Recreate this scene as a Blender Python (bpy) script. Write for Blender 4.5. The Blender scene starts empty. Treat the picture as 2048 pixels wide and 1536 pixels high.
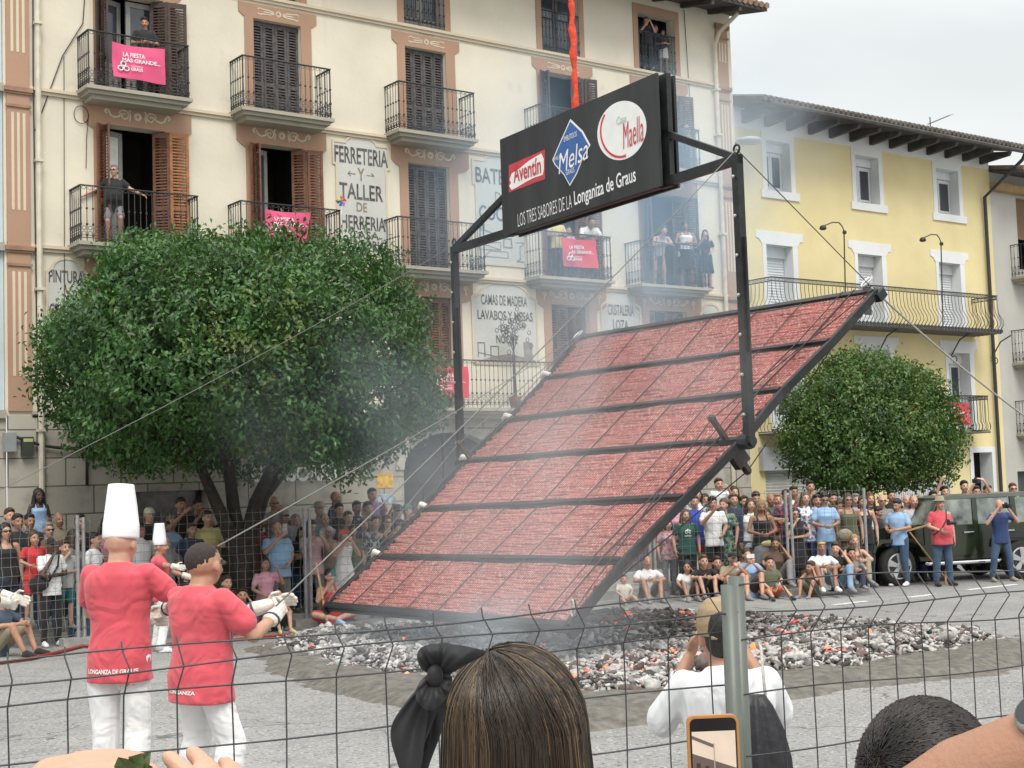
import bpy, math, random
import numpy as np
from math import sin, cos, pi, radians, sqrt, atan2
random.seed(7)
sc = bpy.context.scene
col = sc.collection
# ---------------------------------------------------------------- camera
F, YAW, PIT, ROL, HC = 2850.0, 0.63373, 0.07027, 0.03261, 2.36
A = np.array
def _cam():
    f = A([sin(YAW)*cos(PIT), cos(YAW)*cos(PIT), sin(PIT)])
    r = A([cos(YAW), -sin(YAW), 0.0]); d = np.cross(f, r)
    return A([cos(ROL)*r+sin(ROL)*d, -sin(ROL)*r+cos(ROL)*d, f])
CM = _cam(); C0 = A([0.0, 0.0, HC]); G = A([sin(YAW), cos(YAW), 0.0])
from mathutils import Matrix, Vector
cd = bpy.data.cameras.new('camera'); cam = bpy.data.objects.new('camera', cd); col.objects.link(cam)
cd.sensor_width = 36; cd.lens = 36*F/2048; cd.clip_start = 0.05; cd.clip_end = 2000
cam.matrix_world = Matrix([[CM[0][i], -CM[1][i], -CM[2][i], C0[i]] for i in range(3)]+[[0, 0, 0, 1]])
sc.camera = cam
# ---------------------------------------------------------------- world, sun, exposure
SUN_EL, SUN_AZ = radians(52), radians(205)          # azimuth clockwise from +Y
w = bpy.data.worlds.new('World'); sc.world = w; w.use_nodes = True
nt = w.node_tree; nd = nt.nodes; lk = nt.links
bg = nd['Background']; bg.inputs['Strength'].default_value = 1.0
sky = nd.new('ShaderNodeTexSky'); sky.sky_type = 'NISHITA'; sky.sun_disc = False
sky.sun_elevation = SUN_EL; sky.sun_rotation = SUN_AZ
tc = nd.new('ShaderNodeTexCoord'); sp = nd.new('ShaderNodeSeparateXYZ'); lk.new(tc.outputs['Generated'], sp.inputs[0])
rp = nd.new('ShaderNodeValToRGB'); lk.new(sp.outputs['Z'], rp.inputs[0])
cr = rp.color_ramp; cr.elements[0].position = 0.0; cr.elements[0].color = (.66, .66, .63, 1)
cr.elements[1].position = 1.0; cr.elements[1].color = (1.68, 1.65, 1.56, 1)
e = cr.elements.new(.12); e.color = (.655, .66, .625, 1)
e = cr.elements.new(.28); e.color = (.66, .685, .68, 1)
nz = nd.new('ShaderNodeTexNoise'); nz.inputs['Scale'].default_value = 2.6; nz.inputs['Detail'].default_value = 5
mp = nd.new('ShaderNodeMapping'); mp.inputs['Scale'].default_value = (1, 1, 2.5); lk.new(tc.outputs['Generated'], mp.inputs[0]); lk.new(mp.outputs[0], nz.inputs['Vector'])
mr = nd.new('ShaderNodeMapRange'); mr.inputs[1].default_value = .3; mr.inputs[2].default_value = .7; mr.inputs[3].default_value = .85; mr.inputs[4].default_value = 1.07
lk.new(nz.outputs['Fac'], mr.inputs[0])
mu = nd.new('ShaderNodeVectorMath'); mu.operation = 'MULTIPLY'; lk.new(rp.outputs[0], mu.inputs[0]); lk.new(mr.outputs[0], mu.inputs[1])
sk = nd.new('ShaderNodeVectorMath'); sk.operation = 'SCALE'; sk.inputs['Scale'].default_value = 0.1; lk.new(sky.outputs[0], sk.inputs[0])
mx = nd.new('ShaderNodeMix'); mx.data_type = 'RGBA'; mx.inputs[0].default_value = .08      # thick cloud over a blue sky
lk.new(mu.outputs[0], mx.inputs[6]); lk.new(sk.outputs[0], mx.inputs[7]); lk.new(mx.outputs[2], bg.inputs['Color'])
sl = bpy.data.lights.new('sun', 'SUN'); sl.energy = 1.5; sl.angle = radians(25); sl.color = (1, .97, .92)
so = bpy.data.objects.new('sun', sl); col.objects.link(so)
sd = Vector((sin(SUN_AZ)*cos(SUN_EL), cos(SUN_AZ)*cos(SUN_EL), sin(SUN_EL)))
so.rotation_euler = sd.to_track_quat('Z', 'Y').to_euler(); so.location = (0, -10, 30)
sc.view_settings.view_transform = 'Standard'; sc.view_settings.look = 'None'
sc.view_settings.exposure = 0.62; sc.view_settings.gamma = 1
sc.cycles.volume_step_rate = 2.0; sc.cycles.volume_max_steps = 96
sc.cycles.max_bounces = 6; sc.cycles.diffuse_bounces = 3; sc.cycles.glossy_bounces = 2; sc.cycles.volume_bounces = 2; sc.cycles.transparent_max_bounces = 12
# ---------------------------------------------------------------- photo geometry helpers: pixel -> point of the place
def ray(x, y): return CM.T @ A([(x-1024)/F, (y-768)/F, 1.0])
def at(x, y, d): return C0+ray(x, y)*d                       # at optical depth d
def fac(x, y, Y):                                            # on the upright plane at depth Y of the facades
    r = ray(x, y); return C0+r*(Y/r[1])
def onx(x, y, X):
    r = ray(x, y); return C0+r*(X/r[0])
def gz(X, Y): return max(0.0, .744-.031*(G[0]*X+G[1]*Y))     # the plaza falls gently towards the houses
def gnd(x, y, dz=0.0):
    r = ray(x, y); lo, hi = 1.0, 70.0
    for i in range(50):
        m = (lo+hi)/2; P = C0+r*m
        if P[2]-gz(P[0], P[1])-dz > 0: lo = m
        else: hi = m
    return C0+r*lo
def lin(r, g, b, k=1.0): return tuple(k*((v/255)/12.92 if v < 10.3 else ((v/255+.055)/1.055)**2.4) for v in (r, g, b))
def unit(v): v = A(v, float); return v/(np.linalg.norm(v)+1e-12)
# ---------------------------------------------------------------- materials
MATS = {}
def mat(name, c, rough=.7, var=.12, scale=6., bump=0., bscale=60., metal=0., spec=.5, c2=None, island=0., alpha=1, trans=0., detail=5, sheen=0, stretch=None):
    if name in MATS: return MATS[name]
    m = bpy.data.materials.new(name); m.use_nodes = True; n = m.node_tree.nodes; l = m.node_tree.links
    b = n['Principled BSDF']; b.inputs['Roughness'].default_value = rough; b.inputs['Metallic'].default_value = metal
    b.inputs['Specular IOR Level'].default_value = spec
    t = n.new('ShaderNodeTexCoord'); src = t.outputs['Object']
    if stretch:
        mpn = n.new('ShaderNodeMapping'); mpn.inputs['Scale'].default_value = stretch; l.new(src, mpn.inputs[0]); src = mpn.outputs[0]
    z = n.new('ShaderNodeTexNoise'); z.inputs['Scale'].default_value = scale; z.inputs['Detail'].default_value = detail; l.new(src, z.inputs['Vector'])
    r = n.new('ShaderNodeValToRGB'); l.new(z.outputs['Fac'], r.inputs[0])
    a = tuple(x*(1-var) for x in c); d = c2 or tuple(min(.95, x*(1+var)) for x in c)
    r.color_ramp.elements[0].position = .32; r.color_ramp.elements[0].color = (*a, 1)
    r.color_ramp.elements[1].position = .68; r.color_ramp.elements[1].color = (*d, 1)
    out = r.outputs[0]
    if island:
        g = n.new('ShaderNodeNewGeometry'); h = n.new('ShaderNodeMapRange'); h.inputs[3].default_value = 1-island; h.inputs[4].default_value = 1+island
        l.new(g.outputs['Random Per Island'], h.inputs[0])
        v = n.new('ShaderNodeVectorMath'); v.operation = 'MULTIPLY'; l.new(out, v.inputs[0]); l.new(h.outputs[0], v.inputs[1]); out = v.outputs[0]
    l.new(out, b.inputs['Base Color'])
    if bump:
        z2 = n.new('ShaderNodeTexNoise'); z2.inputs['Scale'].default_value = bscale; z2.inputs['Detail'].default_value = 4; l.new(src, z2.inputs['Vector'])
        bp = n.new('ShaderNodeBump'); bp.inputs['Strength'].default_value = bump; bp.inputs['Distance'].default_value = .02; l.new(z2.outputs['Fac'], bp.inputs['Height']); l.new(bp.outputs[0], b.inputs['Normal'])
    if trans: b.inputs['Transmission Weight'].default_value = trans
    if alpha < 1: b.inputs['Alpha'].default_value = alpha
    if sheen: b.inputs['Sheen Weight'].default_value = sheen
    MATS[name] = m; return m
def emis(name, c, s):
    m = mat(name, c, .8, .1)
    b = m.node_tree.nodes['Principled BSDF']; b.inputs['Emission Color'].default_value = (*c, 1); b.inputs['Emission Strength'].default_value = s; return m
def smoothstep_mix(n, l, src, lo, hi, a, b):
    r = n.new('ShaderNodeMapRange'); r.inputs[1].default_value = lo; r.inputs[2].default_value = hi; l.new(src, r.inputs[0])
    x = n.new('ShaderNodeMix'); x.data_type = 'RGBA'; l.new(r.outputs[0], x.inputs[0])
    for i, v in ((6, a), (7, b)):
        if isinstance(v, tuple): x.inputs[i].default_value = (*v, 1)
        else: l.new(v, x.inputs[i])
    return x.outputs[2]
def noise(n, l, src, scale, detail=4, sx=None):
    if sx:
        m_ = n.new('ShaderNodeMapping'); m_.inputs['Scale'].default_value = sx; l.new(src, m_.inputs[0]); src = m_.outputs[0]
    z = n.new('ShaderNodeTexNoise'); z.inputs['Scale'].default_value = scale; z.inputs['Detail'].default_value = detail; l.new(src, z.inputs['Vector']); return z.outputs['Fac']
def plaster(name, c, dirt, rough=.9, streak=.5, blotch=.4):
    if name in MATS: return MATS[name]
    m = bpy.data.materials.new(name); m.use_nodes = True; n = m.node_tree.nodes; l = m.node_tree.links; b = n['Principled BSDF']; b.inputs['Roughness'].default_value = rough
    s = n.new('ShaderNodeTexCoord').outputs['Object']
    o = smoothstep_mix(n, l, noise(n, l, s, .8, 6), .3, .75, tuple(x*1.05 for x in c), tuple(x*.88 for x in c))
    o2 = smoothstep_mix(n, l, noise(n, l, s, 1.0, 6, (3.0, 3.0, .25)), .60, .85, o, tuple(x*(1-streak*.35)+y*streak*.35 for x, y in zip(c, dirt)))
    o3 = smoothstep_mix(n, l, noise(n, l, s, 2.2, 8), .66, .76, o2, tuple(x*(1-blotch*.5)+y*blotch*.5 for x, y in zip(c, dirt)))
    o4 = smoothstep_mix(n, l, noise(n, l, s, 14., 6), .70, .74, o3, tuple(min(.9, x*1.12) for x in c))
    l.new(o4, b.inputs['Base Color'])
    bp = n.new('ShaderNodeBump'); bp.inputs['Strength'].default_value = .25; bp.inputs['Distance'].default_value = .02; l.new(noise(n, l, s, 9, 6), bp.inputs['Height']); l.new(bp.outputs[0], b.inputs['Normal'])
    MATS[name] = m; return m
# ---------------------------------------------------------------- mesh builder
class MB:
    def __init__(s): s.v = []; s.f = []; s.m = []
    def add(s, vs, fs, mi=0):
        o = len(s.v); s.v += [tuple(map(float, p)) for p in vs]; s.f += [tuple(o+i for i in f) for f in fs]; s.m += [mi]*len(fs)
    def quad(s, a, b, c, d, mi=0): s.add([a, b, c, d], [(0, 1, 2, 3)], mi)
    def box(s, x0, x1, y0, y1, z0, z1, mi=0): s.obox(A([(x0+x1)/2, (y0+y1)/2, (z0+z1)/2]), A([(x1-x0)/2, 0, 0]), A([0, (y1-y0)/2, 0]), A([0, 0, (z1-z0)/2]), mi)
    def obox(s, c, a, b, d, mi=0):
        c, a, b, d = map(A, (c, a, b, d))
        vs = [c+i*a+j*b+k*d for k in (-1, 1) for j in (-1, 1) for i in (-1, 1)]
        s.add(vs, [(0, 2, 3, 1), (4, 5, 7, 6), (0, 1, 5, 4), (2, 6, 7, 3), (0, 4, 6, 2), (1, 3, 7, 5)], mi)
    def bar(s, p, q, w, h=None, up=(0, 0, 1), mi=0):
        p, q = A(p, float), A(q, float); t = unit(q-p); u = unit(np.cross(t, A(up, float)+1e-6)); v = np.cross(u, t)
        s.obox((p+q)/2, (q-p)/2, u*w/2, v*(h or w)/2, mi)
    def tube(s, pts, r, n=6, closed=False, mi=0, cap=True):
        pts = [A(p, float) for p in pts]; k = len(pts); rs = r if hasattr(r, '__len__') else [r]*k
        vs = []; ref = None
        for i, p in enumerate(pts):
            t = unit((pts[(i+1) % k] if closed or i < k-1 else p)-(pts[i-1] if closed or i else p))
            if ref is None: ref = unit(np.cross(t, A([.31, .17, .93]) if abs(t[2]) < .9 else A([1., .1, 0])))
            u = unit(ref-t*(ref@t)); ref = u; v = np.cross(t, u)
            vs += [p+rs[i]*(u*cos(2*pi*j/n)+v*sin(2*pi*j/n)) for j in range(n)]
        fs = []
        for i in range(k if closed else k-1):
            a, b = i*n, ((i+1) % k)*n
            fs += [(a+j, a+(j+1) % n, b+(j+1) % n, b+j) for j in range(n)]
        if cap and not closed: fs += [tuple(range(n-1, -1, -1)), tuple((k-1)*n+j for j in range(n))]
        s.add(vs, fs, mi)
    def prism(s, poly, off, mi=0):
        poly = [A(p, float) for p in poly]; k = len(poly); off = A(off, float)
        s.add(poly+[p+off for p in poly], [tuple(range(k-1, -1, -1)), tuple(range(k, 2*k))]+[(i, (i+1) % k, k+(i+1) % k, k+i) for i in range(k)], mi)
    def ball(s, c, r, n=10, ax=None, mi=0):
        r = r if hasattr(r, '__len__') else (r, r, r); c = A(c, float); ax = A(ax if ax is not None else np.eye(3), float); m = max(4, n//2+1)
        vs = [c-ax[2]*r[2]]
        for i in range(1, m):
            t = pi*i/m-pi/2
            vs += [c+ax[0]*r[0]*cos(t)*cos(2*pi*j/n)+ax[1]*r[1]*cos(t)*sin(2*pi*j/n)+ax[2]*r[2]*sin(t) for j in range(n)]
        vs.append(c+ax[2]*r[2]); L = len(vs)-1
        fs = [(0, 1+(j+1) % n, 1+j) for j in range(n)]
        for i in range(m-2):
            a = 1+i*n; b = a+n; fs += [(a+j, a+(j+1) % n, b+(j+1) % n, b+j) for j in range(n)]
        a = 1+(m-2)*n; fs += [(a+j, a+(j+1) % n, L) for j in range(n)]
        s.add(vs, fs, mi)
    def loft(s, rings, mi=0):
        n = len(rings[0]); vs = [p for r in rings for p in r]; k = len(rings)
        fs = [tuple(range(n-1, -1, -1)), tuple((k-1)*n+j for j in range(n))]
        for i in range(k-1): fs += [(i*n+j, i*n+(j+1) % n, (i+1)*n+(j+1) % n, (i+1)*n+j) for j in range(n)]
        s.add(vs, fs, mi)
    def lathe(s, c, prof, n=16, ax=None, mi=0):
        c = A(c, float); ax = A(ax if ax is not None else np.eye(3), float)
        s.loft([[c+ax[0]*r*cos(2*pi*j/n)+ax[1]*r*sin(2*pi*j/n)+ax[2]*z for j in range(n)] for r, z in prof], mi)
    def mesh(s, name, smooth=False):
        me = bpy.data.meshes.new(name); me.from_pydata(s.v, [], s.f); me.polygons.foreach_set('material_index', s.m)
        if smooth: me.polygons.foreach_set('use_smooth', [True]*len(me.polygons))
        me.update(); return me
    def build(s, name, mats, parent=None, smooth=False):
        me = s.mesh(name, smooth)
        for m in (mats if isinstance(mats, (list, tuple)) else [mats]): me.materials.append(m)
        return put(name, me, parent)
def put(name, me, parent=None, world=True):
    o = bpy.data.objects.new(name, me); col.objects.link(o)
    if parent is not None:
        o.parent = parent
        if world:
            p = parent; t = Vector((0, 0, 0))
            while p is not None: t += p.location; p = p.parent
            o.location = -t
    return o
def tag(o, label=None, cat=None, group=None, kind=None):
    if label: o['label'] = label
    if cat: o['category'] = cat
    if group: o['group'] = group
    if kind: o['kind'] = kind
    return o
def empty(name, loc, label, cat, group=None, rz=0.0):
    o = bpy.data.objects.new(name, None); col.objects.link(o); o.location = [float(x) for x in loc]; o.rotation_euler = (0, 0, rz); o.empty_display_size = .2
    return tag(o, label, cat, group)
def eval_mesh(o):
    dg = bpy.context.evaluated_depsgraph_get(); return bpy.data.meshes.new_from_object(o.evaluated_get(dg))
def text(body, P, u, v, W, H, m, name, parent, bold=0.0, shear=0.0, ext=.006, align='C', space=1.0, tag_=None):
    """lettering fitted into a W x H box centred (or left-aligned) at P, lying along u (reading) and v (up)"""
    cu = bpy.data.curves.new('t', 'FONT'); cu.body = body; cu.size = 1; cu.offset = bold; cu.shear = shear; cu.space_character = space; cu.resolution_u = 3
    o = bpy.data.objects.new('t', cu); col.objects.link(o); me = eval_mesh(o)
    bpy.data.objects.remove(o)
    vs = np.zeros(len(me.vertices)*3); me.vertices.foreach_get('co', vs); vs = vs.reshape(-1, 3)
    lo, hi = vs.min(0), vs.max(0); sxy = A([W/(hi[0]-lo[0]) if W else H/(hi[1]-lo[1]), H/(hi[1]-lo[1]) if H else W/(hi[0]-lo[0])])
    c = (lo+hi)/2 if align == 'C' else A([lo[0], (lo[1]+hi[1])/2, 0])
    u, v = unit(u), unit(v); nn = unit(np.cross(u, v))
    q = (vs[:, :1]-c[0])*sxy[0]*u+(vs[:, 1:2]-c[1])*sxy[1]*v+A(P)
    fs = [tuple(p.vertices) for p in me.polygons]; bpy.data.meshes.remove(me)
    b = MB(); b.add(q+nn*ext, fs)
    return b.build(name, m, parent)
def flatpoly(mb, pts2, P, u, v, n, t, mi=0):                # 2-D outline -> thin plate standing t proud along n
    mb.prism([A(P)+A(u)*x+A(v)*y for x, y in pts2], A(n)*t, mi)
def stroke(mb, pts2, P, u, v, n, wd, t=.006, mi=0, closed=False):
    k = len(pts2); P, u, v, n = A(P), A(u), A(v), A(n)
    for i in range(k if closed else k-1):
        a = A(pts2[i]); b = A(pts2[(i+1) % k]); d = b-a; L = np.linalg.norm(d)
        if L < 1e-6: continue
        e_ = d/L*wd*.2; q = A([-d[1], d[0]])/L*wd/2; a = a-e_; b = b+e_
        mb.prism([P+u*p[0]+v*p[1] for p in (a-q, b-q, b+q, a+q)], n*(t+.0007*(i % 3)))
# ================================================================ SETTING: ground, pavement
D = 26.2
X3, Y3, Z3 = A([1., 0, 0]), A([0, 1., 0]), A([0, 0, 1.])
def asphalt():
    m = bpy.data.materials.new('asphalt'); m.use_nodes = True; n = m.node_tree.nodes; l = m.node_tree.links; b = n['Principled BSDF']; b.inputs['Roughness'].default_value = .88
    s = n.new('ShaderNodeTexCoord').outputs['Object']
    o = smoothstep_mix(n, l, noise(n, l, s, .35, 6), .35, .68, (.215, .216, .212), (.285, .285, .278))
    o = smoothstep_mix(n, l, noise(n, l, s, 2.6, 7), .45, .72, o, (.20, .199, .192))
    o = smoothstep_mix(n, l, noise(n, l, s, 26, 4), .36, .42, (.10, .10, .095), o)
    o = smoothstep_mix(n, l, noise(n, l, s, 34, 3), .60, .66, o, (.42, .41, .39))
    v = n.new('ShaderNodeTexVoronoi'); v.feature = 'DISTANCE_TO_EDGE'; v.inputs['Scale'].default_value = .33
    d_ = n.new('ShaderNodeVectorMath'); d_.operation = 'ADD'; zz = n.new('ShaderNodeTexNoise'); zz.inputs['Scale'].default_value = 1.5; l.new(s, zz.inputs['Vector']); l.new(s, d_.inputs[0]); l.new(zz.outputs['Color'], d_.inputs[1]); l.new(d_.outputs[0], v.inputs['Vector'])
    o = smoothstep_mix(n, l, v.outputs['Distance'], .002, .006, (.10, .10, .095), o)
    l.new(o, b.inputs['Base Color'])
    bp = n.new('ShaderNodeBump'); bp.inputs['Strength'].default_value = .5; bp.inputs['Distance'].default_value = .012; l.new(noise(n, l, s, 30, 5), bp.inputs['Height']); l.new(bp.outputs[0], b.inputs['Normal'])
    return m
gm = MB(); R_ = A([cos(YAW), -sin(YAW), 0])
for s0, s1 in ((-40, 24), (24, 400)):
    P = [G*s+R_*t for s, t in ((s0, -300), (s0, 300), (s1, 300), (s1, -300))]
    gm.quad(*[(p[0], p[1], gz(p[0], p[1]) if s0 < 0 else 0.0) for p in P])
ASPH = asphalt()
tag(gm.build('plaza_ground', ASPH), kind='structure')
PAVE = mat('paving', (.25, .245, .235), .9, .2, 3, .4, 30)
KERB = mat('kerb_stone', (.33, .32, .30), .85, .25, 5, .4, 20)
# pavement in front of the houses (outline follows the line of the spectators)
pv = [(-30, 23.6), (7.5, 23.6), (13.2, 23.1), (17.5, 22.2), (24.5, 21.6), (60, 21.6), (60, 40), (-30, 40)]
pb = MB(); pb.prism([(x, y, -.1) for x, y in pv], (0, 0, .26)); tag(pb.build('pavement', PAVE), kind='structure')
kb = MB()
for (a, b_) in zip(pv[:5], pv[1:6]): kb.bar((a[0], a[1]-.06, .04), (b_[0], b_[1]-.06, .04), .14, .27)
tag(kb.build('kerb', KERB), kind='structure')
# white road dashes far right
lm = MB()
for x, y, L in ((1700, 1206, .9), (1985, 1174, 1.6), (1840, 1192, .7)):
    p = gnd(x, y); lm.box(p[0]-L/2, p[0]+L/2, p[1]-.06, p[1]+.06, p[2]-.02, p[2]+.004)
tag(lm.build('road_markings', mat('road_paint', (.6, .6, .58), .8, .2, 12)), kind='structure')
# ================================================================ MAIN HOUSE
CREAM = plaster('cream_plaster', (.70, .64, .52), (.36, .31, .25), streak=.8, blotch=.6)
BROWN = plaster('brown_trim', (.40, .25, .17), (.25, .17, .12), streak=.3)
BEIGE = plaster('pale_trim', (.62, .53, .40), (.4, .33, .25))
STONE = plaster('slab_stone', (.36, .335, .275), (.14, .13, .10), streak=.8)
IRON = mat('iron', (.035, .036, .038), .55, .2, 20)
WDARK = mat('dark_shutter_wood', (.060, .037, .030), .6, .25, 9, .2, 40)
WMID = mat('brown_shutter_wood', (.145, .060, .032), .55, .3, 9, .2, 40)
WORG = mat('orange_shutter_wood', (.30, .125, .045), .5, .3, 9, .2, 40)
WGREY = mat('weathered_shutter_wood', (.085, .075, .075), .7, .35, 12, .2, 40)
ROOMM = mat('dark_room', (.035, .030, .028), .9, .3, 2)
GLASS = mat('window_glass', (.05, .06, .07), .08, .3, 1.5, spec=.8)
GREYF = mat('grey_door_frame', (.30, .29, .28), .6, .15, 5)
CURT = mat('white_curtain', (.72, .72, .70), .9, .1, 8)
SIGNP = plaster('sign_plaster', (.53, .535, .50), (.33, .30, .25), streak=.5, blotch=.5)
INK = mat('black_lettering', (.040, .038, .040), .85, .2, 9, c2=(.17, .165, .16), detail=9)
TAN = mat('tan_lettering', (.27, .21, .15), .8, .25, 15)
PALE = mat('pale_ornament', (.60, .52, .40), .85, .15, 10)
WHITE = mat('white_paint', (.74, .74, .73), .6, .07, 3)
house = empty('apartment_building', (13.5, D, 0), 'tall cream apartment building with brown window surrounds, iron balconies and painted shop signs', 'building')
COLS = dict(A=(9.76, 10.98), B=(12.93, 14.02), C=(16.60, 17.68), D=(20.46, 21.60), E=(23.52, 24.76))
LEV = {1: (4.03, 6.55), 2: (7.08, 9.50), 3: (10.04, 12.12), 4: (12.64, 14.10)}
opn = {(c, k): (x0, x1, z0, z1) for c, (x0, x1) in COLS.items() for k, (z0, z1) in LEV.items()}
ARCH = (16.25, 18.75, 0.0, 3.55); SHOP = (10.2, 11.75, .9, 2.45); SHOP2 = (21.4, 24.0, 0.05, 2.9)
XL, XR, ZT = 7.86, 26.78, 14.56
def wall(mb, x0, x1, z0, z1, ops, y, dep, mi=0, mr=0):
    xs = sorted({x0, x1, *[v for o in ops for v in o[:2]]}); zs = sorted({z0, z1, *[v for o in ops for v in o[2:]]})
    for i in range(len(xs)-1):
        for j in range(len(zs)-1):
            cx, cz = (xs[i]+xs[i+1])/2, (zs[j]+zs[j+1])/2
            if any(o[0] < cx < o[1] and o[2] < cz < o[3] for o in ops): continue
            mb.quad((xs[i], y, zs[j]), (xs[i+1], y, zs[j]), (xs[i+1], y, zs[j+1]), (xs[i], y, zs[j+1]), mi)
    for a, b, c, d in ops:
        y2 = y+dep
        mb.quad((a, y, c), (a, y2, c), (a, y2, d), (a, y, d), mr); mb.quad((b, y, c), (b, y, d), (b, y2, d), (b, y2, c), mr)
        mb.quad((a, y, d), (a, y2, d), (b, y2, d), (b, y, d), mr); mb.quad((a, y, c), (b, y, c), (b, y2, c), (a, y2, c), mr)
wb = MB(); wall(wb, XL, XR, 3.9, ZT, list(opn.values()), D, .28)
wb.quad((XR, D, 0), (XR, 40, 0), (XR, 40, ZT), (XR, D, ZT)); wb.quad((XL, D, 0), (XL, D, ZT), (XL, 40, ZT), (XL, 40, 0))
wb.build('wall', CREAM, house)
def blocks():
    m = bpy.data.materials.new('stone_blocks'); m.use_nodes = True; n = m.node_tree.nodes; l = m.node_tree.links; b = n['Principled BSDF']; b.inputs['Roughness'].default_value = .9
    s = n.new('ShaderNodeTexCoord').outputs['Object']; r = n.new('ShaderNodeMapping'); r.inputs['Rotation'].default_value = (radians(90), 0, 0); l.new(s, r.inputs[0])
    k = n.new('ShaderNodeTexBrick'); l.new(r.outputs[0], k.inputs['Vector'])
    for i, v in (('Scale', 1), ('Mortar Size', .014), ('Brick Width', 1.05), ('Row Height', .52)): k.inputs[i].default_value = v
    k.inputs['Color1'].default_value = (.47, .44, .375, 1); k.inputs['Color2'].default_value = (.42, .39, .335, 1); k.inputs['Mortar'].default_value = (.13, .12, .105, 1)
    o = smoothstep_mix(n, l, noise(n, l, s, 3, 7), .5, .8, k.outputs['Color'], (.26, .245, .215)); l.new(o, b.inputs['Base Color'])
    bp = n.new('ShaderNodeBump'); bp.inputs['Strength'].default_value = .3; l.new(k.outputs['Fac'], bp.inputs['Height']); bp.invert = True; l.new(bp.outputs[0], b.inputs['Normal']); return m
BLK = blocks()
gw = MB(); wall(gw, XL, XR, 0, 3.9, [ARCH, SHOP, SHOP2], D-.05, .45)
gw.quad((XL, D-.05, 3.9), (XR, D-.05, 3.9), (XR, D, 3.9), (XL, D, 3.9)); gw.quad((XR, D-.05, 0), (XR, D, 0), (XR, D, 3.9), (XR, D-.05, 3.9))
# arch spandrels
cx, hw, zs_, rise = (ARCH[0]+ARCH[1])/2, (ARCH[1]-ARCH[0])/2, 2.75, .8
arc = [(cx+hw*cos(t), zs_+rise*sin(t)) for t in np.linspace(0, pi, 21)]
for q in (arc[:11]+[(cx+hw, 3.55)], [(cx-hw, 3.55)]+arc[10:]):
    gw.prism([(x, D-.048, z) for x, z in q], (0, .4, 0))
gw.build('ground_floor_wall', BLK, house)
dr = MB(); WDOOR = mat('black_door_wood', (.028, .027, .028), .6, .3, 6)
dr.box(ARCH[0], ARCH[1], D+.25, D+.31, 0, 3.55)
for i in range(2):
    for z0, z1 in ((.25, 1.0), (1.15, 2.3)):
        for x0 in (ARCH[0]+.12+i*1.25, ARCH[0]+.66+i*1.25): dr.box(x0, x0+.46, D+.20, D+.25, z0, z1)
dr.box(ARCH[0], ARCH[1], D+.19, D+.249, 2.42, 2.56); dr.box(cx-.05, cx+.05, D+.185, D+.248, 0, 3.5)
dr.build('arched_door', WDOOR, house)
av = MB()
for i in range(20):
    a, b = arc[i], arc[i+1]; o = lambda p, k: A([cx+(p[0]-cx)*k, 0, zs_+(p[1]-zs_)*k])
    k0, k1 = 1.0, 1.16
    av.prism([o(a, k0)+Y3*(D-.085), o(b, k0)+Y3*(D-.085), o(b, k1)+Y3*(D-.085), o(a, k1)+Y3*(D-.085)], (0, .036, 0))
av.build('arch_surround', mat('arch_stone', (.40, .38, .34), .85, .2, 4), house)
text('21', (17.35, D-.09, 3.78), X3, Z3, .24, .17, PALE, 'house_number', house)
sh = MB(); sh.box(SHOP[0], SHOP[1], D+.28, D+.33, SHOP[2], SHOP[3]); shp = sh.build('shop_window', mat('shop_glass', (.06, .06, .065), .2, .6, 5, c2=(.16, .15, .15)), house)
sh = MB(); sh.box(SHOP2[0], SHOP2[1], D+.2, D+.28, SHOP2[2], SHOP2[3]); sh.build('shop_shutter', WGREY, house)
# stringcourses and floor cornices
for z in (12.60, 10.02, 7.06, 3.98):
    sb = MB(); sb.box(8.32, 26.22, D-.05, D+.0, z-.12, z-.06); sb.box(8.32, 26.22, D-.09, D, z-.06, z); sb.build('stringcourse', STONE if z < 5 else BEIGE, house)
# pilasters
for x0, x1 in ((7.90, 8.32), (26.22, 26.62)):
    p = MB(); xm = (x0+x1)/2; hw_ = (x1-x0)/2
    p.box(x0, x1, D-.05, D+.005, 3.98, ZT-.3); q = p.build('pilaster', BROWN, house)
    for zb, zt in ((4.0, 7.06), (7.06, 10.02), (10.02, 12.60), (12.60, ZT-.3)):
        f_ = MB(); c_ = MB()
        for k in (-1, 0, 1): f_.box(xm+k*.105-.025, xm+k*.105+.025, D-.056, D-.0505, zb+.62, zt-.52)
        c_.box(x0-.05, x1+.05, D-.11, D-.0501, zt-.13, zt-.05); c_.box(x0-.03, x1+.03, D-.085, D-.0502, zt-.17, zt-.13); c_.box(x0-.025, x1+.025, D-.08, D-.0503, zt-.42, zt-.37)
        f_.build('flute', BEIGE, q); c_.build('capital', mat('capital_brown', (.30, .18, .12), .85, .2, 5), q)
# downpipes
PIPE = mat('downpipe_cream', (.58, .53, .43), .5, .15, 4)
for x, zb in ((8.46, .3), (26.08, .3)):
    p = MB(); p.tube([(x, D-.12, z) for z in (zb, 5, 10, 13.6)]+[(x, D-.30, 13.9), (x+.1, D-.9, 14.25)], .055, 8)
    for z in (3.6, 6.2, 8.6, 11.2, 12.4): p.box(x-.075, x+.075, D-.2, D-.001, z, z+.05)
    p.build('downpipe', PIPE, house)
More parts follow.
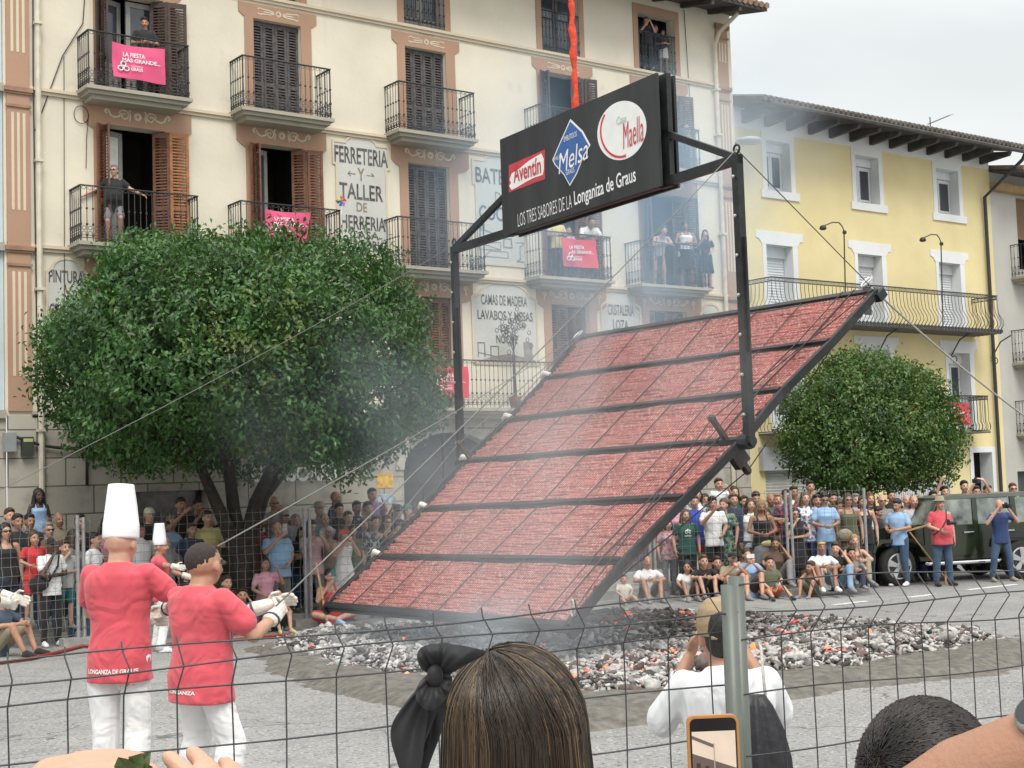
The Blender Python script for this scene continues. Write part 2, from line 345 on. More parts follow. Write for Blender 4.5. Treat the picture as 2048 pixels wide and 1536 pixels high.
# roof with deep dark eaves
EAVE = mat('eave_wood', (.07, .066, .064), .85, .3, 4); TILE = mat('roof_tiles', (.24, .15, .105), .85, .35, 5, c2=(.34, .25, .18))
rf = MB(); ye, ze = D-1.2, 14.34
rf.prism([(7.0, ye, ze), (26.95, ye, ze), (26.95, 34, 16.1), (7.0, 34, 16.1)], (0, 0, .08)); rfo = rf.build('roof', EAVE, house)
tb = MB()
for i in range(100):
    x = 7.1+i*.2; tb.tube([(x, ye-.06, ze+.13), (x, 34, 16.23)], .085, 6)
tb.box(26.9, 27.95, ye, D+.5, ze+.0, ze+.0)if False else None
tb.build('roof_tile', TILE, rfo)
for i in range(20): rb = MB(); rb.bar((7.6+i*.97, ye+.05, ze-.06), (7.6+i*.97, D+.1, ze-.06+1.25*.2), .1, .12); rb.build('rafter', EAVE, rfo)
# ---------------------------------------------------------------- openings: surrounds, ornaments
def spiral(cx, cy, r0, turns, a0, sgn, n=22):
    return [(cx+sgn*(r0*(1-.8*t))*cos(a0+t*turns*2*pi), cy+(r0*(1-.8*t))*sin(a0+t*turns*2*pi)) for t in np.linspace(0, 1, n)]
def ornament(xc, z, y, k=1.0, big=True):
    o = MB(); P = A([xc, y, z]); n = -Y3
    if big:
        for s in (-1, 1):
            stroke(o, [(s*k*a, k*b) for a, b in ((-.0+.62, .0), (.66, .05), (.62, .09), (.57, .04), (.55, -.02), (.47, -.06), (.38, -.03), (.33, .03))], P, X3, Z3, n, .035*k)
            stroke(o, spiral(s*.27*k, 0, .115*k, 1.35, pi*.1, s), P, X3, Z3, n, .03*k)
            stroke(o, [(s*k*a, k*b) for a, b in ((.17, -.10), (.145, .0), (.17, .09), (.13, .13))], P, X3, Z3, n, .025*k)
        stroke(o, [(.055*k*cos(t), .055*k*sin(t)) for t in np.linspace(0, 2*pi, 9)[:-1]], P, X3, Z3, n, .05*k, closed=True)
    else:
        stroke(o, [(.05*cos(t), .05*sin(t)) for t in np.linspace(0, 2*pi, 9)[:-1]], P, X3, Z3, n, .035, closed=True)
        for s in (-1, 1):
            for b in (.045, -.045):
                stroke(o, [(s*.1, b*.4), (s*.2, b), (s*.36, b*1.1), (s*.42, b*1.5), (s*.47, b)], P, X3, Z3, n, .025)
            stroke(o, [(s*.1, 0), (s*.34, 0)], P, X3, Z3, n, .025)
    return o
for (c, k), (x0, x1, z0, z1) in opn.items():
    s_ = MB(); y = D-.022; t = (0, .021, 0); xc = (x0+x1)/2
    if k == 3:
        s_.prism([(a, y, b) for a, b in ((x0-.33, z1+.10), (x0-.33, z1+.30), (x1+.38, z1+.30), (x1+.38, z1+.10), (x1+.28, z1+.02), (x0-.23, z1+.02))], t)
        s_.box(x0-.2, x0-.0, y, D-.001, z0+.1, z1+.02); s_.box(x1+.0, x1+.25, y, D-.001, z0+.1, z1+.02); s_.box(x0, x1, y, D-.001, z1, z1+.019)
    elif k in (1, 2):
        zt = z1+.40
        s_.prism([(a, y, b) for a, b in ((x0-.42, zt), (x1+.55, zt), (x1+.55, z1+.03), (x1+.45, z1-.06), (x1+.24, z1-.12), (x1+.24, z1), (x0-.22, z1), (x0-.22, z1-.12), (x0-.35, z1-.04), (x0-.42, z1+.02))], t)
        s_.box(x0-.22, x0, y, D-.001, z0+.02, z1-.12); s_.box(x1, x1+.24, y, D-.001, z0+.02, z1-.12)
        s_.box(x0-.22, x0, y, D-.001, z1-.12, z1); s_.box(x1, x1+.24, y, D-.001, z1-.12, z1)
    else:
        s_.box(x0-.16, x0, y, D-.001, z0-.02, z1+.2); s_.box(x1, x1+.16, y, D-.001, z0-.02, z1+.2); s_.box(x0, x1, y, D-.001, z1, z1+.2)
    so_ = s_.build('window_surround', BROWN, house)
    if k == 3: ornament(xc+.03, z1+.165, D-.022, big=False).build('ornament', PALE, so_)
    if k in (1, 2):
        ornament(xc+.05, z1+.215, D-.022).build('ornament', PALE, so_)
        if k == 1:
            f2 = MB()
            for s in (-1, 1): stroke(f2, spiral(xc*0+s*.82, .03, .06, 1, 0, s, 10)+[(s*.84, -.12)], A([xc+.06, D-.022, z1+.19]), X3, Z3, -Y3, .03)
            f2.build('ornament', PALE, so_)
text('1885', (17.2, D-.002, 12.49), X3, Z3, .36, .09, mat('worn_lettering', (.40, .30, .22), .9), 'date', house)
# ---------------------------------------------------------------- shutters, doors, dark rooms
def leaf(mb, o, u, w_, z0, z1, th=.035, step=.058, plain=0.0):
    """louvred leaf standing at o, running w_ along the plan direction u"""
    u = A([u[0], u[1], 0.]); u = unit(u); n = A([u[1], -u[0], 0.]); o = A([o[0], o[1], 0.]); zc, hz = (z0+z1)/2, (z1-z0)/2; fr = .055
    for a in (fr/2, w_-fr/2): mb.obox(o+u*a+Z3*zc, u*fr/2, n*th/2, Z3*hz)
    zm = z0+(z1-z0)*.36
    for z, h in ((z0+.06, .06), (z1-.05, .05), (zm, .045)): mb.obox(o+u*w_/2+Z3*z, u*(w_/2-fr), n*th*.45, Z3*h)
    if plain: mb.obox(o+u*w_/2+Z3*(z0+zm)/2, u*(w_/2-fr), n*.008, Z3*(zm-z0)/2)
    tl = unit(n*.6-Z3*.8)
    for za, zb in ((zm+.06, z1-.11),)+(() if plain else ((z0+.14, zm-.06),)):
        k = int((zb-za)/step)
        for i in range(k): mb.obox(o+u*w_/2+Z3*(za+(i+.5)*(zb-za)/k), u*(w_/2-fr), tl*.026, np.cross(u, tl)*.004)
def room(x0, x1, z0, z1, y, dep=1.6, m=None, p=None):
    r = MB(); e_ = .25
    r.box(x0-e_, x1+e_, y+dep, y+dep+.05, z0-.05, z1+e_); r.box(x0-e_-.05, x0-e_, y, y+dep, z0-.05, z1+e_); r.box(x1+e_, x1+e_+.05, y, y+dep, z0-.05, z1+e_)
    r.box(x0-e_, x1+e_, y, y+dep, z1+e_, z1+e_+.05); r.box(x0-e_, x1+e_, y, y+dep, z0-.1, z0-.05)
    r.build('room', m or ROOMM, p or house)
def glazed(mb, mg, o, u, w_, z0, z1, fr=.09, mid=.35):
    u = unit(A([u[0], u[1], 0.])); n = A([u[1], -u[0], 0.]); o = A([o[0], o[1], 0.]); zc, hz = (z0+z1)/2, (z1-z0)/2
    for a in (fr/2, w_-fr/2): mb.obox(o+u*a+Z3*zc, u*fr/2, n*.025, Z3*hz)
    zm = z0+(z1-z0)*mid
    for z, h in ((z0+.08, .08), (z1-.05, .05), (zm, .04)): mb.obox(o+u*w_/2+Z3*z, u*(w_/2-fr), n*.022, Z3*h)
    mb.obox(o+u*w_/2+Z3*(z0+zm)/2, u*(w_/2-fr), n*.012, Z3*(zm-z0)/2)
    mg.obox(o+u*w_/2+Z3*(z1+zm)/2, u*(w_/2-fr), n*.006, Z3*((z1-zm)/2-.04))
yS = D+.12
for key in opn:
    c, k = key; x0, x1, z0, z1 = opn[key]; wd = x1-x0
    closed = key in (('B', 3), ('C', 3), ('C', 2), ('C', 1))
    if closed:
        for i in range(4):
            s_ = MB(); leaf(s_, (x0+i*wd/4+.004, yS), (1, 0), wd/4-.008, z0+.03, z1-.02)
            s_.build('shutter', {('B', 3): WGREY, ('C', 3): WGREY, ('C', 2): WGREY, ('C', 1): WMID}[key], house)
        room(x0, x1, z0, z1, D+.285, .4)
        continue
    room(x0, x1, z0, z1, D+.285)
    wm = {('A', 3): WDARK, ('A', 2): WORG, ('B', 2): WMID, ('E', 3): WDARK, ('D', 3): WDARK, ('D', 2): WMID, ('E', 2): WGREY, ('D', 1): WGREY, ('E', 1): WMID}.get(key, WDARK)
    wm2 = WMID if key == ('A', 2) else wm
    if k == 4:      # plain windows with low rail
        f_ = MB(); g_ = MB()
        glazed(f_, g_, (x0+.02, D+.2), (1, 0), wd/2-.03, z0+.02, z1-.02, .07, .12); glazed(f_, g_, (x0+wd/2+.01, D+.2), (1, 0), wd/2-.03, z0+.02, z1-.02, .07, .12)
        if c != 'E': fo = f_.build('window', GREYF if c == 'C' else WGREY, house); g_.build('pane', GLASS, fo)
        continue
    h = wd/4*1.18
    if key == ('D', 1):
        for i in range(2):
            s_ = MB(); leaf(s_, (x0+i*wd/4+.004, yS), (1, 0), wd/4-.008, z0+.03, z1-.02); s_.build('shutter', wm, house)
        s_ = MB(); leaf(s_, (x1-.02, yS), (-.5, .86), .3, z0+.03, z1-.02, plain=1); s_.build('shutter', WMID, house)
        continue
    if key == ('E', 1):
        s_ = MB(); leaf(s_, (x0+.0, yS), (1, 0), wd/4-.008, z0+.03, z1-.02); s_.build('shutter', wm, house)
        for i in (2, 3):
            s_ = MB(); leaf(s_, (x0+i*wd/4+.004, yS), (1, 0), wd/4-.008, z0+.03, z1-.02); s_.build('shutter', wm, house)
        continue
    # left leaf folded out along the left reveal, right pair: one along the reveal, one flat on the wall
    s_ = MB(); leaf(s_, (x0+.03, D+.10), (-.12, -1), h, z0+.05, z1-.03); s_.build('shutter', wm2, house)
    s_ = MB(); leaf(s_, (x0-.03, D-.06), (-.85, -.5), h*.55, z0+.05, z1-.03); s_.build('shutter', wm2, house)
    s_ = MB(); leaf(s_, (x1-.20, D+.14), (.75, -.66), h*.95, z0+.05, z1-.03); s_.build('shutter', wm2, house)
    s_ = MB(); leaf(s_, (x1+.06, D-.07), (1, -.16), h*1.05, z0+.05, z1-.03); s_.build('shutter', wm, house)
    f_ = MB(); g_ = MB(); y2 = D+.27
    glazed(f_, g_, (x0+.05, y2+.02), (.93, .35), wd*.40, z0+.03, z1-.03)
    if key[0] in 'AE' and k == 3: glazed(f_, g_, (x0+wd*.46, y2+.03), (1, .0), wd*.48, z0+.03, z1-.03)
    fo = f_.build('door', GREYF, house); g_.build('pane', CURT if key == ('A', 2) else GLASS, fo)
# ---------------------------------------------------------------- balconies
def rail_run(mb, p, q, z0, h, sp=.118, scroll=True, seed=0):
    p = A([p[0], p[1], 0.]); q = A([q[0], q[1], 0.]); L = np.linalg.norm(q-p); u = (q-p)/L; n = A([u[1], -u[0], 0]); k = max(1, round(L/sp))
    for z, w_, h_ in ((z0+h, .045, .018), (z0+.05, .025, .012)): mb.obox((p+q)/2+Z3*z, u*(L/2+.015), n*w_/2, Z3*h_/2)
    if scroll: mb.obox((p+q)/2+Z3*(z0+.31), u*L/2, n*.008, Z3*.006) if False else None
    for i in range(k+1):
        c = p+u*L*i/k
        mb.tube([c+Z3*(z0-.01), c+Z3*(z0+h)], .0085 if 0 < i < k else .013, 4)
        mb.obox(c+Z3*(z0+h*.58), u*.016, n*.016, Z3*.016)
        if scroll: mb.obox(c+Z3*(z0+.30), u*.017, n*.017, Z3*.02); mb.obox(c+Z3*(z0+.09), u*.017, n*.017, Z3*.02)
        if i < k:
            m_ = c+u*L/k/2
            rr = L/k*.34
            if scroll:
                for zc, r in ((z0+.13, rr), (z0+.23, rr*.95)): mb.tube([m_+u*r*cos(t)+Z3*(zc+r*sin(t)) for t in np.linspace(0, 2*pi, 9)[:-1]], .006, 3, closed=True)
            mb.tube([m_+u*rr*cos(t)+Z3*(z0+h-.045+rr*.8*sin(t)) for t in np.linspace(0, 2*pi, 8)[:-1]], .006, 3, closed=True)
def balcony(x0, x1, z, yf=25.6, h=1.03, parent=None, sm=None, yw=D, scroll=True, drop=.02, sp=.118):
    parent = parent or house; s_ = MB()
    s_.box(x0-.03, x1+.03, yf-.03, yw-.003, z-.07, z+.0); s_.box(x0+.04, x1-.04, yf+.04, yw-.002, z-.14, z-.07); s_.box(x0+.13, x1-.13, yf+.13, yw-.001, z-.22, z-.14)
    b_ = s_.build('balcony', sm or STONE, parent); r = MB()
    rail_run(r, (x0+.03, yf+.03), (x1-.03, yf+.03), z+drop, h, sp, scroll); rail_run(r, (x0+.03, yf+.05), (x0+.03, yw), z+drop, h, sp, scroll); rail_run(r, (x1-.03, yf+.05), (x1-.03, yw), z+drop, h, sp, scroll)
    r.build('railing', IRON, b_); return b_
fx = lambda x, y, Y=25.6: fac(x, y, Y)[0]
BAL = {'A3': (fx(176, 184), fx(382, 210), 10.06), 'A2': (fx(160, 470), fx(400, 470), 7.10), 'B3': (fx(486, 222), fx(666, 243), 10.06), 'B2': (fx(482, 500), fx(685, 500), 7.10),
       'C3': (fx(799, 268), fx(954, 290), 10.06), 'C2': (fx(798, 540), fx(974, 548), 7.10), 'D3': (19.85, 22.1, 10.06), 'D2': (fx(1080, 555), fx(1227, 566), 7.10),
       'E3': (22.9, fx(1402, 292), 10.06), 'E2': (fx(1284, 570), fx(1422, 578), 7.10), 'L1': (16.3, 22.4, 4.06), 'A1': (9.0, 14.8, 4.06)}
for v in BAL.values(): balcony(*v)
for c in 'CDE':
    x0, x1 = COLS[c]; r = MB(); rail_run(r, (x0+.02, D-.03), (x1-.02, D-.03), 12.66, .95, .11, True); r.build('window_rail', IRON, house)
# ---------------------------------------------------------------- painted wall signs
def sign_panel(x0, x1, z0, z1, arch=.25, ear=0.0, zear=0.0):
    xc = (x0+x1)/2; hw = (x1-x0)/2; o = []
    if ear:
        o = [(x0, z0), (x1, z0), (x1, zear), (x1+ear, zear), (x1+ear, z1-arch), (xc+hw*.65, z1-arch)]+[(xc+hw*.62*cos(t), z1-arch+arch*sin(t)) for t in np.linspace(.05, pi-.05, 11)]+[(xc-hw*.65, z1-arch), (x0-ear, z1-arch), (x0-ear, zear), (x0, zear)]
    else:
        o = [(x0, z0), (x1, z0), (x1, z1-arch*1.25), (xc+hw*.82, z1-arch)]+[(xc+hw*.74*cos(t), z1-arch+arch*sin(t)) for t in np.linspace(.06, pi-.06, 13)]+[(xc-hw*.82, z1-arch), (x0, z1-arch*1.25)]
    b = MB(); b.prism([(x, D-.012, z) for x, z in o], (0, .0115, 0)); s_ = b.build('wall_sign', SIGNP, house)
    e_ = MB(); stroke(e_, [(x, z) for x, z in o], A([0, D-.012, 0]), X3, Z3, -Y3, .05, .014, closed=True); e_.build('border', BEIGE, s_); return s_
def sign_lines(s_, rows):
    for body, x, z, w_, h_, m in rows: text(body, (x, D-.0125, z), X3, Z3, w_, h_, m, 'lettering', s_, bold=.018, ext=.005)
def tools(s_, shapes, m=None):
    b = MB()
    for P, pts, wd in shapes: stroke(b, pts, A([P[0], D-.012, P[1]]), X3, Z3, -Y3, wd, .006)
    b.build('painted_tools', m or mat('grey_painting', (.20, .19, .18), .9, .3, 8), s_)
s1 = sign_panel(14.80, 16.03, 7.38, 9.93, .16, .07, 9.28)
sign_lines(s1, [('FERRETERIA', 15.42, 9.50, 1.32, .36, INK), ('Y', 15.40, 9.10, .17, .28, TAN), ('TALLER', 15.40, 8.72, 1.08, .34, INK), ('DE', 15.40, 8.39, .26, .20, TAN), ('HERRERIA', 15.43, 8.05, 1.10, .30, INK), ('CASA', 15.45, 7.79, .72, .17, INK), ('GREGORIO', 15.43, 7.55+.03, 1.14, .20, INK)])
tools(s1, [((15.4, 7.435), [(-.17, .03), (.2, .03), (.06, -.0), (.08, -.04), (-.1, -.04), (-.05, 0), (-.17, .03)], .03), ((15.85, 7.44), [(-.14, .02), (.05, -.02), (.13, .0), (.05, .02)], .018), ((15.05, 7.44), [(-.15, 0), (.12, .0)], .02),
           ((15.20, 9.1), [(.06, 0), (-.12, .0), (-.06, .05)], .018), ((15.20, 9.1), [(-.12, .0), (-.06, -.05)], .018), ((15.60, 9.1), [(-.06, 0), (.12, .0), (.06, .05)], .018)])
s2 = sign_panel(18.40, 19.76, 7.38, 9.93, .16, .07, 9.2)
sign_lines(s2, [('BATERIA', 19.08, 9.42, 1.36, .36, INK), ('DE', 19.08, 8.96, .30, .22, TAN), ('COCINA', 19.08, 8.56, 1.22, .34, INK)])
tools(s2, [((18.75, 8.15), [(-.15, .0), (.25, -.08)], .03), ((18.6, 8.2), [(-.1, .1), (-.1, -.05), (.0, -.05), (0, .1)], .03), ((18.75, 7.85), [(-.3, .0), (.3, .05), (.3, -.12), (-.3, -.15), (-.3, 0), (.3, -.12)], .014), ((19.25, 7.9), [(-.1, .1), (-.12, -.1), (.12, -.1), (.1, .1), (-.1, .1)], .03),
           ((19.6, 7.75), [(-.12, .18), (.12, .18), (.05, .1), (.0, .1), (0, -.2), (-.1, -.26), (.1, -.26)], .018), ((18.95, 7.55), [(-.35, 0), (-.2, .14), (.3, .14), (.3, 0), (-.35, 0)], .014)])
s3 = sign_panel(18.20, 20.02, 5.10, 6.98, .30)
sign_lines(s3, [('CAMAS DE MADERA', 19.10, 6.56, 1.30, .24, INK), ('LAVABOS Y MESAS', 19.12, 6.21, 1.56, .22, INK), ('DE', 19.10, 5.92, .27, .17, INK), ('NOCHE', 19.14, 5.67, .60, .20, INK)])
tools(s3, [((18.55, 5.35), [(-.22, -.1), (-.22, .22), (-.04, .22), (-.04, -.1)], .025), ((18.55, 5.35), [(-.22, .0), (.26, -.08)], .02), ((18.84, 5.32), [(-.16, -.12), (-.16, .18), (.05, .18), (.05, -.12)], .025)])
fb = MB(); flatpoly(fb, [(19.62, 5.22), (19.86, 5.22), (19.86, 5.62), (19.60, 5.62)], (0, D-.012, 0), X3, Z3, -Y3, .006); flatpoly(fb, [(18.3, 5.14), (19.95, 5.14), (19.95, 5.20), (19.2, 5.34), (18.7, 5.26)], (0, D-.012, 0), X3, Z3, -Y3, .003); fb.build('painted_furniture', mat('brown_painting', (.25, .22, .20), .9, .3, 6), s3)
s4 = sign_panel(21.98, 23.22, 5.0, 6.98, .32)
sign_lines(s4, [('CRISTALERIA', 22.60, 6.50, .84, .27, INK), ('LOZA', 22.58, 6.14, .50, .25, INK)])
tools(s4, [((22.85, 5.88), [(-.35, .0), (-.1, .05), (.1, -.03), (.3, .05), (.12, .1), (-.2, -.05)], .03), ((22.6, 5.5), [(-.3, .1), (-.2, -.1), (.2, -.1), (.3, .1), (-.3, .1)], .03)])
s5 = sign_panel(8.62, 9.38, 5.0, 6.85, .22)
sign_lines(s5, [('PINTURAS', 9.02, 6.50, .72, .24, INK), ('Y', 9.02, 6.19, .16, .20, TAN), ('CRISTALES', 9.02, 5.86, .72, .26, INK)])
s6 = sign_panel(25.28, 26.02, 5.0, 6.80, .2)
sign_lines(s6, [('ESTERAS', 25.65, 6.42, .62, .24, INK)])
text('GREGORIO', (13.62, D-.056, 2.73), X3, Z3, 1.95, .34, WHITE, 'shop_lettering', house, bold=.03, ext=.06)
# small fixtures on the wall
bx = MB()
for (px, py, w_, h_) in ((16, 885, .2, .34),): p = fac(px, py, D-.05); bx.box(p[0]-w_/2, p[0]+w_/2, D-.22, D-.052, p[2]-h_/2, p[2]+h_/2)
tag(bx.build('meter_box', mat('grey_box', (.28, .30, .31), .5, .1)), 'grey electricity meter box on the stone wall at the far left', 'meter box')
bx = MB(); p = fac(52, 893, D-.05); bx.box(p[0]-.1, p[0]+.1, D-.18, D-.052, p[2]-.17, p[2]+.17); b_ = bx.build('junction_box', mat('dark_box', (.05, .06, .05), .5, .1)); bx = MB(); bx.box(p[0]-.085, p[0]+.085, D-.184, D-.1805, p[2]+.08, p[2]+.14); bx.build('cover', mat('yellowish', (.5, .5, .25), .5), b_)
tag(b_, 'dark junction box with pale cover on the stone wall left of the tree', 'junction box')
def cable(name, pts, r, m, label, cat, n=5): b = MB(); b.tube(pts, r, n); o = b.build(name, m, None, True); tag(o, label, cat); return o
BLKC = mat('black_cable', (.03, .03, .03), .6)
def sag(p, q, s, k=10): p, q = A(p), A(q); return [p+(q-p)*t-Z3*s*4*t*(1-t) for t in np.linspace(0, 1, k)]
cable('wall_cable', [(8.40, D-.08, 14.5), (8.38, D-.08, 10.2), (8.40, D-.08, 6), (8.42, D-.08, 3.6)], .014, BLKC, 'black cable running down beside the left brown pilaster', 'cable')
cable('wall_cable', [(9.45, D-.03, 14.5), (9.5, D-.03, 13.2), (9.35, D-.03, 11.4), (8.95, D-.03, 10.7), (8.42, D-.03, 9.2)], .010, BLKC, 'thin loose cable sagging across the cream wall left of the top balcony', 'cable')
cable('wall_cable', [(8.98, D-.03, 10.7), (8.95, D-.03, 7.1), (8.92, D-.03, 4.2)], .007, BLKC, 'thin straight cable hanging down the cream wall at far left', 'cable')
cable('coiled_cable', [(9.3+.14*cos(t), D-.03, 9.62+.17*sin(t)) for t in np.linspace(0, 6.3, 20)]+[(9.4, D-.03, 9.2), (9.38, D-.03, 8.6)], .007, BLKC, 'loop of thin cable on the cream wall left of the open shutters', 'cable')
cable('wall_cable', [(25.12, D-.03, 14.4), (25.2, D-.03, 12), (25.3, D-.03, 10.6), (25.32, D-.03, 7.2)], .009, BLKC, 'cable running down the wall beside the rightmost windows', 'cable')
cable('wall_cable', sag((7.9, D-.12, 3.55), (9.3, D-.12, 3.3), .1)+[(9.3, D-.1, 2.6)], .03, BLKC, 'thick black cable bundle under the first floor cornice at far left', 'cable')
# posters beside the door
for px, py, w_, h_, c, lab in ((1, 0, 0, 0, 0, 0),) and (((770, 962, .40, .30, (.75, .42, .06), 'orange poster on the wall left of the arched door'), (770, 998, .36, .22, (.35, .45, .55), 'small bluish notice on the wall under the orange poster'))):
    p = fac(px, py, D-.055); b = MB(); b.box(p[0]-w_/2, p[0]+w_/2, D-.062, D-.0515, p[2]-h_/2, p[2]+h_/2); o = b.build('poster', mat('poster_'+lab[:5], c, .7, .35, 12)); tag(o, lab, 'poster')
# neighbour at far left
nb = empty('neighbour_house', (4, D+.05, 0), 'pale blue rendered house front cut off by the left edge of the photo', 'building')
b = MB(); b.box(-8, XL-.01, D+.06, 40, 3.95, 15); b.build('wall', plaster('pale_blue_render', (.50, .58, .62), (.36, .38, .38)), nb)
b = MB(); b.box(-8, XL-.01, D+.01, 40, 0, 3.95); b.build('ground_floor', BLK, nb)
b = MB()
for z in (4.0, 7.06, 10.02): b.box(-8, XL-.01, D-.06, D+.0595, z-.15, z)
b.build('cornice', STONE, nb)
# ================================================================ YELLOW HOUSE
YW = D+.15
YEL = plaster('yellow_render', (.70, .595, .325), (.55, .48, .30), streak=.35, blotch=.25)
WREN = plaster('white_render', (.70, .71, .71), (.42, .42, .40), streak=.25, blotch=.35)
yh = empty('yellow_house', (32, YW, 0), 'yellow rendered house with white window frames, dark rafters and long iron balcony', 'building')
YX = [(28.10, 29.02), (31.72, 32.72), (35.36, 36.42)]
yop = [(a, b, 10.03, 11.40) for a, b in YX]+[(a, b, 6.45, 8.55) for a, b in ((27.93, 28.95), (31.62, 32.66), (35.26, 36.28))]+[(27.95, 29.0, 3.52, 5.85), (31.66, 32.80, 3.52, 5.85), (35.48, 36.50, 3.52, 5.85), (27.52, 31.1, 0, 2.84), (36.40, 37.32, 0, 2.86)]
b = MB(); wall(b, XR+.002, 38.0, 0, 12.15, yop, YW, .42, 0, 1); b.quad((38.0, YW, 0), (38.0, 40, 0), (38.0, 40, 12.15), (38.0, YW, 12.15)); b.build('wall', [YEL, WREN], yh)
b = MB(); b.box(XR+.004, XR+.2, YW-.02, YW-.001, 0, 3.4); b.build('white_quoin', WREN, yh)
# white frieze with scalloped lower edge, window bands
fr = [(XR+.003, 12.1), (XR+.003, 10.6), (XR+.75, 10.6), (XR+.75, 11.3), (27.85, 11.42), (27.9, 11.3), (27.9, 9.98)]
frz = MB(); y = YW-.018
frz.box(XR+.003, 37.98, y, YW-.001, 11.62, 12.1)
def yframe(x0, x1, z0, z1, lint):
    m_ = MB(); e_ = .17
    if not lint:
        m_.box(x0-e_, x0, y, YW-.001, z0, 11.62); m_.box(x1, x1+e_, y, YW-.001, z0, 11.62); m_.box(x0, x1, y, YW-.001, z1, 11.62)
        m_.box(x0-e_-.1, x1+e_+.12, y-.03, YW-.001, z0-.22, z0)
    else:
        m_.box(x0-.14, x0, y, YW-.001, z0, z1); m_.box(x1, x1+.2, y, YW-.001, z0, z1)
        m_.prism([(a, y-.004, c) for a, c in ((x0-.16, z1), (x0-.26, z1+.13), (x0-.38, z1+.16), (x0-.38, z1+.36), (x1+.42, z1+.36), (x1+.42, z1+.16), (x1+.3, z1+.13), (x1+.2, z1))], (0, .021, 0))
    return m_.build('window_frame', WREN, yh)
for i, o in enumerate(yop[:9]): yframe(*o, lint=i > 2)
frz.build('frieze', WREN, yh)
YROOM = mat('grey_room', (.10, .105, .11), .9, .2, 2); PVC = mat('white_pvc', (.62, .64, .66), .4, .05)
def slatmat():
    m = mat('roller_slats', (.60, .62, .64), .5, .04); n = m.node_tree.nodes; l = m.node_tree.links
    t = n.new('ShaderNodeTexCoord'); wv = n.new('ShaderNodeTexWave'); wv.bands_direction = 'Z'; wv.inputs['Scale'].default_value = 4.2; l.new(t.outputs['Object'], wv.inputs['Vector'])
    bp = n.new('ShaderNodeBump'); bp.inputs['Strength'].default_value = .8; bp.inputs['Distance'].default_value = .02; l.new(wv.outputs['Fac'], bp.inputs['Height']); l.new(bp.outputs[0], n['Principled BSDF'].inputs['Normal']); return m
SLAT = slatmat()
for i, (x0, x1, z0, z1) in enumerate(yop[:9]):
    room(x0, x1, z0, z1, YW+.43, .8, YROOM, yh)
    f_ = MB(); g_ = MB()
    if i < 3:
        glazed(f_, g_, (x0+.02, YW+.33), (1, 0), .44, z0+.02, z1-.25, .06, .05); glazed(f_, g_, (x0+.47, YW+.33), (1, 0), (x1-x0)-.49, z0+.02, z1-.25, .06, .05); f_.box(x0+.005, x1-.005, YW+.25, YW+.4, z1-.24, z1-.005)
    else:
        f_.box(x0+.005, x1-.005, YW+.26, YW+.41, z1-.3, z1-.005)
        zr = {3: z0+.05, 4: z0+1.25, 5: z0+.1, 6: z0+1.2, 7: z1-.9, 8: z1-.32}[i]
        s_ = MB()
        if zr < z1-.35: s_.box(x0+.01, x1-.01, YW+.33, YW+.35, zr, z1-.3); s_.build('roller_shutter', SLAT, yh)
        glazed(f_, g_, (x0+.02, YW+.38), (1, 0), (x1-x0)/2-.03, z0+.03, z1-.3, .07, .2); glazed(f_, g_, ((x0+x1)/2+.01, YW+.38), (1, 0), (x1-x0)/2-.03, z0+.03, z1-.3, .07, .2)
        if i == 8: g_.box(x0+.1, x1-.1, YW+.40, YW+.41, z0+.5, z1-.4)
    fo = f_.build('window', PVC, yh); g_.build('pane', GLASS, fo)
s_ = MB(); s_.box(27.53, 31.09, YW+.1, YW+.14, 0, 2.55)
for i in range(30): s_.obox(A([29.3, YW+.09, .05+i*.084]), X3*1.78, A([0, .018, .02]), A([0, -.008, .03]))
s_.build('roller_shutter', mat('grey_roller', (.42, .42, .39), .6, .12, 4), yh)
s_ = MB(); s_.box(27.3, 31.3, YW-.16, YW-.002, 2.5, 3.12); s_.build('shutter_box', mat('grey_box_paint', (.33, .34, .35), .7, .12, 4), yh)
s_ = MB(); x0, x1, z0, z1 = yop[10]
s_.box(x0-.17, x0, YW-.03, YW-.001, 0, z1+.16); s_.box(x1, x1+.17, YW-.03, YW-.001, 0, z1+.16); s_.box(x0, x1, YW-.03, YW-.001, z1, z1+.16); s_.build('door_frame', WREN, yh)
room(x0, x1, z0, z1, YW+.43, .9, YROOM, yh); s_ = MB(); s_.box(x0+.02, x0+.35, YW+.3, YW+.34, .02, z1-.02); s_.box(x0+.36, x1-.02, YW+.8, YW+.84, .02, 1.5); s_.build('door', mat('dark_green_door', (.05, .06, .06), .6, .2), yh)
# white folding gate next to the yellow wall
s_ = MB()
for i in range(26): s_.box(32.6+i*.1, 32.67+i*.1, YW-.09, YW-.04, .05, 2.05)
s_.box(32.55, 35.2, YW-.04, YW-.03, .05, 2.05); s_.build('white_gate', mat('gate_white', (.5, .51, .52), .6, .1), yh)
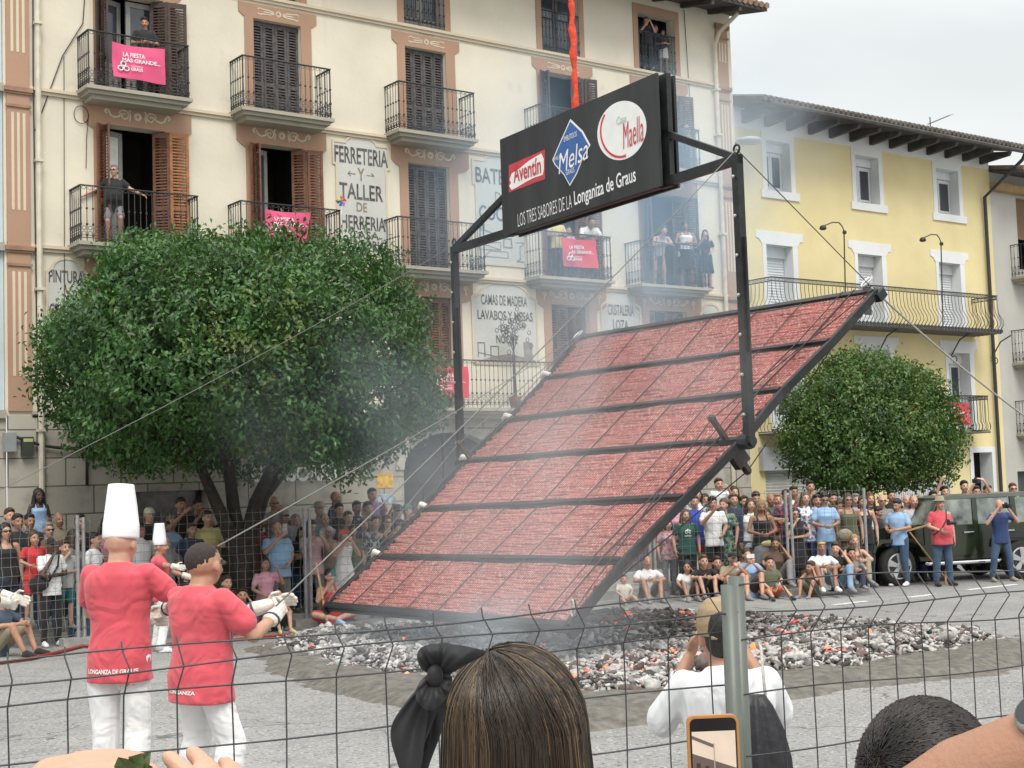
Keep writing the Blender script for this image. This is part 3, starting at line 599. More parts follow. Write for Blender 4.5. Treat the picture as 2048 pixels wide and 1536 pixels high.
# roof
ye, ze = YW-1.15, 11.98
rf = MB(); rf.prism([(XR+.0, ye, ze), (38.35, ye, ze), (38.35, 36, 14.6), (XR+.0, 36, 14.6)], (0, 0, .07)); ro = rf.build('roof', EAVE, yh)
tb = MB()
for i in range(58): x = XR+.1+i*.2; tb.tube([(x, ye-.08, ze+.12), (x, 36, 14.74)], .08, 6)
tb.build('roof_tile', mat('roof_tiles_dark', (.13, .115, .10), .85, .35, 5), ro)
for i in range(13):
    x = 27.2+i*.86; r = MB(); r.prism([(x, ye+.05, ze-.06), (x, YW+.02, ze+.13), (x, YW+.02, ze-.24), (x, ye+.12, ze-.17)], (.13, 0, 0)); r.build('rafter', EAVE, ro)
b = MB(); b.tube([(XR+.3, ye-.08, ze+.0), (38.3, ye-.08, ze-.03)], .06, 6); b.build('gutter', EAVE, ro)
b = MB(); b.tube([(38.2, ye-.05, ze-.03), (38.15, ye+.05, ze-.25), (37.55, YW-.12, 10.7), (37.55, YW-.12, 0)], .055, 8); b.build('downpipe', mat('black_pipe', (.03, .03, .032), .5), yh)
# long bellied balcony
def bellied(x0, x1, yf, z, h, belly=True, sp=.155):
    s_ = MB(); s_.box(x0, x1, yf+.12, YW-.001, z-.08, z-.03)
    b_ = s_.build('balcony', mat('dark_slab', (.10, .095, .085), .9, .2), yh); r = MB()
    prof = [(0, 1.0), (.0, .72), (-.03, .5), (-.17, .28), (-.19, .16), (-.10, .05), (-.02, 0)] if belly else [(0, 1.0), (0, .5), (0, .26), (-.06, .15), (-.05, .05), (0, 0)]
    def run(p, q, nrm):
        p, q = A(p), A(q); L = np.linalg.norm(q-p); u = (q-p)/L; k = round(L/sp); nrm = A(nrm)
        for zz, w_ in ((z+h, .05), (z+h*.9, .02), (z, .03)): r.obox((p+q)/2+Z3*zz, u*(L/2+.01), nrm*w_/2, Z3*.012)
        for i in range(k+1):
            c = p+u*L*i/k; r.tube([c-nrm*o*-1*-1*1.0+Z3*(z+t*h) for o, t in prof], .010, 4)
            if i < k: m_ = c+u*L/k/2; r.tube([m_+u*.038*cos(t)+Z3*(z+h*.95+.035*sin(t)) for t in np.linspace(0, 2*pi, 8)[:-1]], .010, 3, closed=True)
            if belly and i < k: r.obox(m_+nrm*.16+Z3*(z-.02), u*.05, nrm*.01, Z3*.05)
    run((x0, yf+.17, 0), (x1, yf+.17, 0), (0, -1, 0)); run((x0, yf+.17, 0), (x0, YW, 0), (-1, 0, 0)); run((x1, yf+.17, 0), (x1, YW, 0), (1, 0, 0))
    r.build('railing', IRON, b_)
    return b_
bellied(fx(1553, 568, 25.3), fx(2004, 602, 25.3), 25.3, 6.44, 1.06)
bl2 = bellied(35.05, fx(1984, 830, 25.6), 25.55, 3.5, 1.02, False, .13); bellied(27.35, 29.7, 25.55, 3.5, 1.02, False, .13)
for x in (32.3, 35.6, 37.6):
    sb = MB(); sb.tube([(x, YW-.02, 5.75), (x, YW-.35, 6.2), (x, YW-.72, 6.36)], .022, 5); sb.tube([(x, YW-.02+.0-.1+.1*cos(t), 5.72+.1*sin(t)-.08) for t in np.linspace(0, 5, 9)], .018, 4)
    sb.build('scroll_bracket', IRON, yh)
# wall lamps on tall stems
for px, top in ((1692, 455), (1886, 478)):
    e0 = fac(px, 640 if px < 1800 else 655, 25.32); e1 = fac(px-4, top+8, 25.32); tip = e1+A([-.95, -.1, .05])
    L = empty('street_lamp', (e0[0], e0[1], e0[2]), 'slim black stem lamp on the long balcony, '+('left of the middle window' if px < 1800 else 'before the right window'), 'lamp', 'stem lamps on the yellow house')
    b = MB(); b.tube([e0, e1], .02, 6); b.build('stem', IRON, L); b = MB(); b.tube([e1, e1+A([-.05, 0, .12]), e1+A([-.2, -.02, .22]), e1+A([-.5, -.05, .2]), tip], .017, 6); b.ball(e1+A([.02, 0, -.02]), .06, 8); b.build('arm', IRON, L)
    b = MB(); b.lathe(tip, [(.02, .03), (.08, .0), (.10, -.07), (.06, -.10)], 10); b.build('lamp_head', IRON, L, True)
# flat lantern and antenna
p = fac(1497, 282, YW-.5); L = empty('lantern', p, 'shallow grey floodlight fixed at the top left of the yellow house', 'lamp')
b = MB(); b.lathe(p, [(.02, .1), (.30, .06), (.34, 0), (.30, -.05), (.02, -.07)], 14); b.build('shade', mat('lamp_grey', (.42, .44, .45), .5), L, True); b = MB(); b.bar(p, p+A([-.1, .5, .02]), .05); b.build('bracket', IRON, L)
p = fac(1861, 258, YW+1.2); L = empty('tv_antenna', p, 'thin television antenna standing on the tiled roof of the yellow house', 'antenna')
b = MB(); b.tube([p-Z3*.6, p+Z3*.38], .018, 5); b.build('mast', IRON, L); b = MB(); q0 = p+A([-.1, 0, .14]); q1 = p+A([.95, -.05, .55]); b.tube([q0, q1], .013, 4)
for t in np.linspace(.1, 1, 9): c = q0+(q1-q0)*t; b.tube([c-Y3*.14, c+Y3*.14], .007, 3)
b.build('boom', IRON, L)
# ================================================================ GREY HOUSE at right edge
gh = empty('grey_house', (41, YW, 0), 'narrow grey plastered house with wooden blinds at the right edge', 'building')
GREYR = plaster('grey_render', (.47, .455, .42), (.27, .26, .24), streak=.6, blotch=.6)
go_ = [(39.35, 40.6, 8.6, 10.9), (39.6, 40.8, 5.2, 7.6), (38.62, 39.5, 0, 2.25)]
b = MB(); wall(b, 38.002, 46, 0, 11.6, go_, YW+.02, .3); b.build('wall', GREYR, gh)
for i, (x0, x1, z0, z1) in enumerate(go_):
    room(x0, x1, z0, z1, YW+.33, .6, None, gh); f_ = MB(); f_.box(x0+.02, x1-.02, YW+.2, YW+.24, z0+(.0 if i else 1.0), z1); f_.build('blind' if i < 2 else 'door', mat('blind_wood', (.20, .12, .07), .8, .3, 20, stretch=(1, 1, 12)) if i < 2 else mat('dark_green_door', (.05, .06, .06)), gh)
balcony(38.9, 41.2, 8.3, 25.7, 1.0, gh, None, YW+.02); balcony(38.7, 42, 5.6, 25.6, 1.0, gh, None, YW+.02); balcony(38.7, 42, 3.4, 25.6, 1.0, gh, None, YW+.02)
b = MB(); b.box(38.002, 46, YW-.25, YW+.019, 10.95, 11.2); b.build('cornice', mat('ochre_cornice', (.36, .25, .13), .9, .2), gh)
b = MB(); b.prism([(38.0, YW-1.1, 11.35), (46, YW-1.1, 11.35), (46, 36, 13.4), (38.0, 36, 13.4)], (0, 0, .07)); ro = b.build('roof', EAVE, gh); b = MB()
for i in range(40): b.tube([(38.1+i*.2, YW-1.18, 11.47), (38.1+i*.2, 36, 13.54)], .08, 6)
b.build('roof_tile', TILE, ro)
text('20', (39.15, YW+.018, 2.72), X3, Z3, .26, .2, INK, 'house_number', gh)
# ================================================================ COALS AND SAND
rng = np.random.default_rng(11)
def polyd(px, py, poly):
    """signed distance to a ground polygon, positive inside"""
    P = np.stack([px, py], -1); d = np.full(px.shape, 1e9); ins = np.zeros(px.shape, bool); k = len(poly)
    for i in range(k):
        a, b = A(poly[i]), A(poly[(i+1) % k]); e = b-a
        t = np.clip(((P-a)@e)/(e@e), 0, 1); d = np.minimum(d, np.linalg.norm(P-a-t[..., None]*e, axis=-1))
        c = ((a[1] > py) != (b[1] > py)) & (px < (b[0]-a[0])*(py-a[1])/(b[1]-a[1]+1e-12)+a[0]); ins ^= c
    return np.where(ins, d, -d)
gp = lambda l, dz=0: [tuple(gnd(x, y, dz)[:2]) for x, y in l]
COALP = gp([(525, 1303), (640, 1345), (780, 1368), (1000, 1392), (1200, 1411), (1290, 1414), (1420, 1392), (1570, 1364), (1724, 1350), (1843, 1328), (2022, 1296), (1995, 1290), (1900, 1279), (1800, 1270), (1655, 1262), (1500, 1250), (1350, 1242), (1206, 1242), (1000, 1256), (820, 1270), (700, 1276), (600, 1284)])
SANDP = gp([(470, 1300), (520, 1352), (601, 1381), (670, 1396), (789, 1425), (960, 1462), (1172, 1474), (1349, 1450), (1587, 1412), (1758, 1381), (2060, 1346), (2160, 1312), (2060, 1280), (1950, 1272), (1700, 1250), (1350, 1232), (1100, 1242), (800, 1262), (600, 1276)])
def vn(x, y, s, seed=0):                                            # cheap value noise
    def h(i, j): return np.modf(np.abs(np.sin(i*127.1+j*311.7+seed*74.7)*43758.5453))[0]
    x = x*s; y = y*s; i = np.floor(x); j = np.floor(y); u = x-i; v = y-j; u = u*u*(3-2*u); v = v*v*(3-2*v)
    return (h(i, j)*(1-u)+h(i+1, j)*u)*(1-v)+(h(i, j+1)*(1-u)+h(i+1, j+1)*u)*v
def field(name, poly, hf, step, m, lift=.004):
    P = A(poly); x0, y0 = P.min(0)-.2; x1, y1 = P.max(0)+.2
    xs = np.arange(x0, x1, step); ys = np.arange(y0, y1, step); X, Y = np.meshgrid(xs, ys, indexing='ij'); d = polyd(X, Y, poly)
    Z = np.maximum(0, .744-.031*(G[0]*X+G[1]*Y))+hf(X, Y, d)
    idx = -np.ones(X.shape, int); vs = []; keep = d > -step*1.5
    mb = MB(); q = np.argwhere(keep)
    for n_, (i, j) in enumerate(q): idx[i, j] = n_
    mb.v = [(float(X[i, j]), float(Y[i, j]), float(Z[i, j])) for i, j in q]
    for i in range(X.shape[0]-1):
        for j in range(X.shape[1]-1):
            f = (idx[i, j], idx[i+1, j], idx[i+1, j+1], idx[i, j+1])
            if min(f) >= 0: mb.f.append(f); mb.m.append(0)
    return mb.build(name, m, None, True)
sandh = lambda X, Y, d0: sandh_(X, Y, d0-.22*vn(X, Y, 2.5)-.10*vn(X, Y, 9, 4))
sandh_ = lambda X, Y, d: -.02+np.clip(d+.02, 0, .35)/.35*.09+np.where(d > 0, .06*vn(X, Y, 3)*np.clip(d, 0, .3)/.3+.02*vn(X, Y, 11), 0)
SAND = mat('sand', (.130, .119, .102), .95, .30, 9, 1.0, 38, c2=(.185, .17, .15))
tag(field('sand', SANDP, sandh, .09, SAND), kind='structure')
coalh = lambda X, Y, d: -.03+np.clip(d+.03, 0, .4)/.4*.20+.06*vn(X, Y, 1.7, 3)*np.clip(d, 0, .5)
ASHB = mat('dark_ash', (.055, .05, .047), .95, .4, 9, .5, 30)
ash = mat('white_ash', (.36, .345, .33), .95, .25, 24, .4, 90, c2=(.56, .545, .525), island=.3); ashg = mat('grey_ash', (.20, .185, .178), .95, .35, 24, .4, 90, island=.3)
char = mat('charcoal', (.055, .049, .046), .8, .4, 20, .4, 60, island=.3); brn = mat('burnt_wood', (.13, .095, .085), .9, .35, 18, .4, 60, island=.3)
def embm(nm, c, s):
    m = emis(nm, c, s); n = m.node_tree.nodes; l = m.node_tree.links; b = n['Principled BSDF']; so = [k for k in n if k.type == 'TEX_COORD'][0].outputs['Object']
    f = smoothstep_mix(n, l, noise(n, l, so, 14, 4), .44, .60, (0, 0, 0), c); l.new(f, b.inputs['Emission Color']); l.new(smoothstep_mix(n, l, noise(n, l, so, 14, 4), .44, .60, (.45, .42, .40), (.3, .05, .02)), b.inputs['Base Color']); return m
ember = embm('ember', (1.0, .17, .03), 1.8); ember2 = embm('red_ember', (.85, .06, .02), .8)
cbm = field('coal_bed', COALP, coalh, .12, ASHB); tag(cbm, kind='stuff')
def coals(n):
    P = A(COALP); lo, hi = P.min(0), P.max(0); X = rng.uniform(lo[0], hi[0], n*2); Y = rng.uniform(lo[1], hi[1], n*2); d = polyd(X, Y, COALP)
    k = (d > -.02+.05*rng.random(n*2)); X, Y, d = X[k][:n], Y[k][:n], d[k][:n]; n = len(X)
    Z = np.maximum(0, .744-.031*(G[0]*X+G[1]*Y))+coalh(X, Y, d)+rng.uniform(-.01, .05, n)
    L = rng.lognormal(-3.08, .45, n); W = L*rng.uniform(.24, .52, n)
    q = rng.normal(size=(n, 3)); q[:, 2] *= .38; q /= np.linalg.norm(q, axis=1)[:, None]
    r = rng.normal(size=(n, 3)); r -= q*(r*q).sum(1)[:, None]; r /= np.linalg.norm(r, axis=1)[:, None]; s = np.cross(q, r)
    c = np.stack([X, Y, Z], 1); vs = []; ring = [(0, 0), (1, 1), (2, .9), (3, 0)]
    V = []
    for t, rad in ((-1.0, .55), (-.35, 1.05), (.4, .95), (1.0, .5)):
        for j in range(5):
            an = 2*pi*j/5; jt = rng.uniform(.65, 1.25, n); 
            V.append(c+q*(L*t*rng.uniform(.85, 1.1, n)*.75)[:, None]+r*(W*rad*jt*cos(an))[:, None]+s*(W*rad*jt*sin(an)*.8)[:, None])
    V = np.stack(V, 1)                                              # n,20,3
    fs = [(j, (j+1) % 5, 5+(j+1) % 5, 5+j) for j in range(5)]; F_ = fs+[tuple(x+5 for x in f) for f in fs]+[tuple(x+10 for x in f) for f in fs]
    F4 = A(F_); F5 = A([[4, 3, 2, 1, 0], [15, 16, 17, 18, 19]])
    me = bpy.data.meshes.new('coals'); me.vertices.add(n*20); me.vertices.foreach_set('co', V.reshape(-1))
    off = (np.arange(n)*20)[:, None, None]; l4 = (F4[None]+off).reshape(n, -1); l5 = (F5[None]+off).reshape(n, -1); ll = np.concatenate([l4, l5], 1).reshape(-1)
    tot = np.tile(A([4]*15+[5]*2), n); st = np.concatenate([[0], np.cumsum(tot)[:-1]])
    me.loops.add(len(ll)); me.loops.foreach_set('vertex_index', ll.astype(np.int32)); me.polygons.add(len(tot)); me.polygons.foreach_set('loop_start', st.astype(np.int32)); me.polygons.foreach_set('loop_total', tot.astype(np.int32))
    # which coals are ash-white, burnt or glowing: noise over the bed, its middle darkened in colour for the grill's shade
    wn = vn(X, Y, .9, 5)*.6+vn(X, Y, 2.6, 8)*.4; mid = np.exp(-(((X-14.2)/2.6)**2+((Y-16.6)/2.6)**2)); u = rng.random(n)
    pw = np.clip(.74-.80*mid+.45*(wn-.5), .05, .93); mi = np.where(u < pw*.72, 0, np.where(u < pw, 1, np.where(u < pw+(1-pw)*.55, 3, 2)))
    hot1 = np.exp(-(((X-9.4)/.9)**2+((Y-10.9)/.35)**2))+.7*np.exp(-(((X-11.0)/.8)**2+((Y-11.3)/.5)**2)); u2 = rng.random(n)
    mi = np.where(u2 < .30*hot1*(vn(X, Y, 5, 2) > .55), 4, mi); mi = np.where((u2 > .992-.06*mid*(wn > .5)), 5, mi); mi = np.where((u2 > .9992), 4, mi)
    me.polygons.foreach_set('material_index', np.repeat(mi, 17).astype(np.int32)); me.update(); me.validate()
    for m in (ash, ashg, char, brn, ember, ember2): me.materials.append(m)
    return tag(put('coals', me), kind='stuff')
coals(42000)
# ================================================================ BARBECUE GRILL
gc, ga, gb = A([11.80, 14.56, 2.70]), 1.1*A([-.217, -2.764, .021]), 1.1*A([2.102, -.153, 1.705])
gn_ = unit(np.cross(gb, ga)); gn_ = gn_*(1 if gn_[2] > 0 else -1)
def ong(x, y):
    r = ray(x, y); return C0+r*(((gc-C0)@gn_)/(r@gn_))
BARS = [((655, 1213), (1137, 1255)), ((757, 1115), (1245, 1124)), ((850, 1020), (1368, 998)), ((932, 925), (1480, 884)), ((1018, 842), (1563, 783)), ((1096, 758), (1660, 686)), ((1162, 678), (1750, 586))]
BL = [(ong(*a), ong(*b)) for a, b in BARS]
GIR = mat('black_steel', (.022, .023, .025), .45, .3, 8, .15, 40, metal=.3); RUST = mat('rusty_steel', (.05, .035, .03), .7, .4, 10, .2, 40)
STEELW = mat('steel_wire', (.16, .16, .165), .4, .2, 10, metal=.7)
pl0, pr0 = BL[3]
grill = empty('barbecue_grill', (gc[0], gc[1], gz(gc[0], gc[1])), 'huge square black barbecue grill tilted over the embers, packed with red sausages', 'grill')
axd = unit(ga)
for s, i0 in ((-1, 0), (1, 1)):
    b = MB()
    for j in range(6):
        p, q = BL[j][i0], BL[j+1][i0]; b.bar(p+axd*s*.03, q+axd*s*.03+unit(q-p)*.01, .055, .095, gn_)
    b.build('side_rail', GIR, grill)
for j, (p, q) in enumerate(BL):
    b = MB(); h = .075 if j in (0, 6) else .052
    b.bar(p+gn_*.040, q+gn_*.040, h, .04, gn_); b.bar(p-gn_*.045, q-gn_*.045, h*.7, .05, gn_); b.build('crossbar', GIR, grill)
for k in range(1, 8):                                               # long rods over the sausages
    t = k/7.6+(.02 if k > 4 else 0); b = MB()
    b.tube([p+(q-p)*t+gn_*.045 for p, q in BL], .0075, 5); b.build('rod', GIR, grill)
for t, r in ((.03, .009), (.955, .010), (.925, .008)): b = MB(); b.tube([p+(q-p)*t+gn_*.09 for p, q in BL], r, 5); b.build('rod', GIR, grill)
# sausages: coils lie in rows between the bars
def sausages():
    V = []; rows = []; NS = 236; prof = [(-.0205, -.012), (-.016, .012), (.0, .0245), (.016, .012), (.0205, -.012)]
    for j in range(6):
        p0, q0 = BL[j]; p1, q1 = BL[j+1]; L = np.linalg.norm(p1-p0); nr = int((L-.10)/.043); bv = unit(p1-p0)
        t = np.linspace(.006, .994, NS)
        for r in range(nr):
            v = (.055+(L-.11)*(r+.5)/nr)/L; a = p0+(p1-p0)*v; b = q0+(q1-q0)*v
            ph = rng.uniform(0, 6.28, 3); wob = .006*np.sin(t*23+ph[0])+.006*np.sin(t*57+ph[1])
            e0, e1 = rng.uniform(-.012, .012, 2); tt = t*(1+e1-e0)+e0
            c = a+(b-a)*tt[:, None]+bv*wob[:, None]
            s = np.linalg.norm(b-a)*t; bead = 1+.22*np.sin(s*2*pi/.060+pi*(r % 2))+.045*rng.normal(size=NS); hz = .008*np.sin(t*17+ph[2])+rng.normal(size=NS)*.002
            V.append(np.stack([c+bv*(o*bead)[:, None]+gn_*(h*bead-.006+(hz if h else hz))[:, None] for o, h in prof], 1))
    V = np.stack(V); R_n, S, K = V.shape[:3]; i = np.arange(R_n*S*K).reshape(R_n, S, K)
    Fq = np.stack([i[:, :-1, :-1], i[:, 1:, :-1], i[:, 1:, 1:], i[:, :-1, 1:]], -1).reshape(-1, 4)
    me = bpy.data.meshes.new('sausages'); me.vertices.add(V.size//3); me.vertices.foreach_set('co', V.reshape(-1)); me.loops.add(Fq.size); me.loops.foreach_set('vertex_index', Fq.reshape(-1).astype(np.int32))
    me.polygons.add(len(Fq)); me.polygons.foreach_set('loop_start', np.arange(0, Fq.size, 4, dtype=np.int32)); me.polygons.foreach_set('loop_total', np.full(len(Fq), 4, np.int32)); me.polygons.foreach_set('use_smooth', np.ones(len(Fq), bool)); me.update()
    return me
def sausage_mat():
    m = mat('raw_sausage', (.50, .155, .135), .40, .22, 3.5, .0, spec=.6, island=.10); n = m.node_tree.nodes; l = m.node_tree.links; b = n['Principled BSDF']
    src = b.inputs['Base Color'].links[0].from_socket; s = [x for x in n if x.type == 'TEX_COORD'][0].outputs['Object']
    o = smoothstep_mix(n, l, noise(n, l, s, 24, 3), .48, .66, src, (.74, .46, .41)); o = smoothstep_mix(n, l, noise(n, l, s, 22, 3), .62, .72, o, (.16, .03, .025)); l.new(o, b.inputs['Base Color']); return m
me = sausages(); me.materials.append(sausage_mat()); so_ = put('sausages', me); tag(so_, 'red raw sausage coils laid in tight rows across the tilted grill', 'sausages', kind='stuff')
# grill mesh underneath as one sheet, its colour darkened to shade the row gaps
b = MB(); b.prism([BL[0][0]-gn_*.03, BL[0][1]-gn_*.03, BL[6][1]-gn_*.03, BL[6][0]-gn_*.03], -gn_*.01); b.build('under_mesh', mat('gap_shade_mesh', (.035, .014, .012), .9, .3, 8), grill)
b = MB()
for k in range(1, 118):
    t = k/118; b.tube([p+(q-p)*t+gn_*.029 for p, q in BL], .0028, 3, cap=False)
b.build('wire_grid', mat('grid_wire', (.045, .035, .033), .6, .3, 10, metal=.3), grill)
# pivots with levers and bracing cables
for s, i0, P in ((-1, 0, pl0), (1, 1, pr0)):
    b = MB(); c = P+axd*s*.13; b.tube([c-axd*s*.45, c+axd*s*.10], .055, 10); b.tube([c-axd*s*.1, c+axd*s*.05], .09, 10); b.build('pivot_hub', GIR, grill)
    b = MB(); h0 = P-axd*s*.20; t1 = h0+gn_*.36; t0 = h0-gn_*.42; b.bar(h0, t1, .045, .07, axd); b.bar(h0, t0, .06, .09, axd); b.obox(h0-gn_*.2, gn_*.12, unit(gb)*.10, axd*.05); b.ball(t1, .05, 8); b.ball(t0, .05, 8); b.build('lever', RUST, grill)
    for tip in (t1, t0):
        b = MB(); e0 = BL[0][i0]+axd*s*-.02+gn_*.05; e1 = BL[6][i0]-axd*s*.02+gn_*.05
        b.tube([e0, tip, e1], .0075, 5); b.build('bracing_cable', STEELW if s < 0 else GIR, grill)
    for j in (0, 6):
        b = MB(); c = BL[j][i0]+axd*s*.05; b.obox(c-gn_*.04, axd*.05, unit(gb)*.07, gn_*.055); b.build('corner_plate', GIR, grill)
WRAP = mat('white_cloth_wrap', (.62, .61, .57), .9, .15, 14, .3, 50)
for j in (1, 2, 3, 4, 5):
    b = MB(); c = BL[j][0]; b.tube([c+axd*.16+gn_*.07, c+axd*.02+gn_*.11, c-axd*.09+gn_*.05, c-axd*.11-gn_*.08-unit(gb)*.07], [.032, .043, .040, .022], 7); b.build('cloth_tie', WRAP, grill, True)
CAR = mat('carabiner', (.5, .5, .48), .35, .1, metal=.8)
def ring_link(name, c, u, v, ru, rv, r, m, parent): b = MB(); b.tube([A(c)+A(u)*ru*cos(t)+A(v)*rv*sin(t) for t in np.linspace(0, 2*pi, 13)[:-1]], r, 5, closed=True); return b.build(name, m, parent)
ring_link('carabiner', ong(1158, 1233)+gn_*.12, Z3, axd, .085, .04, .012, CAR, grill); ring_link('carabiner', ong(1741, 577)+gn_*.1, unit(gb), axd, .11, .05, .015, CAR, grill); ring_link('carabiner', ong(1156, 669), unit(gb), axd, .10, .05, .015, CAR, grill)
# ---------------------------------------------------------------- hanging frame and sign boards
PL, PR = pl0-axd*.16, pr0+axd*.16
hd = unit(A([PR[0]-PL[0], PR[1]-PL[1], 0])); hn = A([hd[1], -hd[0], 0]); hn = hn*(1 if hn@(C0-PL) > 0 else -1)
def onh(x, y, off=0.0):
    r = ray(x, y); q = PL+hn*off; return C0+r*(((q-C0)@hn)/(r@hn))
zl, zr_ = onh(924, 500)[2], onh(1474, 312)[2]; zb = (zl+zr_)/2
hang = empty('hanging_frame', (gc[0], gc[1], zb), 'black steel hanging frame with two posts and black sausage advert boards', 'sign frame')
TL, TR = A([PL[0], PL[1], zb]), A([PR[0], PR[1], zb])
b = MB(); b.bar(TL-hd*.05, TR+hd*.05, .09, .11); b.build('beam', GIR, hang)
for P, T in ((PL, TL), (PR, TR)):
    b = MB(); b.bar(P, T+Z3*.05, .092, .10, hd); b.bar(P+Z3*1.0+hd*.07, T-Z3*.9+hd*.07, .02, .05, hd); b.build('post', GIR, hang)
    b = MB(); [b.ball(P+hn*.065+Z3*z, .022, 6) for z in np.linspace(.3, T[2]-P[2]-.2, 7)]; b.build('bolt', CAR, hang)
    ring_link('eye_bolt', T+Z3*.12, hd, Z3, .05, .05, .014, GIR, hang)
bl_, br_ = onh(1005, 380, .13), onh(1319, 255, .13)
zt = (onh(1005, 283, .13)[2]+onh(1315, 140, .13)[2])/2; zo = (onh(1005, 477, .13)[2]+onh(1322, 367, .13)[2])/2
BOARD = mat('black_board', (.018, .018, .020), .5, .35, 3, .1, 30, c2=(.032, .032, .034), stretch=(1, 1, .2))
for off in (.13, -.13):
    b = MB(); o = hn*(off-.13); mid = (bl_+br_)/2*A([1, 1, 0])+o+Z3*(zt+zo)/2; w2 = np.linalg.norm((br_-bl_)*A([1, 1, 0]))/2; b.obox(mid, hd*w2, hn*.018, Z3*(zt-zo)/2); bo = b.build('sign_board', BOARD, hang)
    if off > 0: front = bo
for e_ in (-1, 1):
    b = MB(); b.bar((bl_+br_)/2*A([1, 1, 0])-hn*.13+hd*e_*(w2-.05)+Z3*zo, (bl_+br_)/2*A([1, 1, 0])-hn*.13+hd*e_*(w2-.05)+Z3*zt, .07, .2, hd); b.build('inner_strut', GIR, hang)
for e_, T in ((-1, TL), (1, TR)):
    b = MB(); q = (bl_+br_)/2*A([1, 1, 0])-hn*.13+hd*e_*w2+Z3*(zb+.62); b.bar(q-hd*e_*.1, T+Z3*.02, .07, .08); b.build('brace', GIR, hang)
def onb(x, y): return onh(x, y, .13+.018)
bu = hd
def bpt(x, y):
    p = onb(x, y); c = (bl_+br_)/2; return ((p-c)@bu, p[2]-(zt+zo)/2)
BC = (bl_+br_)/2*A([1, 1, 0])+hn*.0185+Z3*(zt+zo)/2
def bplate(pix, m, name, t=.003, lift=0.0):
    b = MB(); b.prism([BC+bu*x+Z3*z+hn*lift for x, z in [bpt(*p) for p in pix]], hn*t); return b.build(name, m, front)
def btext(s, p0, p1, h, m, lift=.004, bold=0.0, shear=0., rot=True, sp=1.0):
    a, c = A(bpt(*p0)), A(bpt(*p1)); d = c-a; W = np.linalg.norm(d); u = bu*d[0]/W+Z3*d[1]/W; v = np.cross(hn, u); m_ = (a+c)/2
    return text(s, BC+bu*m_[0]+Z3*m_[1]+hn*lift, u, v, W, h, m, 'lettering', front, bold=bold, shear=shear, ext=.003, space=sp)
RED = mat('advert_red', (.52, .045, .06), .5, .08); BLUE = mat('advert_blue', (.035, .11, .33), .5, .08); AW = mat('advert_white', (.78, .78, .77), .5, .04); GRN = mat('advert_green', (.35, .55, .42), .5)
# stacked layers: each 3-4 mm proud of the one below
bplate([(1018, 331), (1090, 299), (1090, 358), (1018, 385)], RED, 'logo_panel')
bplate([(1020, 360), (1024, 347), (1040, 337), (1058, 322), (1083, 307), (1088, 318), (1088, 340), (1086, 350), (1070, 355), (1052, 364), (1036, 374), (1024, 380), (1019, 372), (1023, 366)], AW, 'logo_panel', .003, .0035)
btext('Aventín', (1028, 350), (1083, 329), .24, RED, .008, .02)
dm = [(1141, 238), (1166, 262), (1181, 290), (1166, 318), (1154, 348), (1140, 372), (1128, 350), (1110, 330), (1105, 320), (1120, 285)]
bplate(dm, AW, 'logo_panel'); c_ = A(dm).mean(0); bplate([tuple(c_+(A(p)-c_)*.93) for p in dm], BLUE, 'logo_panel', .003, .0035)
btext('Melsa', (1117, 330), (1177, 296), .27, AW, .008, .0, .35)
btext('EMBUTIDOS', (1129, 279), (1155, 267), .07, AW, .0075); btext('GRAUS', (1133, 346), (1150, 339), .07, AW, .0075); btext('FAMILIA', (1107, 320), (1122, 313), .05, AW, .0075)
el = [(1244+49*cos(t)-0*sin(t), 261-59*sin(t)-12*cos(t)*.6) for t in np.linspace(0, 2*pi, 40)[:-1]]
bplate(el, AW, 'logo_panel')
b = MB(); stroke(b, [bpt(1240-38*cos(t)*1.0-0, 262-52*sin(t)) for t in np.linspace(.65, -1.9, 22)], BC+hn*.0035, bu, Z3, hn, .03, .003); b.build('logo_arc', RED, front)
btext('Maella', (1246, 274), (1287, 255), .33, RED, .0075, -.005, .3); btext('Casa', (1234, 243), (1253, 236), .10, GRN, .0075, 0, .2)
btext('LOS TRES SABORES DE LA', (1036, 441), (1144, 402), .185, AW, .001, -.012); btext('Longaniza de Graus', (1149, 401), (1272, 352), .25, AW, .001, .012)
# red lifting strap
st0 = (bl_+br_)/2*A([1, 1, 0])*1.0-hn*.13; s0 = onh(1152, 205); s0[2] = zt-.3
b = MB(); pts = []; n_ = 46
pts = [s0+Z3*(i*.11)+hd*(.007*sin(i*1.3)-.0015*i)+hn*.01*cos(i*1.9) for i in range(n_)]
b.tube(pts, [.042+.010*sin(i*2.1)+.006*sin(i*.7) for i in range(n_)], 8)
STRAP = mat('red_strap', (.62, .055, .02), .75, .3, 12, .8, 25); o = b.build('lifting_strap', STRAP, None, True); tag(o, 'crumpled red lifting strap holding up the black sign frame', 'strap')
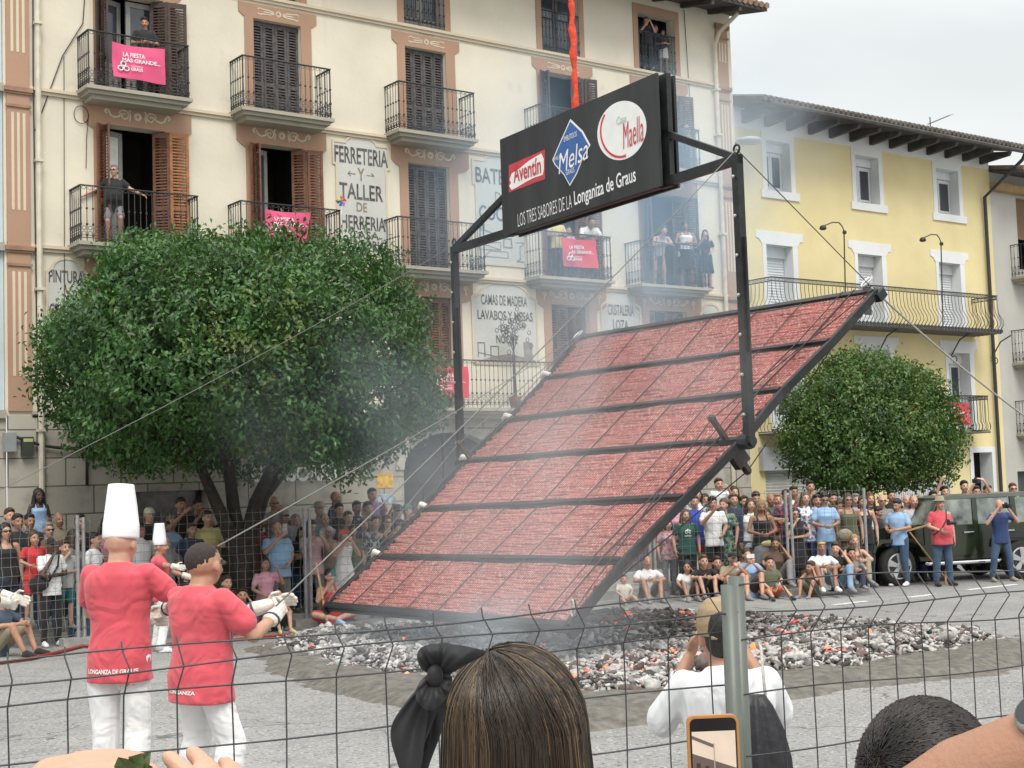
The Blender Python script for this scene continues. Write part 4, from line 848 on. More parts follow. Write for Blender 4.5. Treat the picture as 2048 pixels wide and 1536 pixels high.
# ================================================================ ROPES
ROPE = mat('grey_rope', (.17, .165, .155), .9, .2, 60); ROPED = mat('dark_rope', (.10, .10, .10), .8, .2, 60); ROPEW = mat('pale_rope', (.42, .40, .36), .9, .2, 60)
def rope(p, q, s, r, m, lab): b = MB(); b.tube(sag(p, q, s, 14), r, 5); tag(b.build('rope', m, None, True), lab, 'rope')
GLOVE2 = at(560, 1222, 8.3)
rope(at(-60, 1010, 15.0), TL+Z3*.08, .08, .0045, ROPE, 'grey guy rope from the left edge up past the big tree to the hanging frame')
rope(at(436, 1092, 8.9), BL[6][0]+gn_*.08, .05, .0055, ROPE, 'grey rope running from behind the bespectacled chef to the upper left grill corner')
rope(at(552, 1212, 8.32), TR+Z3*.12, .05, .0055, ROPE, 'long straight rope from the gloved chef up to the right end of the frame')
rope(TR+Z3*.12, BL[6][1]+gn_*.1, .0, .007, ROPED, 'dark tension rope between the right frame post and the upper grill corner')
rope(BL[6][1]+gn_*.08, at(2120, 880, 22), .1, .014, ROPEW, 'pale twisted rope leading from the upper grill corner down to the right edge')
rope(BL[6][0]+gn_*.1, BL[0][0]+gn_*.12, .10, .007, ROPED, 'dark slack rope hanging along the left side of the grill')
HOSE = mat('red_hose', (.28, .03, .025), .6, .2, 20)
b = MB(); b.tube([gnd(x, y)+Z3*.03 for x, y in ((-60, 1338), (60, 1322), (110, 1310), (165, 1296), (260, 1296), (420, 1288), (560, 1274), (650, 1266), (800, 1256), (960, 1244))], .026, 6); tag(b.build('hose', HOSE, None, True), 'flat dark red hose lying on the ground along the left kerb', 'hose')
# wooden rake handle leaning on the near fence line beside grill corner
p0, p1 = gnd(657, 1262)+Z3*.02, at(632, 1125, 24.0)
rk = empty('rake', p0, 'pale wooden rake handle standing upright by the lower left grill corner', 'rake'); b = MB(); b.tube([p0, p1], .02, 6); b.build('handle', mat('pale_wood', (.42, .26, .14), .7, .2, 20), rk); b = MB(); b.bar(p0-X3*.15+Z3*.03, p0+X3*.15+Z3*.03, .05, .05); b.build('rake_head', IRON, rk)
# ================================================================ TREES
def leafmat(name, c, c2):
    m = mat(name, c, .40, .3, 1.3, 0, spec=.42, c2=c2, island=.45); b = m.node_tree.nodes['Principled BSDF']; b.inputs['Subsurface Weight'].default_value = 0
    n = m.node_tree.nodes; l = m.node_tree.links; t = n.new('ShaderNodeBsdfTranslucent'); t.inputs['Color'].default_value = (c2[0]*1.5, c2[1]*1.6, c2[2]*.9, 1); x = n.new('ShaderNodeMixShader'); x.inputs[0].default_value = .18
    l.new(b.outputs[0], x.inputs[1]); l.new(t.outputs[0], x.inputs[2]); l.new(x.outputs[0], [k for k in n if k.type == 'OUTPUT_MATERIAL'][0].inputs['Surface']); return m
def crown(name, c, R, ntw, per, leaf_l, mats, parent, seed, pw=2.4, flat=-.75, ymax=None):
    g = np.random.default_rng(seed); d = g.normal(size=(ntw, 3)); d /= np.linalg.norm(d, axis=1)[:, None]; d = d[d[:, 2] > flat]; k = len(d)
    pq = np.where(d[:, 2] < 0, pw+.6, pw); s = (np.abs(d)**pq[:, None]).sum(1)**(-1/pq); lob = .95+.07*np.sin(d[:, 0]*5.1+seed)*np.sin(d[:, 1]*4.3+1)+.05*np.sin(d[:, 2]*7+d[:, 0]*6+seed*2)+.03*np.sin(d[:, 0]*17+d[:, 2]*19)
    rr = np.where(g.random(k) < .72, g.uniform(.86, 1.0, k), g.uniform(.45, .88, k)); rr = np.where(g.random(k) < .04, rr*1.05, rr)
    tc_ = d*(s*lob*rr)[:, None]*A(R)
    out = d*.7+A([0, 0, .5])+g.normal(size=(k, 3))*.35; out /= np.linalg.norm(out, axis=1)[:, None]
    n = k*per; T = np.repeat(tc_, per, 0); O = np.repeat(out, per, 0); al = g.uniform(-.30, .16, n)
    P = T+O*al[:, None]+g.normal(size=(n, 3))*.085
    q = O*.3+g.normal(size=(n, 3))*.55+A([0, 0, -.55]); q /= np.linalg.norm(q, axis=1)[:, None]             # leaf tip direction, drooping
    no = np.repeat(d, per, 0)*.8+A([0, 0, .55])+g.normal(size=(n, 3))*.45; r = np.cross(q, no); r /= np.linalg.norm(r, axis=1)[:, None]; no = np.cross(r, q)
    L = leaf_l*g.uniform(.7, 1.25, n)[:, None]; W = L*.27; cup = L*.10
    V = np.stack([P-q*L*.5, P-q*L*.05+r*W+no*cup, P+q*L*.55-no*cup*.6, P-q*L*.05-r*W+no*cup], 1)+A(c)
    if ymax: V[..., 1] = np.minimum(V[..., 1], ymax-.02*g.random((n, 1)))
    i = np.arange(n)[:, None]*4; Fq = np.concatenate([i+A([[0, 1, 2]]), i+A([[0, 2, 3]])], 1).reshape(-1, 3)
    me = bpy.data.meshes.new(name); me.vertices.add(n*4); me.vertices.foreach_set('co', V.reshape(-1)); me.loops.add(Fq.size); me.loops.foreach_set('vertex_index', Fq.reshape(-1).astype(np.int32)); me.polygons.add(len(Fq)); me.polygons.foreach_set('loop_start', np.arange(0, Fq.size, 3, dtype=np.int32)); me.polygons.foreach_set('loop_total', np.full(len(Fq), 3, np.int32))
    fresh = np.repeat((g.random(k) < .05) | ((np.sin(d[:, 0]*6+seed)+np.sin(d[:, 2]*7+1)+np.sin(d[:, 1]*5) > 1.5) & (g.random(k) < .30)), per); me.polygons.foreach_set('material_index', np.repeat(np.where(fresh, 1, 0), 2).astype(np.int32)); me.update()
    for m in mats: me.materials.append(m)
    return put(name, me, parent), tc_+A(c)
LEAF = leafmat('dark_leaf', (.018, .055, .015), (.072, .168, .044)); LEAFN = leafmat('fresh_leaf', (.075, .12, .022), (.13, .19, .04))
LEAF2 = leafmat('mid_leaf', (.032, .080, .018), (.098, .185, .042)); LEAF3 = leafmat('yellowish_leaf', (.09, .13, .025), (.15, .19, .04))
BARK = mat('dark_bark', (.035, .028, .022), .95, .4, 8, .8, 25)
def tree(base, cc, R, ntw, per, ll, mats, seed, label, limbs, ymax=None, r0=.2, pw=2.4, flat=-.75):
    t = empty('tree', base, label, 'tree'); b = MB(); base = A(base)
    for l in limbs:
        pts = [base+A([0, 0, -.1])]+[base+A(p) for p in l]; k = len(pts); b.tube(pts, [r0*(1-.75*i/(k-1))*(1 if i else 1.25) for i in range(k)], 8)
    tips = crown('crown', cc, R, ntw, per, ll, mats, t, seed, pw, flat, ymax)[1]
    g = np.random.default_rng(seed+5); heads = [base+A(l[-1]) for l in limbs]
    for p in tips[g.choice(len(tips), 90)]:
        h = heads[int(np.argmin([np.linalg.norm(p-x) for x in heads]))]; m_ = (h+p)/2+g.normal(size=3)*.12; b.tube([h, m_, p], [.04, .025, .008], 4)
    b.build('trunk', BARK, t, True); return t
dT = 25.0; c1 = at(455, 715, dT); c1[1] = 22.95; base1 = fac(482, 1100, 22.9); base1[2] = .1
topz = fac(455, 462, 22.6)[2]; botz = fac(455, 962, 21.6)[2]
cR = fac(862, 720, 22.9)[0]; cL = fac(47, 720, 22.9)[0]
cc1 = A([(cL+cR)/2-.10, 22.75, (topz+botz)/2+.0])
tree(base1, cc1, ((cR-cL)/2*.95, 3.1, (topz-botz)/2*1.06), 4600, 19, .100, [LEAF, LEAFN], 3, 'large round dense dark green tree in front of the tall cream building', [[(.03, 0, 1.2), (.25, -.1, 2.1), (.75, -.2, 3.1), (1.4, -.2, 4.3)], [(.0, 0, 1.2), (-.1, .05, 2.0), (-.2, .1, 3.1), (-.3, .2, 4.6)], [(-.05, 0, 1.2), (-.4, -.1, 1.9), (-.85, -.2, 2.8), (-1.7, -.2, 4.0)], [(.05, 0, 1.2), (.5, .1, 2.2), (1.3, .2, 3.0), (2.2, .3, 3.9)]], D-.12, .19, 2.1, -.86)
bs2 = fac(1712, 1100, 22.3); bs2[2] = .1; tz, bz = fac(1745, 705, 22.2)[2], fac(1745, 992, 21.4)[2]; xa, xb = fac(1572, 850, 22.2)[0], fac(1916, 850, 22.2)[0]
tree(bs2, A([(xa+xb)/2-.28, 22.1, (tz+bz)/2]), ((xb-xa)/2*.83, 1.6, (tz-bz)/2*1.03), 2500, 19, .095, [LEAF2, LEAF3], 8, 'small round clipped green tree in front of the yellow house', [[(.0, 0, 1.4), (.25, -.1, 2.0), (.6, -.1, 2.8)], [(.0, 0, 1.4), (-.25, .05, 2.0), (-.55, .1, 2.8)], [(.0, 0, 1.4), (.05, .1, 2.2), (.0, .2, 3.2)]], D-.3, .17, 2.05, -.95)
# ================================================================ FENCES
GALV = mat('galvanised_steel', (.34, .345, .345), .5, .15, 12, metal=.4); DARKW = mat('dark_fence_wire', (.050, .052, .056), .5, .25, 15, metal=.3)
WIREL = mat('pale_fence_wire', (.26, .27, .27), .5, .15, 12, metal=.3)
CONC = mat('concrete', (.30, .29, .27), .95, .2, 8, .4, 30)
def far_panel(p, q, h, lab, grp):
    p, q = A(p), A(q); L = np.linalg.norm((q-p)[:2]); u = unit((q-p)*A([1, 1, 0])); n = A([u[1], -u[0], 0]); f = empty('wire_fence', (p+q)/2, lab, 'fence', grp)
    zb = min(p[2], q[2])+.06
    for P in (p+u*.05, q-u*.05): b = MB(); b.tube([A([P[0], P[1], P[2]+.02]), A([P[0], P[1], zb+h])], .03, 8); b.build('post', GALV, f)
    b = MB(); k = round(L/.15); zz = [.12+i*(h-.16)/13 for i in range(14)]
    bend = lambda z: n*(.035 if any(abs(z-c) < .02 for c in (zz[1], zz[7], zz[12])) else 0)
    for i in range(1, k): c = p+u*L*i/k; b.tube([A([c[0], c[1], zb+z])+bend(z) for z in zz]+[A([c[0], c[1], zb+h+.02])], .0034, 3)
    for z in zz: b.tube([A([p[0], p[1], zb+z])+bend(z), A([q[0], q[1], zb+z])+bend(z)], .0038, 3)
    b.build('wire_mesh', WIREL, f)
FP = [(-130, 1319), (163, 1291), (618, 1251), (985, 1224), (1308, 1199), (1585, 1191), (1742, 1183)]
FPG = [gnd(*p) for p in FP]
labs = ['wire fence panel at the far left in front of the seated man', 'wire fence panel under the large tree behind the chefs', 'wire fence panel ending behind the lower left grill corner', 'wire fence panel standing behind the sausages', 'wire fence panel left of the woman with the yellow belt bag', 'wire fence panel ending beside the dark green car']
for i in range(6): far_panel(FPG[i], FPG[i+1], 2.0, labs[i], 'fence panels round the plaza')
for i in (1, 2, 4, 5):
    p = FPG[i]; b = MB(); b.prism([(p[0]-.32, p[1]-.12, p[2]-.02), (p[0]+.32, p[1]-.12, p[2]-.02), (p[0]+.32, p[1]+.12, p[2]-.02), (p[0]-.32, p[1]+.12, p[2]-.02)], (0, 0, .15)); o = b.build('concrete_block', CONC)
    tag(o, {1: 'concrete fence foot behind the tall chef', 2: 'concrete fence foot left of the grill corner', 4: 'concrete fence foot beside the seated man in white right of the grill', 5: 'concrete fence foot by the toddler in orange shorts'}[i], 'fence foot')
# near fence: plan path, bent wires seen close
def near_panel(p, q, ztop, w_, rows, lab, bendy, spikes, ztq=None, m=DARKW, r=.0032, wav=.004):
    p, q = A(p), A(q); L = np.linalg.norm((q-p)[:2]); u = unit((q-p)*A([1, 1, 0])); n = A([u[1], -u[0], 0]); n = n*(1 if n@(C0-p) > 0 else -1); k = int(L/w_); ztq = ztop if ztq is None else ztq
    f = empty('wire_fence', (p[0], p[1], gz(p[0], p[1])), lab, 'fence', 'near wire fence panels'); b = MB(); g = np.random.default_rng(4); ph = g.uniform(0, 6, len(rows)+1)
    def off(d): return n*np.interp(d, [x for x, _ in bendy], [y for _, y in bendy])+u*np.interp(d, [x for x, _ in bendy], [y for _, y in bendy])*.35
    zt_ = lambda t: ztop+(ztq-ztop)*t
    for i in range(k+1):
        t = (i+.3)*w_/L
        if t > 1: break
        c = p+u*L*t; b.tube([A([c[0], c[1], zt_(t)+spikes])+off(-spikes)]+[A([c[0], c[1], zt_(t)-d+wav*sin(3*i+j*2)])+off(d)+u*wav*sin(i*1.7+j) for j, d in enumerate(rows)], r, 5)
    for j, d in enumerate(rows): b.tube([A([(p+u*L*t)[0], (p+u*L*t)[1], zt_(t)-d+.010*sin(t*9+ph[j])])+off(d) for t in np.linspace(0, 1, 24)], r*1.15, 5)
    b.build('wire_mesh', m, f, True); return f
NR0 = at(-260, 1352, 4.15); NP = at(1455, 1190, 5.0); NR2 = at(2330, 1120, 6.5)
rowsL = [0, .052, .135, .31, .48, .65, .82, 1.0, 1.15, 1.3, 1.42]
near_panel((NR0[0], NR0[1], 0), (NP[0], NP[1], 0), NR0[2], .165, rowsL, 'dark bent wire fence panel across the foreground, left of the round post', [(-.1, -.02), (0, .0), (.052, .045), (.135, .0), (.31, .0), (2, 0)], .032, NP[2], r=.0027)
rowsR = [0, .10, .195, .395, .60, .80, 1.0, 1.2, 1.4]
NQ = at(1478, 1166, 5.05)
near_panel((NQ[0], NQ[1], 0), (NR2[0], NR2[1], 0), NQ[2], .150, rowsR, 'dark bent wire fence panel across the foreground, right of the round post', [(-.1, 0), (0, .0), (.10, .06), (.195, 0), (.395, .0), (2, 0)], .0, NR2[2], r=.0027)
PG = mat('grey_green_post', (.115, .13, .115), .45, .1, 8, metal=.2)
for px, d_, yt in ((1457, 4.97, 1170), (1472, 5.08, 1153)):
    tp = at(px, yt, d_); fp = empty('steel_pole', (tp[0], tp[1], gz(tp[0], tp[1])), ('nearer' if d_ < 5 else 'farther')+' of two joined round grey green poles before the man in the cap', 'fence post')
    b = MB(); z0 = gz(tp[0], tp[1]); b.lathe((tp[0], tp[1], 0), [(.028, z0), (.028, tp[2]), (.0245, tp[2]), (.0245, tp[2]-.3)], 18); b.build('tube', PG, fp, True)
    b = MB(); b.lathe((tp[0], tp[1], z0), [(.16, 0), (.16, .03), (.04, .04)], 14); b.build('foot', PG, fp)
# ================================================================ PEOPLE
def skinm(name, c, var=.10): return mat(name, c, .50, var*1.4, 14, .12, 190)
SK = {'l': skinm('skin_light', (.50, .29, .205)), 'm': skinm('skin_medium', (.40, .215, .14)), 't': skinm('skin_tanned', (.31, .155, .095)), 'd': skinm('skin_dark', (.075, .040, .027))}
EYE = mat('eye_dark', (.03, .022, .02), .4); LIP = mat('lip', (.30, .11, .085), .6)
HAIR = {k: mat('hair_'+k, c, .5, .45, 30, .5, 120, stretch=(1, 1, .25)) for k, c in dict(black=(.014, .011, .010), brown=(.045, .026, .016), lbrown=(.10, .06, .033), blond=(.27, .18, .085), grey=(.20, .20, .195), white=(.5, .49, .47), red=(.12, .045, .02)).items()}
CLO = {}
def cloth(c, pat=None):
    key = (tuple(round(v, 3) for v in c), pat)
    if key not in CLO:
        nm = 'cloth_%d' % len(CLO)
        m = mat(nm, c, .85, .10, 5, .35, 14, sheen=.15)
        if pat:
            n = m.node_tree.nodes; l = m.node_tree.links; b = n['Principled BSDF']; s = [x for x in n if x.type == 'TEX_COORD'][0].outputs['Object']; src = b.inputs['Base Color'].links[0].from_socket
            l.new(smoothstep_mix(n, l, noise(n, l, s, 17, 3), .50, .56, src, pat), b.inputs['Base Color'])
        CLO[key] = m
    return CLO[key]
def CC(name):
    return {'black': (.014, .014, .016), 'navy': (.022, .030, .065), 'white': (.72, .72, .72), 'offwhite': (.60, .56, .48), 'grey': (.20, .20, .21), 'lgrey': (.42, .42, .43), 'pink': (.56, .074, .098), 'rose': (.60, .30, .38), 'red': (.50, .03, .035), 'blue': (.03, .07, .42),
            'lblue': (.28, .44, .66), 'jeans': (.045, .085, .15), 'ljeans': (.20, .30, .42), 'green': (.010, .075, .060), 'olive': (.10, .11, .06), 'khaki': (.28, .24, .17), 'yellow': (.60, .52, .22), 'teal': (.02, .15, .15), 'polo': (.022, .045, .14), 'dred': (.16, .025, .03), 'purple': (.30, .20, .42), 'brown': (.11, .065, .045), 'orange': (.55, .13, .05), 'steel': (.05, .075, .115)}[name]
def rot(yaw, pitch=0.0):
    cy, sy, cp, sp_ = cos(yaw), sin(yaw), cos(pitch), sin(pitch)
    return A([[cy, -sy, 0], [sy, cy, 0], [0, 0, 1]]) @ A([[1, 0, 0], [0, cp, -sp_], [0, sp_, cp]])
def remesh(mb, name, vox, it=4, fac_=.5):
    me = mb.mesh('tmp'); o = bpy.data.objects.new('tmp', me); col.objects.link(o)
    r = o.modifiers.new('r', 'REMESH'); r.mode = 'VOXEL'; r.voxel_size = vox; r.use_smooth_shade = True
    if it: s = o.modifiers.new('s', 'SMOOTH'); s.factor = fac_; s.iterations = it
    out = eval_mesh(o); out.name = name; bpy.data.objects.remove(o); bpy.data.meshes.remove(me); return out
# ---- poses: local frame, person faces -Y, feet at z=0, 1.72 m tall. pelvis, neck, head, (elbow, hand) R and L, (knee, ankle) R and L
def pose(pel=(0, 0, .93), neck=(0, .01, 1.44), head=None, look=(0, 0), aR=((-.25, .03, 1.14), (-.24, -.06, .90)), aL=((.25, .03, 1.14), (.24, -.06, .90)), lR=((-.11, -.01, .50), (-.12, .03, .09)), lL=((.11, -.01, .50), (.12, .03, .09)), sw=.172):
    return dict(pel=A(pel), neck=A(neck), head=A(head) if head is not None else None, look=look, aR=aR, aL=aL, lR=lR, lL=lL, sw=sw)
SITK = dict(pel=(0, 0, .12), neck=(0, -.06, .62), lR=((-.17, -.36, .42), (-.13, -.52, .08)), lL=((.17, -.36, .42), (.13, -.52, .08)))
POSES = {
 'stand': pose(), 'phone': pose(look=(0, .12), aR=((-.24, -.17, 1.20), (-.06, -.33, 1.44)), aL=((.24, -.17, 1.20), (.07, -.33, 1.42))),
 'phone1': pose(look=(.1, .1), aR=((-.25, -.15, 1.22), (-.07, -.34, 1.46)), aL=((.24, .0, 1.15), (.12, -.20, 1.02))),
 'high': pose(aR=((-.27, -.16, 1.46), (-.12, -.28, 1.76)), aL=((.27, -.16, 1.46), (.10, -.28, 1.76))),
 'high1': pose(aR=((-.27, -.14, 1.48), (-.14, -.26, 1.80)), aL=((.25, .02, 1.15), (.20, -.12, .96))),
 'cross': pose(aR=((-.26, -.02, 1.16), (.10, -.19, 1.15)), aL=((.26, -.02, 1.16), (-.10, -.22, 1.12))),
 'chin': pose(aR=((-.22, -.18, 1.14), (-.04, -.17, 1.42)), aL=((.25, .0, 1.14), (-.08, -.20, 1.12))),
 'hold': pose(aR=((-.25, -.02, 1.15), (-.10, -.26, 1.10)), aL=((.25, -.02, 1.15), (.08, -.26, 1.11)), look=(.05, .3)),
 'lean': pose(pel=(0, .10, .92), neck=(0, -.22, 1.33), head=(.02, -.33, 1.46), look=(.25, .35), aR=((-.24, -.32, 1.06), (-.08, -.50, 1.07)), aL=((.24, -.32, 1.06), (.10, -.50, 1.07))),
 'railman': pose(pel=(0, .05, .86), neck=(.02, -.03, 1.38), look=(.5, .05), aR=((-.38, -.02, 1.16), (-.62, -.12, 1.02)), aL=((.36, -.06, 1.16), (.62, -.18, 1.03)), lR=((-.13, -.16, .50), (-.12, .0, .09)), lL=((.16, -.22, .55), (.15, .0, .12))),
 'sit': pose(**SITK, aR=((-.30, -.20, .42), (-.10, -.42, .44)), aL=((.30, -.20, .42), (.08, -.44, .42))),
 'sitphone': pose(**SITK, aR=((-.26, -.22, .42), (-.06, -.36, .62)), aL=((.26, -.22, .42), (.06, -.36, .60))),
 'sithead': pose(**SITK, look=(.3, .1), aR=((-.28, -.22, .42), (-.20, -.36, .30)), aL=((.24, -.28, .46), (.12, -.18, .68))),
 'sitleg': pose(pel=(0, 0, .11), neck=(0, .03, .62), lR=((-.16, -.42, .16), (-.18, -.80, .07)), lL=((.18, -.40, .24), (.26, -.74, .07)), aR=((-.25, -.05, .38), (-.10, -.26, .22)), aL=((.25, -.05, .38), (.10, -.26, .22))),
 'sitcross': pose(pel=(0, 0, .11), neck=(0, -.04, .61), lR=((-.36, -.30, .18), (.02, -.40, .08)), lL=((.36, -.30, .18), (-.04, -.50, .10)), aR=((-.25, -.16, .38), (-.10, -.22, .60)), aL=((.28, -.16, .38), (.12, -.34, .26))),
 'chair': pose(pel=(0, 0, .50), neck=(0, .02, 1.00), lR=((-.14, -.42, .50), (-.13, -.40, .09)), lL=((.14, -.42, .50), (.13, -.40, .09)), aR=((-.26, -.06, .72), (-.10, -.28, .60)), aL=((.28, -.14, .80), (.16, -.24, 1.04))),
 'camera': pose(look=(.0, .0), aR=((-.34, -.14, 1.22), (-.11, -.24, 1.55)), aL=((.30, -.20, 1.24), (.06, -.30, 1.53)), lR=((-.17, -.02, .50), (-.20, .05, .09)), lL=((.17, -.02, .50), (.20, .03, .09))),
 'bag': pose(aR=((-.26, .0, 1.16), (-.13, -.20, 1.08)), aL=((.27, .06, 1.14), (.28, .02, .90)), lR=((-.12, -.01, .50), (-.14, .03, .09)), lL=((.12, -.01, .50), (.15, .03, .09))),
 'pull': pose(neck=(0, .0, 1.43), look=(-.1, .05), aR=((-.24, -.17, 1.20), (-.10, -.42, 1.18)), aL=((.26, -.16, 1.20), (.10, -.40, 1.12))),
 'kneel': pose(pel=(0, .06, .52), neck=(0, -.02, 1.00), lR=((-.15, -.15, .08), (-.13, .32, .08)), lL=((.15, -.38, .46), (.15, -.40, .09)), aR=((-.26, -.16, .80), (-.09, -.27, 1.05)), aL=((.27, -.16, .78), (.09, -.28, 1.02)), look=(0, -.1)),
}
def frame_(p):
    up = unit(p['neck']-p['pel']); rt = A([1., 0, 0]); fw = unit(np.cross(up, rt)); fw = fw if fw[1] < 0 else -fw
    return rt, fw, up
def ring(c, rt, fw, rx, ry, n=16, sq=2.3): return [c+rt*rx*np.sign(cos(t))*abs(cos(t))**(2/sq)+fw*ry*np.sign(sin(t))*abs(sin(t))**(2/sq) for t in np.linspace(0, 2*pi, n+1)[:-1]]
def torso(mb, p, secs, grow=0.0):
    rt, fw, up = frame_(p); L = np.linalg.norm(p['neck']-p['pel'])/.51
    mb.loft([ring(p['pel']+up*t*L+fw*o, rt, fw, rx+grow, ry+grow) for t, rx, ry, o in secs])
TORSO = {'m': [(-.12, .07, .07, 0), (-.08, .15, .10, 0), (.0, .165, .112, 0), (.10, .15, .105, .008), (.19, .145, .105, .014), (.31, .165, .115, .012), (.40, .178, .11, .004), (.455, .165, .088, -.008), (.49, .10, .068, -.012), (.53, .058, .055, -.01)],
         'f': [(-.12, .07, .07, 0), (-.08, .155, .105, 0), (.0, .172, .115, -.005), (.10, .145, .10, .006), (.19, .125, .092, .012), (.29, .142, .105, .02), (.35, .150, .118, .025), (.41, .152, .098, .008), (.455, .142, .080, -.006), (.49, .085, .06, -.01), (.53, .050, .048, -.01)],
         'b': [(-.12, .08, .08, 0), (-.08, .17, .13, .02), (.0, .185, .155, .03), (.10, .19, .175, .05), (.19, .185, .17, .05), (.31, .185, .145, .025), (.40, .19, .122, .008), (.455, .175, .095, -.008), (.49, .105, .07, -.012), (.53, .064, .06, -.01)]}
def shoulders(p):
    rt, fw, up = frame_(p); L = np.linalg.norm(p['neck']-p['pel'])/.51; c = p['pel']+up*.455*L; return c-rt*p['sw'], c+rt*p['sw']
def capsule(mb, pts, rs, n=10):
    for i in range(len(pts)-1): mb.tube([pts[i], pts[i+1]], [rs[i], rs[i+1]], n)
    for q, r in zip(pts, rs): mb.ball(q, r, n)
def hand(mb, wr, d, pn, side, curl=.5, sc_=1.0, r=.0082, spread=.012):
    """palm, four fingers of unequal length and a thumb from the side of the palm"""
    d = unit(d); pn = unit(A(pn)-d*(d@A(pn))); s = np.cross(d, pn)*side
    c = A(wr)+d*.048*sc_; mb.ball(c, (.040*sc_, .050*sc_, .017*sc_), 12, [s, d, pn])
    for i, (L, o) in enumerate(((.066, -.030), (.078, -.010), (.073, .010), (.056, .029))):
        q = c+d*.042*sc_+s*o*sc_; a = d+s*(o*spread/.01*.25); pts = [q]
        for k, l in enumerate((.45, .32, .23)):
            th = curl*(.55+.55*k); pts.append(pts[-1]+unit(a*cos(th)+pn*sin(th))*L*l*1.05*sc_)
        capsule(mb, pts, [r*1.05*sc_, r*1.05*sc_, r*.95*sc_, r*.8*sc_], 8)
    q = c-d*.020*sc_-s*.036*sc_; capsule(mb, [q, q+unit(d*.55-s*.7+pn*.35)*.036*sc_, q+unit(d*.75-s*.45+pn*.45)*.066*sc_], [.012*sc_, .0105*sc_, .0085*sc_], 8)
def headpos(p):
    rt, fw, up = frame_(p); h = p['head'] if p['head'] is not None else p['neck']+unit(up*.8+Z3*.4)*.153+A([0, -.025, 0]); return h, rot(-p['look'][0], p['look'][1]) if True else None
def headshape(mb, p, big=1.0):
    h, R_ = headpos(p); ax = R_.T; T = lambda x, y, z: h+R_@(A([x, y, z])*big)
    mb.ball(T(0, .012, .02), (.076*big, .094*big, .100*big), 16, ax); mb.ball(T(0, -.028, -.052), (.056*big, .060*big, .066*big), 14, ax); mb.ball(T(0, -.02, -.02), (.070*big, .074*big, .075*big), 14, ax); mb.ball(T(0, -.062, -.092), (.026*big, .022*big, .022*big), 10, ax)
    capsule(mb, [T(0, -.088, .012), T(0, -.108, -.026)], [.010*big, .0155*big], 8)
    for s in (-1, 1):
        mb.ball(T(s*.079, .012, -.012), (.010*big, .022*big, .032*big), 10, ax); mb.ball(T(s*.03, -.075, -.035), (.022*big, .02*big, .022*big), 8, ax); mb.ball(T(s*.027, -.083, .026), (.024*big, .012*big, .008*big), 8, ax)
    mb.ball(T(0, -.088, -.062), (.022*big, .012*big, .008*big), 8, ax)
    capsule(mb, [p['neck']-A([0, -.0, .03]), h+R_@A([0, .02, -.06])*big], [.060*big, .053*big], 12)
    return h, R_
def body_mesh(p, sex='m', vox=.0105, big=1.0, legs=True, handd=None, hands=True):
    mb = MB(); torso(mb, p, TORSO[sex], -.008); h, R_ = headshape(mb, p, big); k = .92 if sex == 'f' else 1.0; kl = 1.12 if sex == 'b' else 1.0
    rt, fw, up = frame_(p)
    for s, sh, a in ((-1, shoulders(p)[0], p['aR']), (1, shoulders(p)[1], p['aL'])):
        e, w_ = A(a[0]), A(a[1]); capsule(mb, [sh-rt*s*.05, sh, sh+(e-sh)*.45, e, e+(w_-e)*.3, w_], [.048, .050*k, .045*k, .040*k, .039*k, .026*k])
        if hands: hand(mb, w_, w_-e, (handd or {}).get(s, rt*-s*.8+fw*-.3+Z3*.1), s, .45 if a[1][2] < 1.0 else .8, k)
    if legs:
        for s, l in ((-1, p['lR']), (1, p['lL'])):
            hp = p['pel']+A([s*.085, 0, -.02]); kn, an = A(l[0]), A(l[1])
            capsule(mb, [hp, hp+(kn-hp)*.4, kn, kn+(an-kn)*.28+unit(A([0, .02, 0]))*.012, an], [.092*kl, .078*kl, .053*kl, .054*kl, .038*kl])
            fd = A([s*.03, -.13, 0]); capsule(mb, [an+A([0, .02, -.045]), an+fd*.6+A([0, 0, -.055]), an+fd+A([0, 0, -.06])], [.036, .034, .026])
    me = remesh(mb, 'body', vox)
    vs = np.zeros(len(me.vertices)*3); me.vertices.foreach_get('co', vs); vs = vs.reshape(-1, 3); n = len(me.polygons); cen = np.zeros(n*3); me.polygons.foreach_get('center', cen); cen = cen.reshape(-1, 3)
    mi = np.zeros(n, np.int32)
    for s in (-1, 1):
        ey = h+R_@(A([s*.030, -.086, .006])*big); mi[np.linalg.norm((cen-ey)*A([.8, 1, 1.3]), axis=1) < .0095*big] = 1
        br = h+R_@(A([s*.032, -.090, .030])*big); mi[np.linalg.norm((cen-br)*A([.5, .7, 1.6]), axis=1) < .009*big] = 1
    li = h+R_@(A([0, -.098, -.062])*big); mi[np.linalg.norm((cen-li)*A([.45, .8, 1.3]), axis=1) < .012*big] = 2
    me.polygons.foreach_set('material_index', mi); return me
